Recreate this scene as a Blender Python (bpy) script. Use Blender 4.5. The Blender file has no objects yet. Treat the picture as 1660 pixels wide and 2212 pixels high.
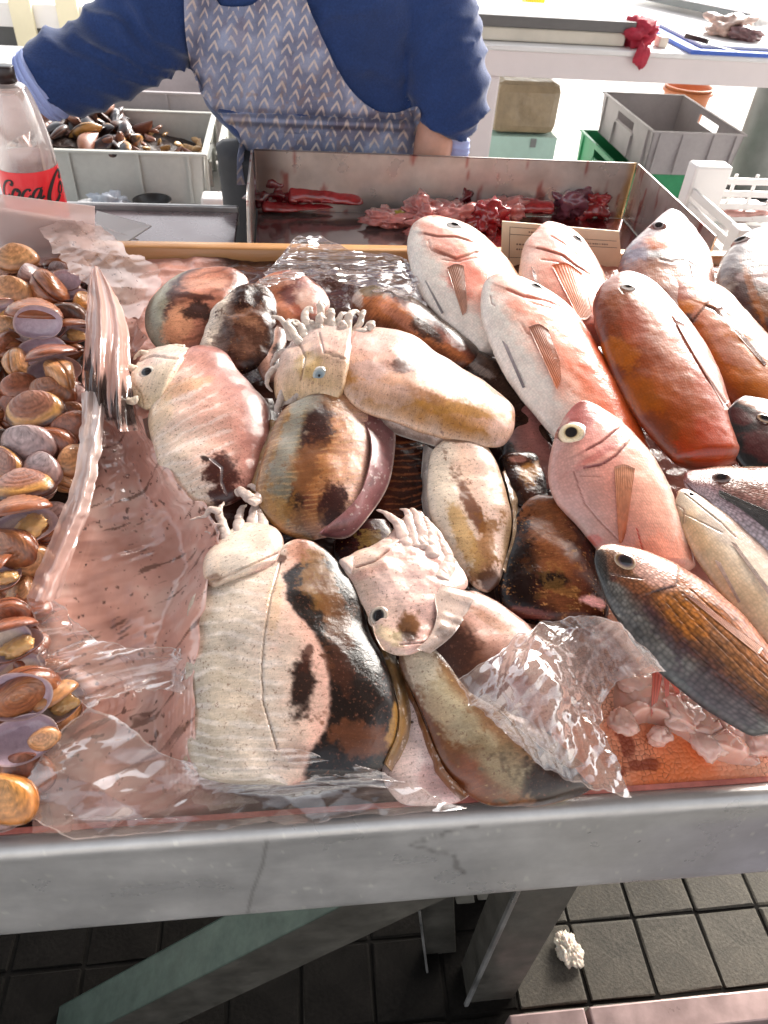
import bpy, bmesh, math, random
import numpy as np
from mathutils import Vector, Matrix
from mathutils.bvhtree import BVHTree

S = bpy.context.scene
COL = S.collection
random.seed(7)
RNG = np.random.default_rng(11)

# ------------------------------------------------------------------ camera, sky, sun, exposure
F_PX = 1600.; CXP, CYP = 830., 1106.
def nrm(v):
    v = np.asarray(v, float); return v / np.linalg.norm(v)
_X = nrm((8.8, 0.21, -1.0)); _D = np.array([(690-830)/F_PX, -(2877-1106)/F_PX, -1.0])
_D = nrm(_D - _X*_D.dot(_X)); _Z = -_D; _Y = np.cross(_Z, _X)
ROT = np.array([_X, _Y, _Z])
TILT = math.radians(10.0)
P0 = np.array([0, 0, .82]); NT = np.array([0, -math.sin(TILT), math.cos(TILT)]); VT = np.array([0, math.cos(TILT), math.sin(TILT)])
XT = np.array([1., 0, 0])
def ray(px, py): return nrm(ROT @ np.array([(px-CXP)/F_PX, -(py-CYP)/F_PX, -1.]))
_r0 = ray(830, 1770)
CAM = P0 - _r0*(.70/abs(_r0.dot(NT)))

cam = bpy.data.cameras.new('camera'); camo = bpy.data.objects.new('camera', cam); COL.objects.link(camo)
M = Matrix([list(ROT[0])+[CAM[0]], list(ROT[1])+[CAM[1]], list(ROT[2])+[CAM[2]], [0, 0, 0, 1]])
camo.matrix_world = M
cam.sensor_fit = 'VERTICAL'; cam.sensor_height = 24; cam.sensor_width = 24; cam.lens = F_PX/2212*24
cam.clip_start = .02; cam.clip_end = 500
cam.dof.use_dof = True; cam.dof.focus_distance = .93; cam.dof.aperture_fstop = 7.5
S.camera = camo

SHADE_CANOPY_Y1 = 2.15  # back edge of the added, unseen canopy that blocks sky light
SUN_EL, SUN_AZ = math.radians(31), math.radians(40)      # azimuth from +Y towards +X: behind the stall, to the right
W = bpy.data.worlds.new('World'); S.world = W; W.use_nodes = True
wn = W.node_tree.nodes; wl = W.node_tree.links
for n_ in list(wn): wn.remove(n_)
wo = wn.new('ShaderNodeOutputWorld'); bg = wn.new('ShaderNodeBackground'); sky = wn.new('ShaderNodeTexSky')
sky.sky_type = 'NISHITA'; sky.sun_disc = False; sky.sun_elevation = SUN_EL; sky.sun_rotation = SUN_AZ
sky.air_density = 1.0; sky.dust_density = 3.5; sky.ozone_density = .6
bg.inputs[1].default_value = .15
hs = wn.new('ShaderNodeHueSaturation'); hs.inputs['Saturation'].default_value = .22          # thin white cloud: the same sky, less blue
wl.new(sky.outputs[0], hs.inputs['Color']); wl.new(hs.outputs[0], bg.inputs[0]); wl.new(bg.outputs[0], wo.inputs[0])
sl = bpy.data.lights.new('sun', 'SUN'); sl.energy = 2.6; sl.angle = math.radians(24); sl.color = (1, .93, .84)
so = bpy.data.objects.new('sun', sl); COL.objects.link(so); so.location = (0, 6, 8)
_sd = Vector((math.sin(SUN_AZ)*math.cos(SUN_EL), math.cos(SUN_AZ)*math.cos(SUN_EL), math.sin(SUN_EL)))
so.rotation_euler = _sd.to_track_quat('Z', 'Y').to_euler()
S.view_settings.view_transform = 'Standard'; S.view_settings.look = 'None'
S.view_settings.exposure = 1.42; S.view_settings.gamma = 1; S.view_settings.use_curve_mapping = False
try:
    S.cycles.use_denoising = True; S.cycles.denoiser = 'OPENIMAGEDENOISE'
    S.cycles.max_bounces = 8; S.cycles.transparent_max_bounces = 24; S.cycles.glossy_bounces = 3
    S.cycles.diffuse_bounces = 3; S.cycles.transmission_bounces = 4; S.cycles.sample_clamp_indirect = 6
    S.cycles.caustics_reflective = False; S.cycles.caustics_refractive = False
except Exception: pass

# ------------------------------------------------------------------ projection on real planes
def onplane(px, py, w=0.):
    r = ray(px, py); return CAM + r*((P0+NT*w-CAM).dot(NT)/r.dot(NT))
def onz(px, py, z):
    r = ray(px, py); return CAM + r*((z-CAM[2])/r[2])
def ony(px, py, y):
    r = ray(px, py); return CAM + r*((y-CAM[1])/r[1])
def depth_of(p): return -(ROT.T@(np.asarray(p)-CAM))[2]
def tray(x, v, w): return P0 + XT*x + VT*v + NT*w
def to_tray(p):
    d = np.asarray(p)-P0; return d@XT, d@VT, d@NT

# ------------------------------------------------------------------ numpy noise
def _h(ix, iy, iz, seed=0):
    n = (ix.astype(np.int64)*374761393 + iy.astype(np.int64)*668265263 + iz.astype(np.int64)*2147483647 + seed*974634777) & 0xffffffff
    n = ((n ^ (n >> 13))*1274126177) & 0xffffffff
    n = ((n ^ (n >> 16))*2246822519) & 0xffffffff
    return ((n ^ (n >> 15)) & 0xffffff)/float(0xffffff)
def vnoise(P, seed=0):
    P = np.asarray(P, float); f = np.floor(P); t = P-f; t = t*t*t*(t*(t*6-15)+10); i = f.astype(np.int64)
    o = 0
    for a in (0, 1):
        wa = t[..., 0] if a else 1-t[..., 0]
        for b in (0, 1):
            wb = t[..., 1] if b else 1-t[..., 1]
            for c in (0, 1):
                wc = t[..., 2] if c else 1-t[..., 2]
                o = o + wa*wb*wc*_h(i[..., 0]+a, i[..., 1]+b, i[..., 2]+c, seed)
    return o*2-1
def fbm(P, octv=4, seed=0, gain=.5):
    P = np.asarray(P, float); o = 0; a = 1.; tot = 0
    for k in range(octv):
        o = o + a*vnoise(P*2.03**k+k*7.7, seed+k); tot += a; a *= gain
    return o/tot
def worley2(x, y, seed=0, jit=.9):
    ix, iy = np.floor(x), np.floor(y); f1 = np.full(x.shape, 9.); f2 = np.full(x.shape, 9.); cid = np.zeros(x.shape)
    for a in (-1, 0, 1):
        for b in (-1, 0, 1):
            cx, cy = ix+a, iy+b; z = np.zeros_like(cx)
            dx = cx+.5+jit*(_h(cx, cy, z, seed)-.5)-x; dy = cy+.5+jit*(_h(cx, cy, z+1, seed)-.5)-y
            d = np.sqrt(dx*dx+dy*dy); m = d < f1
            f2 = np.where(m, f1, np.minimum(f2, d)); cid = np.where(m, _h(cx, cy, z+2, seed), cid); f1 = np.where(m, d, f1)
    return f1, f2, cid
def fold(x, y, seed=0, n=7, f=1.):                     # creased folds: sum of sharp triangle waves along warped directions
    r = np.random.default_rng(seed); P = np.stack([x*f*.7, y*f*.7, np.full_like(x, seed*1.7)], -1)
    wx = x*f+.28*fbm(P, 2, seed); wy = y*f+.28*fbm(P+9.1, 2, seed+5); o = 0
    for k in range(n):
        a = r.uniform(0, math.pi); q = (wx*math.cos(a)+wy*math.sin(a))*r.uniform(.5, 1.6)+r.uniform(0, 9)
        o = o + (np.abs((q % 1)-.5)*2)*r.uniform(.4, 1)
    return o/n-.35
def sat(c, k):
    l_ = (c*np.array([.3, .55, .15])).sum(-1, keepdims=True); return np.clip(l_+(c-l_)*k, .003, .92)
def sstep(a, b, x):
    t = np.clip((x-a)/(b-a), 0, 1); return t*t*(3-2*t)
def mixc(a, b, m): return a*(1-m[..., None]) + np.asarray(b, float)*m[..., None]

# ------------------------------------------------------------------ objects
ORG = {}
def tag(o, label=None, cat=None, group=None, kind=None):
    if label: o['label'] = label
    if cat: o['category'] = cat
    if group: o['group'] = group
    if kind: o['kind'] = kind
    return o
def root(name, loc, label, cat, group=None):
    o = bpy.data.objects.new(name, None); COL.objects.link(o); o.location = Vector(loc); o.empty_display_size = .02
    ORG[o.name] = np.asarray(loc, float); return tag(o, label, cat, group)
def mesh_np(name, V, Q, mat, col=None, uv=None, smooth=True):
    me = bpy.data.meshes.new(name); V = np.asarray(V, np.float32).reshape(-1, 3)
    Q = np.asarray(Q, np.int32); k = Q.shape[1]
    me.vertices.add(len(V)); me.vertices.foreach_set('co', V.ravel())
    me.loops.add(Q.size); me.loops.foreach_set('vertex_index', Q.ravel())
    me.polygons.add(len(Q)); me.polygons.foreach_set('loop_start', np.arange(0, Q.size, k, dtype=np.int32))
    me.polygons.foreach_set('use_smooth', np.full(len(Q), smooth)); me.update(calc_edges=True)
    if col is not None:
        c = np.asarray(col, np.float32).reshape(len(V), -1)
        if c.shape[1] == 3: c = np.concatenate([c, np.ones((len(V), 1), np.float32)], 1)
        a = me.color_attributes.new('Col', 'FLOAT_COLOR', 'POINT'); a.data.foreach_set('color', c.ravel())
    if uv is not None:
        a = me.attributes.new('uvp', 'FLOAT2', 'POINT'); a.data.foreach_set('vector', np.asarray(uv, np.float32).ravel())
    if mat: me.materials.append(mat)
    return me
def link(name, me, parent=None, world_org=None):
    o = bpy.data.objects.new(name, me); COL.objects.link(o)
    if parent is not None: o.parent = parent; ORG[o.name] = ORG[parent.name]
    else:
        ORG[o.name] = np.zeros(3)
    return o
def obj_np(name, V, Q, mat, parent=None, col=None, uv=None, smooth=True):
    V = np.asarray(V, float).reshape(-1, 3)
    org = ORG[parent.name] if parent is not None else V.mean(0)
    o = link(name, mesh_np(name, V-org, Q, mat, col, uv, smooth), parent)
    if parent is None: o.location = Vector(org); ORG[o.name] = org
    return o
def obj_bm(name, bm, mat, parent=None, smooth=False):
    bmesh.ops.recalc_face_normals(bm, faces=bm.faces)
    org = ORG[parent.name] if parent is not None else np.mean([v.co for v in bm.verts], axis=0)
    bmesh.ops.translate(bm, verts=bm.verts, vec=Vector(-np.asarray(org)))
    me = bpy.data.meshes.new(name); bm.to_mesh(me); bm.free(); me.materials.append(mat)
    if smooth:
        for p in me.polygons: p.use_smooth = True
    o = link(name, me, parent)
    if parent is None: o.location = Vector(org); ORG[o.name] = np.asarray(org)
    return o
def box8(bm, c8):                                       # bottom four (ccw), top four
    v = [bm.verts.new(Vector(p)) for p in c8]
    for f in ((3, 2, 1, 0), (4, 5, 6, 7), (0, 1, 5, 4), (1, 2, 6, 5), (2, 3, 7, 6), (3, 0, 4, 7)): bm.faces.new([v[i] for i in f])
    return v
def box(bm, x0, x1, y0, y1, z0, z1, M4=None, bev=0):
    c = [Vector(p) for p in ((x0, y0, z0), (x1, y0, z0), (x1, y1, z0), (x0, y1, z0), (x0, y0, z1), (x1, y0, z1), (x1, y1, z1), (x0, y1, z1))]
    if M4 is not None: c = [M4@p for p in c]
    v = box8(bm, c)
    if bev:
        es = list({e for q in v for e in q.link_edges}); bmesh.ops.bevel(bm, geom=es, offset=bev, segments=2, affect='EDGES', profile=.5)
def boxobj(name, x0, x1, y0, y1, z0, z1, mat, parent=None, M4=None, bev=.002):
    bm = bmesh.new(); box(bm, x0, x1, y0, y1, z0, z1, M4, bev); return obj_bm(name, bm, mat, parent)
def gridq(nu, nv, wrap=False):
    i = np.arange(nu-1)[:, None]; j = np.arange(nv if wrap else nv-1)[None, :]; j2 = (j+1) % nv
    return np.stack([i*nv+j, i*nv+j2, (i+1)*nv+j2, (i+1)*nv+j], -1).reshape(-1, 4)
def crom(A, n):                                         # Catmull-Rom through rows of A
    A = np.asarray(A, float); m = len(A)
    if m == 2: return A[0]+(A[1]-A[0])*np.linspace(0, 1, n)[:, None]
    E = np.vstack([2*A[0]-A[1], A, 2*A[-1]-A[-2]]); t = np.linspace(0, m-1-1e-9, n); k = t.astype(int); f = (t-k)[:, None]
    a, b, c, d = E[k], E[k+1], E[k+2], E[k+3]
    return .5*(2*b+(c-a)*f+(2*a-5*b+4*c-d)*f*f+(3*b-a-3*c+d)*f**3)
def gnormals(P, wrap):
    du = np.gradient(P, axis=0)
    if wrap: dv = np.roll(P, -1, 1)-np.roll(P, 1, 1)
    else: dv = np.gradient(P, axis=1)
    n = np.cross(du, dv); return n/np.maximum(np.linalg.norm(n, axis=-1, keepdims=True), 1e-12)

class Loft:
    """closed tapered body through stations: centres, half-width vectors, top and bottom thickness vectors"""
    def __init__(s, C, A, T, B, nu=90, nv=72, ex=2.2, r0=.08, r1=.08, round_=True, lens=None):
        C, A, T, B = (crom(q, nu) for q in (C, A, T, B)); u = np.linspace(0, 1, nu)
        e = np.ones(nu)
        if r0 > 0: e = e*np.sqrt(np.clip(1-(1-np.clip(u/r0, 0, 1))**2, 0, 1))
        if r1 > 0: e = e*np.sqrt(np.clip(1-(1-np.clip((1-u)/r1, 0, 1))**2, 0, 1))
        e = np.maximum(e, .015)
        if round_:
            th = np.linspace(0, 2*math.pi, nv, endpoint=False); c, sn = np.cos(th), np.sin(th)
            cc = np.sign(c)*np.abs(c)**(2/ex); ss = np.sign(sn)*np.abs(sn)**(2/ex)
        else:                                              # most points on the upper side, evenly across it
            nt = int(nv*.74); q = np.linspace(0, 1, nt+1)[:-1]; ct = .55*np.cos(q*math.pi)+.45*(1-2*q)
            q2 = np.linspace(0, 1, nv-nt+1)[:-1]; cb = -np.cos(q2*math.pi); cc = np.r_[ct, cb]
            ss = np.clip(1-np.abs(cc)**ex, 0, 1)**(1/ex if lens is None else lens); ss[nt:] *= -1; sn = ss
        Tt = np.where((sn >= 0)[None, :, None], T[:, None], B[:, None])
        s.P = C[:, None]+e[:, None, None]*(A[:, None]*cc[None, :, None]+Tt*ss[None, :, None])
        s.s = np.repeat(u[:, None], nv, 1); s.t = np.repeat(cc[None], nu, 0); s.up = np.repeat(ss[None], nu, 0)
        s.e = e; s.nu, s.nv = nu, nv; n = gnormals(s.P, True)
        ctr = C[:, None]; s.flip = ((n*(s.P-ctr)).sum() < 0); s.N = -n if s.flip else n
        seg = np.linalg.norm(np.diff(C, axis=0), axis=1).sum(); s.length = seg; s.width = np.linalg.norm(A, axis=1).max()
        s.uv = np.stack([s.s*seg, s.t*s.width*(1+.0*s.t)], -1); s.bvh = None; s.C = C
    def disp(s, d): s.P = s.P+s.N*d[..., None]; return s
    def renorm(s):
        n = gnormals(s.P, True); s.N = -n if s.flip else n
    def mesh(s, name, mat, parent=None, col=None):
        Q = gridq(s.nu, s.nv, True); V = s.P.reshape(-1, 3)
        k = len(V); V = np.vstack([V, s.P[0].mean(0), s.P[-1].mean(0)]); j = np.arange(s.nv); j2 = (j+1) % s.nv
        c0 = np.stack([np.full(s.nv, k), j2, j, j], -1)
        Q0 = Q[:, ::-1] if s.flip else Q
        # caps are quads of two collapsed edges kept tiny: use the ring itself as a fan of triangles written as quads over neighbours
        b = (s.nu-1)*s.nv
        h = s.nv//2
        capA = np.array([[j0, (j0+1), (s.nv-2-j0) % s.nv, (s.nv-1-j0) % s.nv] for j0 in range(0, h-1)])
        capB = capA[:, ::-1]+b
        if s.flip: caps = np.vstack([capA, capB])
        else: caps = np.vstack([capA[:, ::-1], capB[:, ::-1]])
        Q = np.vstack([Q0, caps]); V = V[:k]
        o = obj_np(name, V, Q, mat, parent, None if col is None else col.reshape(-1, col.shape[-1]), s.uv.reshape(-1, 2))
        return o
    def tree(s):
        if s.bvh is None:
            st = 2 if s.nu > 60 else 1
            P = s.P[::st, ::st]; P = np.concatenate([P, s.P[-1:, ::st]], 0); Q = gridq(P.shape[0], P.shape[1], True)
            s.bvh = BVHTree.FromPolygons(P.reshape(-1, 3).tolist(), Q.tolist())
        return s.bvh
    def hit(s, px, py):
        r = ray(px, py); h = s.tree().ray_cast(Vector(CAM), Vector(r))
        if h[0] is None:
            h = s.tree().find_nearest(Vector(onplane(px, py, s.wmid)))
        nn = np.array(h[1])
        if nn.dot(r) > 0: nn = -nn
        return np.array(h[0]), nn

HM_R = .004; HM_X0, HM_V0 = -.75, -.05; HM = np.full((400, 300), .0)
def stamp(P):
    x, v, w = to_tray(P.reshape(-1, 3)); i = ((x-HM_X0)/HM_R).astype(int); j = ((v-HM_V0)/HM_R).astype(int)
    m = (i >= 0) & (i < 400) & (j >= 0) & (j < 300); np.maximum.at(HM, (i[m], j[m]), w[m])
def hm_at(x, v, rad=2):
    i = np.clip(((x-HM_X0)/HM_R).astype(int), 0, 399); j = np.clip(((v-HM_V0)/HM_R).astype(int), 0, 299)
    return HMS[i, j]
HMS = HM
def hm_smooth(k=4, it=3):
    global HMS
    A = HM.copy()
    B = A.copy()                                          # dilate, then blur
    for dx in range(-1, 2):
        for dy in range(-1, 2): B = np.maximum(B, np.roll(np.roll(A, dx, 0), dy, 1))
    for _ in range(it):
        B = sum(np.roll(B, d, 0) for d in range(-k, k+1))/(2*k+1); B = sum(np.roll(B, d, 1) for d in range(-k, k+1))/(2*k+1)
    HMS = B

def body_px(st, w=(.03, .03), th=.45, tb=.8, nu=90, nv=72, ex=2.2, r0=.08, r1=.08, frame=None, lens=None):
    """stations given as left/right outline points in the photograph, laid out on the tray plane at height w"""
    st = np.asarray(st, float); n = len(st); ws = np.interp(np.linspace(0, 1, n), np.linspace(0, 1, len(w)), w)
    ths = np.interp(np.linspace(0, 1, n), np.linspace(0, 1, len(np.atleast_1d(th))), np.atleast_1d(th))
    L = []; R = []
    for k, (lx, ly, rx, ry) in enumerate(st):
        if frame is None: L.append(onplane(lx, ly, ws[k])); R.append(onplane(rx, ry, ws[k]))
        else: L.append(frame(lx, ly, ws[k])); R.append(frame(rx, ry, ws[k]))
    L, R = np.array(L), np.array(R); C = (L+R)/2; A = (R-L)/2; hw = np.linalg.norm(A, axis=1)
    hw = np.convolve(np.pad(hw, 1, 'edge'), [.25, .5, .25], 'valid')
    up = NT if frame is None else np.array([0, -1., 0])
    T = up[None]*(hw*ths)[:, None]; B = up[None]*(hw*ths*tb)[:, None]
    lf = Loft(C, A, T, B, nu, nv, ex, r0, r1, frame is not None, lens); lf.wmid = float(np.mean(ws)); return lf

def blob(lf, s, t, rs, rt, nz, rough=.5, sharp=.25):
    d = np.sqrt(((lf.s-s)/rs)**2+((lf.t-t)/rt)**2)+rough*nz
    return 1-sstep(1-sharp, 1+sharp, d)
def paint(lf, stops, blobs=(), stripes=None, speck=None, grain=.12, gloss=1., f=60, seed=1, wob=.25, along=None):
    """pigment of a body: colour stops across its width, patches, cross bands and specks; alpha = wetness"""
    P = lf.P; nz = fbm(P*f, 4, seed); nf = fbm(P*f*6, 3, seed+3)
    ts = np.array([q[0] for q in stops]); cs = np.array([q[1] for q in stops], float)
    tt = np.clip(lf.t+wob*nz, -1, 1)
    c = np.stack([np.interp(tt, ts, cs[:, k]) for k in range(3)], -1)
    if along:
        for (s0, s1, cc, amt) in along: c = mixc(c, cc, amt*sstep(s0, s1, lf.s+.06*nz))
    if stripes:
        fr, amt, sc, t0, t1 = stripes
        q = np.sin((lf.s*fr+1.1*lf.t*lf.t+.75*fbm(P*22, 3, seed+11))*2*math.pi)
        c = mixc(c, sc, amt*sstep(.35, 1.0, q+.5*nf-.4*nz)*sstep(t0-.1, t0+.1, lf.t)*(1-sstep(t1-.1, t1+.1, lf.t)))
    for b in blobs:
        s_, t_, rs, rt, bc, amt = b[:6]; ro = b[6] if len(b) > 6 else .5; sh = b[7] if len(b) > 7 else .25
        c = mixc(c, bc, amt*blob(lf, s_, t_, rs, rt, nz*.75+nf*.5, ro, sh))
    if speck:
        den, sc, amt = speck
        c = mixc(c, sc, amt*sstep(den, den+.12, nf+.25*nz))
    c = c*(1+grain*(nz*.6+nf*.8))[..., None]
    a = np.full(c.shape[:2]+(1,), gloss)
    return np.concatenate([np.clip(c, .004, .95), a], -1)

# ------------------------------------------------------------------ materials
def nodes(m):
    m.use_nodes = True; nt = m.node_tree; return nt, nt.nodes, nt.links
def pmat(name, col=None, rough=.5, metal=0., coat=0., coat_r=.06, bump=None, var=None, sss=0., uvscale=None, spec=.5, rvar=None, fib=None, dots=None, glint=None):
    """principled material; col None = pigment attribute; bump = list of (scale, strength, distance[, stretch]); var = (scale, amount)"""
    m = bpy.data.materials.new(name); nt, n, l = nodes(m); p = n['Principled BSDF']
    p.inputs['Roughness'].default_value = rough; p.inputs['Metallic'].default_value = metal
    p.inputs['Coat Weight'].default_value = coat; p.inputs['Coat Roughness'].default_value = coat_r
    p.inputs['Specular IOR Level'].default_value = spec
    tc = n.new('ShaderNodeTexCoord'); obj = tc.outputs['Object']
    if col is None:
        a = n.new('ShaderNodeAttribute'); a.attribute_name = 'Col'; csock = a.outputs['Color']
    else:
        rg = n.new('ShaderNodeRGB'); rg.outputs[0].default_value = (*col, 1); csock = rg.outputs[0]
    if var:
        for (sc, amt) in (var if isinstance(var, list) else [var]):
            nz = n.new('ShaderNodeTexNoise'); nz.inputs['Scale'].default_value = sc; nz.inputs['Detail'].default_value = 6; nz.inputs['Roughness'].default_value = .65
            l.new(obj, nz.inputs['Vector'])
            mr = n.new('ShaderNodeMapRange'); mr.inputs[1].default_value = .25; mr.inputs[2].default_value = .75
            mr.inputs[3].default_value = 1-amt; mr.inputs[4].default_value = 1+amt; l.new(nz.outputs[0], mr.inputs[0])
            vm = n.new('ShaderNodeVectorMath'); vm.operation = 'SCALE'; l.new(csock, vm.inputs[0]); l.new(mr.outputs[0], vm.inputs['Scale']); csock = vm.outputs[0]
    if uvscale:                                            # fish scales: cells laid along the body
        sc, amt, bst = uvscale
        at = n.new('ShaderNodeAttribute'); at.attribute_name = 'uvp'
        vo = n.new('ShaderNodeTexVoronoi'); vo.feature = 'F1'; vo.inputs['Scale'].default_value = sc; vo.inputs['Randomness'].default_value = .55
        l.new(at.outputs['Vector'], vo.inputs['Vector'])
        mr = n.new('ShaderNodeMapRange'); mr.inputs[1].default_value = .1; mr.inputs[2].default_value = .75; mr.inputs[3].default_value = 1+amt*.6; mr.inputs[4].default_value = 1-amt
        l.new(vo.outputs['Distance'], mr.inputs[0])
        vm = n.new('ShaderNodeVectorMath'); vm.operation = 'SCALE'; l.new(csock, vm.inputs[0]); l.new(mr.outputs[0], vm.inputs['Scale']); csock = vm.outputs[0]
    fibn = []
    for (sa, sb, amt, bst) in (fib or []):                 # fibres running across the body
        at = n.new('ShaderNodeAttribute'); at.attribute_name = 'uvp'; mp = n.new('ShaderNodeMapping'); mp.inputs['Scale'].default_value = (sa, sb, 1); l.new(at.outputs['Vector'], mp.inputs[0])
        nz = n.new('ShaderNodeTexNoise'); nz.inputs['Scale'].default_value = 1; nz.inputs['Detail'].default_value = 4; nz.inputs['Roughness'].default_value = .7; nz.inputs['Distortion'].default_value = .8; l.new(mp.outputs[0], nz.inputs['Vector'])
        mr = n.new('ShaderNodeMapRange'); mr.inputs[1].default_value = .3; mr.inputs[2].default_value = .7; mr.inputs[3].default_value = 1-amt; mr.inputs[4].default_value = 1+amt*.8; l.new(nz.outputs[0], mr.inputs[0])
        vm = n.new('ShaderNodeVectorMath'); vm.operation = 'SCALE'; l.new(csock, vm.inputs[0]); l.new(mr.outputs[0], vm.inputs['Scale']); csock = vm.outputs[0]; fibn.append((nz, bst))
    for (sc, th, dc, amt) in (dots or []):
        nz = n.new('ShaderNodeTexNoise'); nz.inputs['Scale'].default_value = sc; nz.inputs['Detail'].default_value = 3; nz.inputs['Roughness'].default_value = .6; l.new(obj, nz.inputs['Vector'])
        mr = n.new('ShaderNodeMapRange'); mr.inputs[1].default_value = th; mr.inputs[2].default_value = th+.06; mr.inputs[4].default_value = amt; l.new(nz.outputs[0], mr.inputs[0])
        mx = n.new('ShaderNodeMix'); mx.data_type = 'RGBA'; l.new(mr.outputs[0], mx.inputs[0]); l.new(csock, mx.inputs[6]); mx.inputs[7].default_value = (*dc, 1); csock = mx.outputs[2]
    l.new(csock, p.inputs['Base Color'])
    prev = None
    for nz, bst in fibn:
        b = n.new('ShaderNodeBump'); b.inputs['Strength'].default_value = bst; b.inputs['Distance'].default_value = .0012; l.new(nz.outputs[0], b.inputs['Height'])
        if prev: l.new(prev, b.inputs['Normal'])
        prev = b.outputs[0]
    if uvscale:
        b = n.new('ShaderNodeBump'); b.inputs['Strength'].default_value = uvscale[2]; b.inputs['Distance'].default_value = .001; b.invert = True
        if prev: l.new(prev, b.inputs['Normal'])
        l.new(vo.outputs['Distance'], b.inputs['Height']); prev = b.outputs[0]
    for q in (bump or []):
        sc, st, di = q[:3]
        nz = n.new('ShaderNodeTexNoise'); nz.inputs['Scale'].default_value = sc; nz.inputs['Detail'].default_value = 4
        if len(q) > 3:
            mp = n.new('ShaderNodeMapping'); mp.inputs['Scale'].default_value = q[3]; l.new(obj, mp.inputs[0]); l.new(mp.outputs[0], nz.inputs['Vector'])
        else: l.new(obj, nz.inputs['Vector'])
        b = n.new('ShaderNodeBump'); b.inputs['Strength'].default_value = st; b.inputs['Distance'].default_value = di
        l.new(nz.outputs[0], b.inputs['Height'])
        if prev: l.new(prev, b.inputs['Normal'])
        prev = b.outputs[0]
    if prev:
        l.new(prev, p.inputs['Normal'])
        if coat:
            cp = prev
            if glint:                                      # slime: the wet layer ripples more finely than the flesh
                nz = n.new('ShaderNodeTexNoise'); nz.inputs['Scale'].default_value = glint[0]; nz.inputs['Detail'].default_value = 5; nz.inputs['Roughness'].default_value = .7; l.new(obj, nz.inputs['Vector'])
                b = n.new('ShaderNodeBump'); b.inputs['Strength'].default_value = glint[1]; b.inputs['Distance'].default_value = .004; l.new(nz.outputs[0], b.inputs['Height']); l.new(prev, b.inputs['Normal']); cp = b.outputs[0]
            l.new(cp, p.inputs['Coat Normal'])
    if rvar:
        nz = n.new('ShaderNodeTexNoise'); nz.inputs['Scale'].default_value = rvar[0]; nz.inputs['Detail'].default_value = 5; l.new(obj, nz.inputs['Vector'])
        if len(rvar) > 3:
            mp = n.new('ShaderNodeMapping'); mp.inputs['Scale'].default_value = rvar[3]; l.new(obj, mp.inputs[0]); l.new(mp.outputs[0], nz.inputs['Vector'])
        mr = n.new('ShaderNodeMapRange'); mr.inputs[1].default_value = .3; mr.inputs[2].default_value = .7; mr.inputs[3].default_value = rvar[1]; mr.inputs[4].default_value = rvar[2]
        l.new(nz.outputs[0], mr.inputs[0]); l.new(mr.outputs[0], p.inputs['Roughness'])
    if sss:
        p.inputs['Subsurface Weight'].default_value = sss; p.inputs['Subsurface Radius'].default_value = (1, .45, .3); p.inputs['Subsurface Scale'].default_value = .008
    return m
def film(name, tint=(1, .95, .93), milky=.15, milk_col=(.85, .72, .68), gl=.18, rough=.07, bump=None, attr=False, trl=.4):
    """thin clear plastic: see-through, glossy at glancing angles, a little milky"""
    m = bpy.data.materials.new(name); nt, n, l = nodes(m); out = n['Material Output']; n.remove(n['Principled BSDF'])
    tr = n.new('ShaderNodeBsdfTransparent'); tr.inputs[0].default_value = (*tint, 1)
    g = n.new('ShaderNodeBsdfGlossy'); g.inputs['Roughness'].default_value = rough
    d = n.new('ShaderNodeBsdfDiffuse'); d.inputs[0].default_value = (*milk_col, 1); t2 = n.new('ShaderNodeBsdfTranslucent'); t2.inputs[0].default_value = (*milk_col, 1)
    md = n.new('ShaderNodeMixShader'); md.inputs[0].default_value = trl; l.new(d.outputs[0], md.inputs[1]); l.new(t2.outputs[0], md.inputs[2])
    lw = n.new('ShaderNodeLayerWeight'); lw.inputs[0].default_value = .45
    ml = n.new('ShaderNodeMapRange'); ml.inputs[3].default_value = milky; ml.inputs[4].default_value = min(1, milky+.45); l.new(lw.outputs['Facing'], ml.inputs[0])
    m1 = n.new('ShaderNodeMixShader'); l.new(tr.outputs[0], m1.inputs[1]); l.new(md.outputs[0], m1.inputs[2])
    if attr:
        a = n.new('ShaderNodeAttribute'); a.attribute_name = 'Col'; l.new(a.outputs['Color'], d.inputs[0]); l.new(a.outputs['Color'], t2.inputs[0])
        mx = n.new('ShaderNodeMath'); mx.operation = 'MAXIMUM'; l.new(a.outputs['Alpha'], mx.inputs[0]); l.new(ml.outputs[0], mx.inputs[1]); l.new(mx.outputs[0], m1.inputs[0])
    else: l.new(ml.outputs[0], m1.inputs[0])
    gf = n.new('ShaderNodeMapRange'); gf.inputs[3].default_value = gl*.4; gf.inputs[4].default_value = min(1, gl*2.6); l.new(lw.outputs['Facing'], gf.inputs[0])
    m2 = n.new('ShaderNodeMixShader'); l.new(gf.outputs[0], m2.inputs[0]); l.new(m1.outputs[0], m2.inputs[1]); l.new(g.outputs[0], m2.inputs[2])
    if bump:
        tc = n.new('ShaderNodeTexCoord'); nz = n.new('ShaderNodeTexNoise'); nz.inputs['Scale'].default_value = bump[0]; nz.inputs['Detail'].default_value = 3; l.new(tc.outputs['Object'], nz.inputs['Vector'])
        b = n.new('ShaderNodeBump'); b.inputs['Strength'].default_value = bump[1]; b.inputs['Distance'].default_value = .002; l.new(nz.outputs[0], b.inputs['Height'])
        for q in (g, d): l.new(b.outputs[0], q.inputs['Normal'])
    l.new(m2.outputs[0], out.inputs[0]); return m

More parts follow.
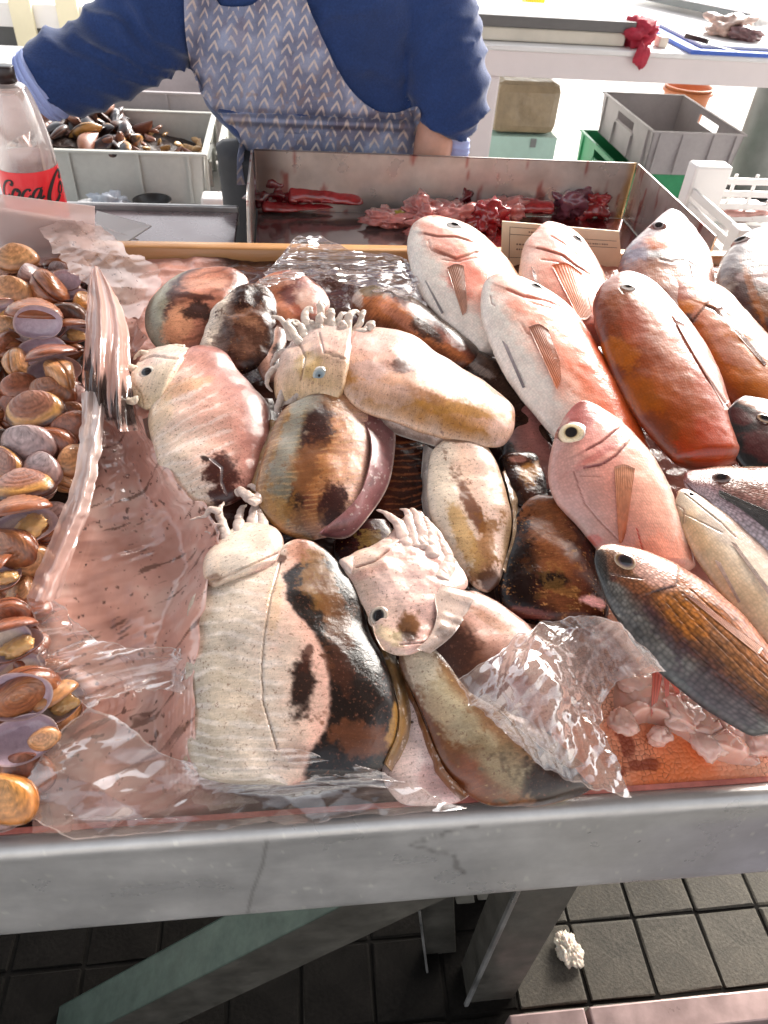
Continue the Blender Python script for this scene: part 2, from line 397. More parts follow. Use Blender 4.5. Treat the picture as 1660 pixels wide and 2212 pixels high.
# ------------------------------------------------------------------ shared materials
M = {}
M['steel'] = pmat('brushed_steel', None, .36, .55, bump=[(60, .05, .001, (1, 30, 30))], var=[(9, .12), (60, .08)], rvar=(14, .24, .5))
M['steel_plain'] = pmat('dull_steel', (.42, .41, .40), .38, .85, var=[(12, .25), (70, .1)], rvar=(10, .25, .55))
M['steel_dirty'] = pmat('stained_steel', None, .3, .55, coat=.3, var=[(15, .2)], rvar=(12, .2, .5))
M['green_steel'] = pmat('green_grey_steel', (.075, .105, .085), .42, .4, var=[(20, .3), (120, .15)], rvar=(16, .3, .6))
M['leg_steel'] = pmat('worn_leg_steel', (.10, .092, .078), .4, .5, var=[(18, .35), (90, .2)], rvar=(20, .3, .6))
M['old_strip'] = pmat('faded_metal_strip', (.36, .34, .29), .5, .3, var=[(30, .3)])
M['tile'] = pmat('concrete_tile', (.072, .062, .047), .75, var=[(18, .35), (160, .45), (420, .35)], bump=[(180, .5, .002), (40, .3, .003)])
M['tile_shaded'] = pmat('shaded_concrete_tile', (.008, .007, .006), .8, spec=.06, var=[(14, .5), (160, .4)], bump=[(150, .5, .002)])  # near-black copy of the tile colour: painted shade under the stand
M['grout'] = pmat('dirty_grout', (.008, .007, .006), .9, spec=.1, var=[(60, .4)])
M['ground'] = pmat('pale_paving', (.62, .60, .57), .8, var=[(.8, .12), (6, .1)])
M['wood'] = pmat('varnished_pine', None, .35, coat=.4, bump=[(30, .25, .001, (1, 25, 25))])
M['rail'] = pmat('pinkish_rail', (.36, .25, .235), .4, .35, var=[(30, .25)], rvar=(20, .25, .5))
M['whiteplastic'] = pmat('white_plastic', (.80, .77, .75), .4, var=[(4, .05)])
M['pinkwhite'] = pmat('off_white_table_paint', (.80, .71, .70), .45, var=[(3, .06)])
M['crate'] = pmat('grey_crate_plastic', (.50, .50, .46), .5, var=[(8, .1), (60, .06)])
M['crate_warm'] = pmat('warm_grey_crate_plastic', (.40, .36, .36), .5, var=[(8, .12), (80, .06)])
M['crate_green'] = pmat('green_crate_plastic', (.03, .30, .12), .45, var=[(8, .15)])
M['mint'] = pmat('mint_paper_label', (.50, .72, .62), .6, var=[(12, .1)])
M['kraft'] = pmat('brown_wrapping', (.33, .25, .15), .35, coat=.3, bump=[(14, .6, .01), (40, .3, .004)], var=[(16, .25)])
M['black'] = pmat('black_plastic', (.018, .016, .016), .3)
M['darkpanel'] = pmat('dark_grey_panel', (.085, .085, .085), .5, var=[(6, .2)])
M['cream'] = pmat('cream_paint', (.80, .72, .50), .5, var=[(5, .06)])
M['scale_top'] = pmat('dark_scale_plate', (.13, .12, .115), .4, var=[(10, .15)])
M['scale_body'] = pmat('ivory_scale_body', (.66, .60, .50), .45, var=[(10, .1)])
M['blueboard'] = pmat('blue_cutting_board', (.03, .11, .52), .4)
M['red_cloth'] = pmat('red_cloth', (.42, .02, .045), .7, var=[(30, .3)], bump=[(60, .5, .003)])
M['orange'] = pmat('orange_bucket_plastic', (.55, .17, .06), .45, var=[(6, .2)])
M['cylinder'] = pmat('grey_enamel', (.22, .23, .22), .35, var=[(8, .2)])
M['yellow'] = pmat('yellow_plastic', (.85, .70, .02), .4)
M['paper'] = pmat('white_paper', (.82, .80, .78), .7, bump=[(25, .3, .002)])
M['cloth_grey'] = pmat('grey_blue_cloth', (.42, .45, .50), .8, bump=[(40, .5, .004)], var=[(40, .15)])

# ------------------------------------------------------------------ ground, pavement
bm = bmesh.new(); bmesh.ops.create_grid(bm, x_segments=8, y_segments=8, size=120)
for v in bm.verts: v.co.z = -.012
g_ = obj_bm('ground', bm, M['ground']); tag(g_, kind='structure')
pv = boxobj('pavement', -1.65, 1.85, -.95, 2.25, -.03, -.004, M['grout'], bev=0); tag(pv, kind='structure')
tile_me = []
for k in range(5):
    bm = bmesh.new(); box(bm, -.0595, .0595, -.062, .062, -.02, 0, None, .003)
    for v in bm.verts:
        if v.co.z > -.004: v.co.z += random.uniform(-.0012, .0012); v.co.x += random.uniform(-.0015, .0015); v.co.y += random.uniform(-.0015, .0015)
    me = bpy.data.meshes.new('tile'); bm.to_mesh(me); bm.free(); me.materials.append(M['tile']); tile_me.append(me)
tshaded = [m_.copy() for m_ in tile_me]
for m_ in tshaded: m_.materials[0] = M['tile_shaded']
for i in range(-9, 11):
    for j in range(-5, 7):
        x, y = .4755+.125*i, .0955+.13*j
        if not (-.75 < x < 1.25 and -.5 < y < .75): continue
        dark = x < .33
        o = bpy.data.objects.new('tile', random.choice(tshaded if dark else tile_me)); COL.objects.link(o); o.parent = pv
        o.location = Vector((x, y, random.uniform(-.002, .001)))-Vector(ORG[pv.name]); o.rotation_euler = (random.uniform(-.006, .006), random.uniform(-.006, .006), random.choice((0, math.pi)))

# added canopy out of view, blocking sky light and darkening reflections, open towards the back
bm = bmesh.new(); box(bm, -1.4, 5.0, -.7, SHADE_CANOPY_Y1, 2.62, 2.66); M['shade_canvas'] = pmat('dark_shade_canvas', (.16, .13, .11), .8, var=[(2, .08)])
tag(obj_bm('added_shade_canopy', bm, M['shade_canvas']), kind='structure')

# ------------------------------------------------------------------ the display stand: steel tray front, legs, braces
stand = root('display_stand', (.1, .3, 0), 'brushed steel fish display stand with a deep front panel, scratched and stained', 'display stand')
prof = [(.020, .770), (.014, .812), (.0105, .8185), (.006, .822), (.000, .8235), (-.005, .8215), (-.0085, .817), (-.0095, .811)]
prof += [(-.0085, z) for z in np.linspace(.804, .650, 26)] + [(-.0075, .643), (-.003, .6385), (.004, .637), (.05, .637), (.05, .641), (.008, .642)]
prof = np.array(prof); nx = 900; xs = np.linspace(-.80, 1.05, nx)
V = np.zeros((nx, len(prof), 3)); V[..., 0] = xs[:, None]; V[..., 1] = prof[None, :, 0]; V[..., 2] = prof[None, :, 1]
V[..., 1] += .0009*vnoise(np.stack([V[..., 0]*5, V[..., 2]*9, V[..., 0]*0], -1), 4)
X, Z = V[..., 0], V[..., 2]
c = np.ones(V.shape)*np.array([.50, .48, .465]); face = (V[..., 1] < -.006)
n1 = fbm(np.stack([X*6, Z*25, X*0], -1), 4, 2)
c *= (1+.07*n1+.05*fbm(np.stack([X*3, Z*260, X*0], -1), 3, 6))[..., None]
c = mixc(c, (.36, .33, .38), .75*sstep(.18, .45, X+.05*n1)*sstep(.80, .77, Z))                  # stained bluish right end
c = mixc(c, (.42, .39, .37), .16*sstep(.10, .5, n1)*face)
for (x0, z0, pts, wd) in ((-.105, .80, [(-.105, .815), (-.112, .76), (-.125, .70), (-.133, .645)], .0011), (.045, .8, [(.045, .795), (.03, .78), (.045, .765), (.062, .758), (.075, .745), (.078, .72), (.086, .705)], .0022), (.05, .8, [(.085, .812), (.06, .806), (.05, .79)], .002)):
    d = np.full(X.shape, 9.); wob = .006*vnoise(np.stack([X*90, Z*90, X*0], -1), 8)
    for (a, b) in zip(pts[:-1], pts[1:]):
        ax, az = a; bx, bz = b; L2 = (bx-ax)**2+(bz-az)**2; tt = np.clip(((X-ax)*(bx-ax)+(Z-az)*(bz-az))/L2, 0, 1)
        d = np.minimum(d, np.hypot(X-ax-tt*(bx-ax)+(wob if wd > .0015 else 0), Z-az-tt*(bz-az)))
    c = mixc(c, (.12, .10, .09), .5*(1-sstep(wd*.4, wd*2.2, d))*face)
sp = fbm(np.stack([X*120, Z*120, X*0], -1), 2, 5); c = mixc(c, (.7, .68, .62), .6*sstep(.66, .72, sp)*face)
q = gridq(nx, len(prof)); obj_np('front_panel', V, q, M['steel'], stand, c)
for sx, nm in ((-.80, 'tray_side'), (1.05, 'tray_side')):
    bm = bmesh.new(); a = tray(sx, 0, -.05); b = tray(sx, .9, -.05); box8(bm, [a, a+XT*.004, b+XT*.004, b, a+NT*.055, a+NT*.055+XT*.004, b+NT*.055+XT*.004, b+NT*.055]); obj_bm(nm, bm, M['steel_plain'], stand)
bm = bmesh.new(); a = tray(-.79, .012, -.075); b = tray(1.04, .012, -.075); c_ = tray(1.04, .90, -.075); d_ = tray(-.79, .90, -.075); e = NT*.004
box8(bm, [a, b, c_, d_, a+e, b+e, c_+e, d_+e]); obj_bm('tray_bottom', bm, M['steel_plain'], stand)
M['rimstain_reflection'] = pmat('pink_wet_rim_reflection', (.62, .20, .16), .2, coat=.6, var=[(14, .35), (90, .2)]); boxobj('rim_reflection_strip', -.78, 1.04, .0107, .0165, .79, .8195, M['rimstain_reflection'], stand, bev=.001)  # pink strip painting the reflected pink and thin liquid on the inner rim
# front-right leg, folded angle section
bm = bmesh.new(); box(bm, .199, .279, .05, .054, 0, .636); box(bm, .199, .203, .054, .11, 0, .636); box(bm, .262, .2792, .0542, .10, 0, .636); obj_bm('leg', bm, M['leg_steel'], stand)
bm = bmesh.new(); box(bm, .192, .199, .044, .050, 0, .636, None, .001); obj_bm('leg_edge', bm, M['steel_plain'], stand)
for sx, sy in ((-.66, .06), (-.66, .78), (.93, .06), (.93, .78)):
    boxobj('leg', sx-.03, sx+.03, sy-.03, sy+.03, 0, .63+.17*(sy > .5), M['leg_steel'], stand)
def beam(name, p, q2, side, up, mat, parent):
    p, q2, side, up = map(np.asarray, (p, q2, side, up)); bm = bmesh.new(); v = box8(bm, [p, q2, q2+side, p+side, p+up, q2+up, q2+side+up, p+side+up])
    bmesh.ops.bevel(bm, geom=list({e for w_ in v for e in w_.link_edges}), offset=.002, segments=2, affect='EDGES', profile=.5); return obj_bm(name, bm, mat, parent)
a = ony(229, 2213, .04); b = ony(745, 1953, .04); dr = nrm(b-a); lo = ony(385, 2213, .04)
dn = (lo-a)-dr*np.dot(lo-a, dr)
sd = np.array([0, .06, .004])
a2 = a-dr*.16; b2 = b+dr*.17
beam('brace', a2+dn, b2+dn, sd, -dn-np.array([0, 0, .0015]), M['leg_steel'], stand)
beam('brace_top_plate', a2-np.array([0, .001, 0]), b2-np.array([0, .001, 0]), sd+np.array([0, .002, 0]), np.array([0, 0, .002])+0*dn, M['green_steel'], stand)
a = ony(907, 1950, .13); b = ony(940, 2213, .13); dr = nrm(b-a)
beam('cross_strut', a-dr*.10, b+dr*.2, np.array([.055, 0, .0]), np.array([0, .012, .0]), M['leg_steel'], stand)
beam('strut_flange', a-dr*.10+np.array([-.004, -.03, 0]), b+dr*.2+np.array([-.004, -.03, 0]), np.array([.004, 0, 0]), np.array([0, .042, 0]), M['steel_plain'], stand)
pb = ony(942, 2104, .128); bm = bmesh.new(); bmesh.ops.create_cone(bm, cap_ends=True, segments=20, radius1=.0135, radius2=.0115, depth=.009, matrix=Matrix.Translation(Vector(pb))@Matrix.Rotation(math.pi/2, 4, 'X'))
obj_bm('bolt', bm, M['steel_plain'], stand)
a = ony(985, 1945, .21); b = ony(1040, 2190, .21); dr = nrm(b-a)
beam('rear_strut', a-dr*.05, b+dr*.25, np.array([.035, 0, 0]), np.array([0, .01, 0]), M['old_strip'], stand)
beam('rear_strut', a-dr*.05+np.array([.042, .004, 0]), b+dr*.25+np.array([.042, .004, 0]), np.array([.04, 0, 0]), np.array([0, .01, 0]), M['old_strip'], stand)
# low rail near the floor, two lengths with a gap
for (px0, px1) in ((1100, 1262), (1272, 1720)):
    p0 = onz(px0, 2189-.104*(px0-1130), .05); p1 = onz(px1, 2189-.104*(px1-1130), .05)
    o = boxobj('floor_rail', p0[0], p1[0], p0[1]-.045, p0[1]-.0, 0, .05, M['rail'], None, None, .003)
    tag(o, 'short end of the pinkish metal floor rail, left of its gap' if px0 < 1200 else 'long pinkish metal floor rail running off right along the tiles', 'rail')
# crumpled scrap on the tiles
p = onz(1228, 2052, .016); bm = bmesh.new(); bmesh.ops.create_icosphere(bm, subdivisions=5, radius=1)
co = np.array([v.co for v in bm.verts]); n_ = fbm(co*1.6, 4, 3); n2 = np.abs(fbm(co*3, 3, 9))
for v, a_, b_ in zip(bm.verts, n_, n2):
    r_ = 1+.55*a_-.7*b_; v.co = Vector((v.co.x*r_*.022, v.co.y*r_*.03, v.co.z*r_*.017))+Vector(p)
M['scrap'] = pmat('cream_fish_scrap', (.72, .62, .50), .35, coat=.4, var=[(60, .25)], sss=.2)
tag(obj_bm('fish_scrap', bm, M['scrap'], None, True), 'crumpled cream scrap lying on the grey floor tiles under the stand', 'scrap')

# ------------------------------------------------------------------ wooden batten, ticket, steel worktop and gutting tray behind the display
bm_n = 220; L_ = np.linspace(-.40, 1.0, bm_n); pr = [(0, -.03), (0, .0), (.003, .003), (.024, .003), (.027, 0), (.027, -.03)]
V = np.zeros((bm_n, 6, 3))
for k, (yy, zz) in enumerate(pr): V[:, k] = np.array([tray(x, .893, .0) for x in L_])+np.array([0, yy, zz+.0])
gr = fbm(np.stack([V[..., 0]*5, V[..., 1]*220, V[..., 2]*220], -1), 4, 3); c = np.ones(V.shape)*np.array([.56, .27, .10]); c = mixc(c, (.33, .13, .04), .8*sstep(.0, .5, gr)); c = mixc(c, (.72, .42, .20), .6*sstep(.1, .5, -gr))
tag(obj_np('wooden_batten', V, gridq(bm_n, 6), M['wood'], None, c), 'orange pine batten along the back edge of the fish display', 'batten')
tk = root('price_ticket', ony(1200, 560, .875), 'cream paper price ticket with ruled boxes, propped behind the pink sea breams', 'ticket')
A_, B_, C_, D_ = ony(1082, 588, .870), ony(1345, 588, .870), ony(1338, 500, .885), ony(1086, 478, .885)
bm = bmesh.new(); e = np.array([0, .003, .0]); box8(bm, [A_, B_, B_+e, A_+e, D_, C_, C_+e, D_+e]); M['ticket'] = pmat('cream_card', (.80, .66, .46), .6, var=[(14, .1)]); obj_bm('card', bm, M['ticket'], tk)
def tkp(u, v): return (A_*(1-u)+B_*u)*(1-v)+(D_*(1-u)+C_*u)*v+np.array([0, -.0008, 0])
M['ink'] = pmat('grey_print', (.22, .16, .12), .7)
bm = bmesh.new()
def inkbar(u0, u1, v0, v1):
    f_ = [bm.verts.new(Vector(tkp(*q))) for q in ((u0, v0), (u1, v0), (u1, v1), (u0, v1))]; bm.faces.new(f_)
for (u0, u1, v) in ((.06, .55, .90), (.06, .55, .76), (.06, .55, .30), (.56, .97, .76), (.56, .97, .60)): inkbar(u0, u1, v, v+.012)
inkbar(.06, .066, .04, .9)
for r_ in range(3):
    u = .12 if r_ else .22; vv = (.82, .56, .46)[r_]
    while u < .40:
        w_ = random.uniform(.008, .02); inkbar(u, u+w_, vv, vv+.03); u += w_+random.uniform(.004, .01)
for k in range(9): u = .72+k*.02; inkbar(u, u+random.uniform(.006, .014), .655, .69)
obj_bm('print', bm, M['ink'], tk)

# worktop at left (steel) and the gutting tray with its raised back and right side
wt = root('steel_worktop', (-.3, 1.05, .87), 'purple-grey wet steel worktop left of the gutting tray', 'worktop')
z_w = .872
pA, pB = onz(190, 452, z_w), onz(508, 455, z_w)
M['wtop'] = pmat('purple_wet_steel', (.20, .145, .15), .25, .4, coat=.3, var=[(9, .3)], rvar=(9, .15, .4)); boxobj('top_sheet', -.95, -.185, .93, pA[1], z_w-.01, z_w, M['wtop'], wt); boxobj('raised_edge', -.95, -.185, pA[1], pA[1]+.012, z_w-.03, z_w+.012, M['steel_plain'], wt, bev=.003)
for sx in (-.9, -.25): boxobj('leg', sx-.025, sx+.025, 1.0, 1.05, 0, z_w-.012, M['leg_steel'], wt)
gt = root('gutting_tray', (.26, 1.15, .87), 'deep steel gutting tray stained with blood', 'tray')
x0, x1, y0, y1, zf, zt = -.145, .672, .925, 1.32, .878, 1.0
nxg, nyg = 160, 90; xx, yy = np.meshgrid(np.linspace(x0+.002, x1-.002, nxg), np.linspace(y0, y1-.002, nyg), indexing='ij')
V = np.stack([xx, yy, np.full_like(xx, zf)+.0008*fbm(np.stack([xx*9, yy*9, xx*0], -1), 2, 1)], -1); nb = fbm(np.stack([xx*7, yy*11, xx*0], -1), 4, 12)
c = np.ones(V.shape)*np.array([.22, .15, .145]); c = mixc(c, (.20, .015, .018), .9*sstep(-.15, .25, nb+.5*sstep(.25, .6, xx)+.3*sstep(-.02, -.14, xx)))
c = mixc(c, (.42, .02, .02), .8*sstep(.1, .4, nb)*sstep(1.0, 1.25, yy)); c = mixc(c, (.6, .56, .53), .75*(1-sstep(.02, .09, np.hypot((xx+.03), (yy-1.02)*1.2)+.03*nb)))
M['bloody'] = pmat('blood_wet_steel', None, .16, .35, coat=.8, bump=[(25, .12, .002)])
obj_np('tray_floor', V, gridq(nxg, nyg), M['bloody'], gt, c)
def wall_np(name, fu, nu_, nv_, off, stain):
    u, v = np.meshgrid(np.linspace(0, 1, nu_), np.linspace(0, 1, nv_), indexing='ij'); V = fu(u, v); c = np.ones(V.shape)*np.array([.62, .57, .53])
    nb = fbm(V*np.array([9, 9, 16.]), 4, stain); n2 = fbm(V*np.array([60, 60, 12.]), 3, stain+4)
    c = mixc(c, (.42, .36, .32), .5*sstep(0, .4, nb)); c = mixc(c, (.34, .05, .04), .75*sstep(.32, .55, n2+.4*(1-v)*sstep(0, .5, nb)))
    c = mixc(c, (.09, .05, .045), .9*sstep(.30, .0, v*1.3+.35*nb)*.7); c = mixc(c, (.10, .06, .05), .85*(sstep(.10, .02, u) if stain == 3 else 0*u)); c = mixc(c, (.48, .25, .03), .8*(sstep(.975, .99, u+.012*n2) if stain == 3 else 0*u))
    Vb = V+np.asarray(off); P = np.stack([V, Vb]); Q0 = gridq(nu_, nv_); k = nu_*nv_
    e = np.concatenate([np.arange(nv_-1, k, nv_)])
    rim = np.stack([e[:-1], e[1:], e[1:]+k, e[:-1]+k], -1); ri = np.arange(0, k, nv_); s0 = np.arange(nv_); 
    end0 = np.stack([s0[:-1], s0[1:], s0[1:]+k, s0[:-1]+k], -1); s1 = s0+(nu_-1)*nv_; end1 = np.stack([s1[:-1], s1[1:], s1[1:]+k, s1[:-1]+k], -1)
    obj_np(name, P, np.vstack([Q0, Q0[:, ::-1]+k, rim, end0, end1]), M['steel_dirty'], gt, np.concatenate([c.reshape(-1, 3), c.reshape(-1, 3)]))
wall_np('back_wall', lambda u, v: np.stack([x0+(x1-x0)*u, np.full_like(u, y1), zf+(zt-.004*u-zf)*v], -1), 150, 40, (0, .004, 0), 3)
fr = y0+.0
wall_np('side_wall', lambda u, v: np.stack([np.full_like(u, x1+.0005)+.0*v, fr+(y1-.004-fr)*u, zf+(zt-.004-zf)*v], -1), 110, 40, (.004, 0, 0), 7)
wall_np('side_wall', lambda u, v: np.stack([np.full_like(u, x0-.002), 1.0+(y1-.004-1.0)*u, zf+((zt-zf)*sstep(-.25, .35, u))*v], -1), 110, 40, (-.004, 0, 0), 9)
for sx in (-.1, .63): boxobj('leg', sx-.02, sx+.02, 1.25, 1.29, 0, zf-.006, M['leg_steel'], gt)
boxobj('front_lip', -.15, .70, fr-.01, fr, zf-.03, zf+.002, M['steel_plain'], gt)
boxobj('side_ledge', x1+.03, 1.3, .955, 1.02, .90, .925, M['steel_plain'], gt)

# ------------------------------------------------------------------ crates and tables beyond
def crate(name, loc, lx, ly, h, rz, mat, label, cat='crate', taper=.03, drop=True, handle=True):
    r = root(name, loc, label, cat); r.rotation_euler = (0, 0, rz); t = .006
    def L(bm, *a, **k): box(bm, *a, **k)
    hx, hy = lx/2, ly/2
    def wallpart(along_x, sgn):
        bm = bmesh.new(); n_ = 5; w = lx if along_x else ly
        def pt(a, z, o):
            f_ = 1-taper*(1-z/h)
            return ((a*f_, sgn*(hy*f_+o), z) if along_x else (sgn*(hx*f_+o), a*f_, z))
        def slab(a0, a1, z0, z1, o0, o1):
            c = [pt(a0, z0, o0), pt(a1, z0, o0), pt(a1, z0, o1), pt(a0, z0, o1), pt(a0, z1, o0), pt(a1, z1, o0), pt(a1, z1, o1), pt(a0, z1, o1)]; box8(bm, c)
        if handle and not along_x:
            slab(-w/2, -w*.16, 0, h, -t, 0); slab(w*.16, w/2, 0, h, -t, 0); slab(-w*.16, w*.16, 0, h*.66, -t, 0); slab(-w*.16, w*.16, h*.88, h, -t, 0)
            slab(-w*.18, w*.18, h*.60, h*.645, 0, .006)
        else:
            dz = .93 if drop and along_x else 1.0
            slab(-w/2, -w*.02, 0, h, -t, 0); slab(-w*.02, w/2, 0, h*dz if False else h, -t, 0)
        return bm
    def rimp(along_x, sgn):
        bm = bmesh.new(); o = .010
        if along_x: box(bm, -hx-o, hx+o, sgn*hy-(.008 if sgn > 0 else o), sgn*hy+(o if sgn > 0 else .008), h, h+.008, None, .002)
        else: box(bm, sgn*hx-(.008 if sgn > 0 else o), sgn*hx+(o if sgn > 0 else .008), -hy+.012, hy-.012, h, h+.0078, None, .002)
        return bm
    org = ORG[r.name]
    def add(nm, bm):
        bmesh.ops.recalc_face_normals(bm, faces=bm.faces); me = bpy.data.meshes.new(nm); bm.to_mesh(me); bm.free(); me.materials.append(mat); o = link(nm, me, r); return o
    for ax in (True, False):
        for sg in (-1, 1):
            w = add('side_panel', wallpart(ax, sg)); add('rim', rimp(ax, sg))
            W_ = lx if ax else ly
            for k in (-.42, -.17, .17, .42):
                bm = bmesh.new(); a = W_*k
                if ax: box(bm, a-.004, a+.004, sg*(hy*(1-taper*.4)), sg*(hy+.007), .01, h, None)
                else: box(bm, sg*(hx*(1-taper*.4)), sg*(hx+.007), a-.004, a+.004, .01, h*.58 if abs(k) < .2 else h, None)
                add('rib', bm)
    bm = bmesh.new(); box(bm, -hx*(1-taper), hx*(1-taper), -hy*(1-taper), hy*(1-taper), 0, t); add('base', bm)
    return r
# mussel crate: stands on a low white bench behind the worktop
zc = .74; f0, f1_ = onz(110, 335, zc), onz(440, 331, zc); b1 = onz(456, 243, zc)
ly_ = b1[1]-f1_[1]; cx_ = f1_[0]-.30; cy_ = f1_[1]+ly_/2
mus = crate('crate', (cx_, cy_, zc-.158), .60, ly_, .15, .0, M['crate'], 'pale grey plastic crate holding the dark mussels')
bench = root('low_bench', (cx_, cy_, 0), 'low white bench carrying the mussel crate', 'bench')
boxobj('bench_top', -1.3, -.12, cy_-.32, cy_+.75, zc-.19, zc-.16, M['whiteplastic'], bench)
for sx in (-1.2, -.22): boxobj('leg', sx-.03, sx+.03, cy_-.2, cy_-.14, 0, zc-.191, M['whiteplastic'], bench); boxobj('leg', sx-.03, sx+.03, cy_+.6, cy_+.66, 0, zc-.191, M['whiteplastic'], bench)
crate('crate', (cx_+.02, cy_+.50, zc-.158), .66, .38, .19, 0, M['crate_warm'], 'grey lattice crate behind the mussel crate, under the raised sleeve')
crate('crate', (f1_[0]+.17, cy_+.06, zc-.158), .26, .40, .13, 0, M['crate'], 'narrow grey crate between the mussel crate and the apron')
def lump(name, p, r3, label, cat, mat, amp=.3, fr=1.5, seed=0, group=None, sub=4, parent=None):
    bm = bmesh.new(); bmesh.ops.create_icosphere(bm, subdivisions=sub, radius=1); co = np.array([v.co[:] for v in bm.verts]); n_ = fbm(co*fr+seed*3.3, 4, seed); n2 = np.abs(fbm(co*fr*1.7+seed, 3, seed+9))
    for v, a_, b_ in zip(bm.verts, n_, n2):
        k = 1+amp*a_*1.6-amp*b_; v.co = Vector((v.co.x*k*r3[0]+p[0], v.co.y*k*r3[1]+p[1], v.co.z*k*r3[2]+p[2]))
    o = obj_bm(name, bm, mat, parent, True)
    return tag(o, label, cat, group) if label else o
p = ony(470, 450, cy_-ly_/2-.03); o = boxobj('white_box', p[0]-.038, p[0]+.045, p[1]-.1, p[1]-.03, zc-.16, p[2]+.065, M['whiteplastic'], None, None, .008); tag(o, 'white plastic box standing beside the mussel crate and the apron', 'box')
p = ony(236, 437, cy_-ly_/2-.10); tag(lump('cloth', (p[0], p[1], p[2]-.005), (.055, .05, .035), None, None, M['cloth_grey'], .5, 2, 4), 'crumpled grey-blue rag in front of the mussel crate', 'rag')
# black dish
p = ony(330, 440, cy_-ly_/2-.09); th = np.linspace(0, 2*math.pi, 48, endpoint=False); pr = [(.0, .0), (.045, .0), (.056, .022), (.058, .024), (.053, .022), (.044, .004), (0.001, .003)]
V = np.array([[(p[0]+r_*math.cos(a), p[1]+r_*math.sin(a), p[2]-.012+z_) for a in th] for r_, z_ in [(max(q[0], .0005), q[1]) for q in pr]]); tag(obj_np('dish', V, gridq(7, 48, True), M['black']), 'shallow black dish on the edge of the steel worktop', 'dish')
p = ony(205, 440, cy_-ly_/2-.12); tag(lump('paper_ball', (p[0], p[1], p[2]-.01), (.05, .03, .025), None, None, M['paper'], .35, 1.5, 8), 'white crumpled paper behind the bottle, in front of the mussel crate', 'paper')

# white table at right with its load
wtb = root('white_table', (1.3, 3.4, 0), 'long off-white table with a deep apron behind the fishmonger', 'table')
boxobj('table_top', .45, 3.4, 3.08, 5.3, .885, .905, M['whiteplastic'], wtb, bev=.004); boxobj('apron', .47, 3.38, 3.10, 3.14, .79, .884, M['pinkwhite'], wtb, bev=.004)
boxobj('leg', .50, .80, 3.11, 3.16, 0, .789, M['pinkwhite'], wtb, bev=.01); boxobj('leg', 3.2, 3.36, 3.11, 3.16, 0, .789, M['pinkwhite'], wtb, bev=.01); boxobj('leg', 3.2, 3.36, 5.1, 5.16, 0, .884, M['pinkwhite'], wtb)
boxobj('leg', .5, .6, 5.1, 5.16, 0, .884, M['pinkwhite'], wtb)
sc = root('weighing_scale', (1.0, 3.2, .906), 'flat weighing scale with a dark plate and ivory body on the white table', 'scale')
a, b = ony(1020, 70, 3.16), ony(1347, 97, 3.16)
boxobj('body', a[0]-.1, b[0], 3.15, 3.50, .907, .955, M['scale_body'], sc, bev=.006); boxobj('plate', a[0]-.12, b[0]+.03, 3.14, 3.52, .956, .996, M['scale_top'], sc, bev=.004)
bmx = Vector((1.385, 0, 0)); p = ony(1385, 95, 3.13)
o = lump('red_cloth', (p[0], p[1]+.05, .945), (.075, .08, .055), None, None, M['red_cloth'], .55, 1.6, 2); tag(o, 'crumpled red cloth beside the scale on the white table', 'cloth')
pq = ony(1385, 118, 3.075); o2 = lump('cloth_tail', (pq[0], 3.07, .89), (.03, .015, .05), None, None, M['red_cloth'], .35, 1.6, 5, parent=None)
o2.parent = o; o2.location = o2.location-o.location; 
p0, p1 = onz(1490, 108, .918), onz(1700, 130, .918)
o = boxobj('cutting_board', p0[0], p0[0]+.75, p0[1]-.02, p0[1]+.55, .906, .922, M['blueboard'], bev=.003); tag(o, 'bright blue cutting board on the edge of the white table', 'cutting board')
o = boxobj('cutting_board', p0[0]+.06, p0[0]+.72, p0[1]+.03, p0[1]+.50, .9225, .935, M['whiteplastic'], bev=.003); tag(o, 'white cutting board stacked on the blue one', 'cutting board')
kn = root('knife', onz(1505, 88, .94), 'knife with a black handle lying on the white cutting board', 'knife'); k0, k1 = onz(1480, 82, .944), onz(1528, 95, .944)
kd = nrm(k1-k0); ks = np.array([-kd[1], kd[0], 0])*.014
beam('handle', k0-ks/2, k1-ks/2, ks, np.array([0, 0, .018]), M['black'], kn); beam('blade', k1-ks*.6, k1+kd*.16-ks*.3, ks*1.2, np.array([0, 0, .002]), M['steel_plain'], kn)
M['offal_pale'] = pmat('pale_fish_trimmings', (.52, .36, .29), .35, coat=.4, var=[(25, .4)])
M['offal_dark'] = pmat('dark_fish_trimmings', (.20, .10, .10), .3, coat=.5, var=[(25, .5)])
p = onz(1572, 62, .96); tag(lump('fish_trimmings', (p[0], p[1], .97), (.11, .09, .045), None, None, M['offal_pale'], .5, 1.9, 3), 'heap of pale fish trimmings on the white cutting board', 'fish trimmings')
p = onz(1590, 72, .95); tag(lump('fish_skin', (p[0]+.02, p[1]-.06, .958), (.07, .05, .03), None, None, M['offal_dark'], .5, 1.9, 6), 'dark curl of fish skin in front of the pale trimmings', 'fish skin')
p = onz(1428, 92, .92); o = boxobj('small_box', p[0]-.02, p[0]+.02, p[1]-.03, p[1]+.03, .906, .945, M['scale_body'], bev=.004); tag(o, 'tiny beige box between the red cloth and the blue board', 'box')
p = onz(1158, 2, .93); o = boxobj('yellow_tub', p[0]-.05, p[0]+.05, p[1], p[1]+.09, .906, .945, M['yellow'], bev=.006); tag(o, 'yellow tub on the far side of the white table', 'tub')
a, b = onz(1420, 6, .93), onz(1610, 46, .93); dr = nrm(b-a); pr = np.array([-dr[1], dr[0], 0])
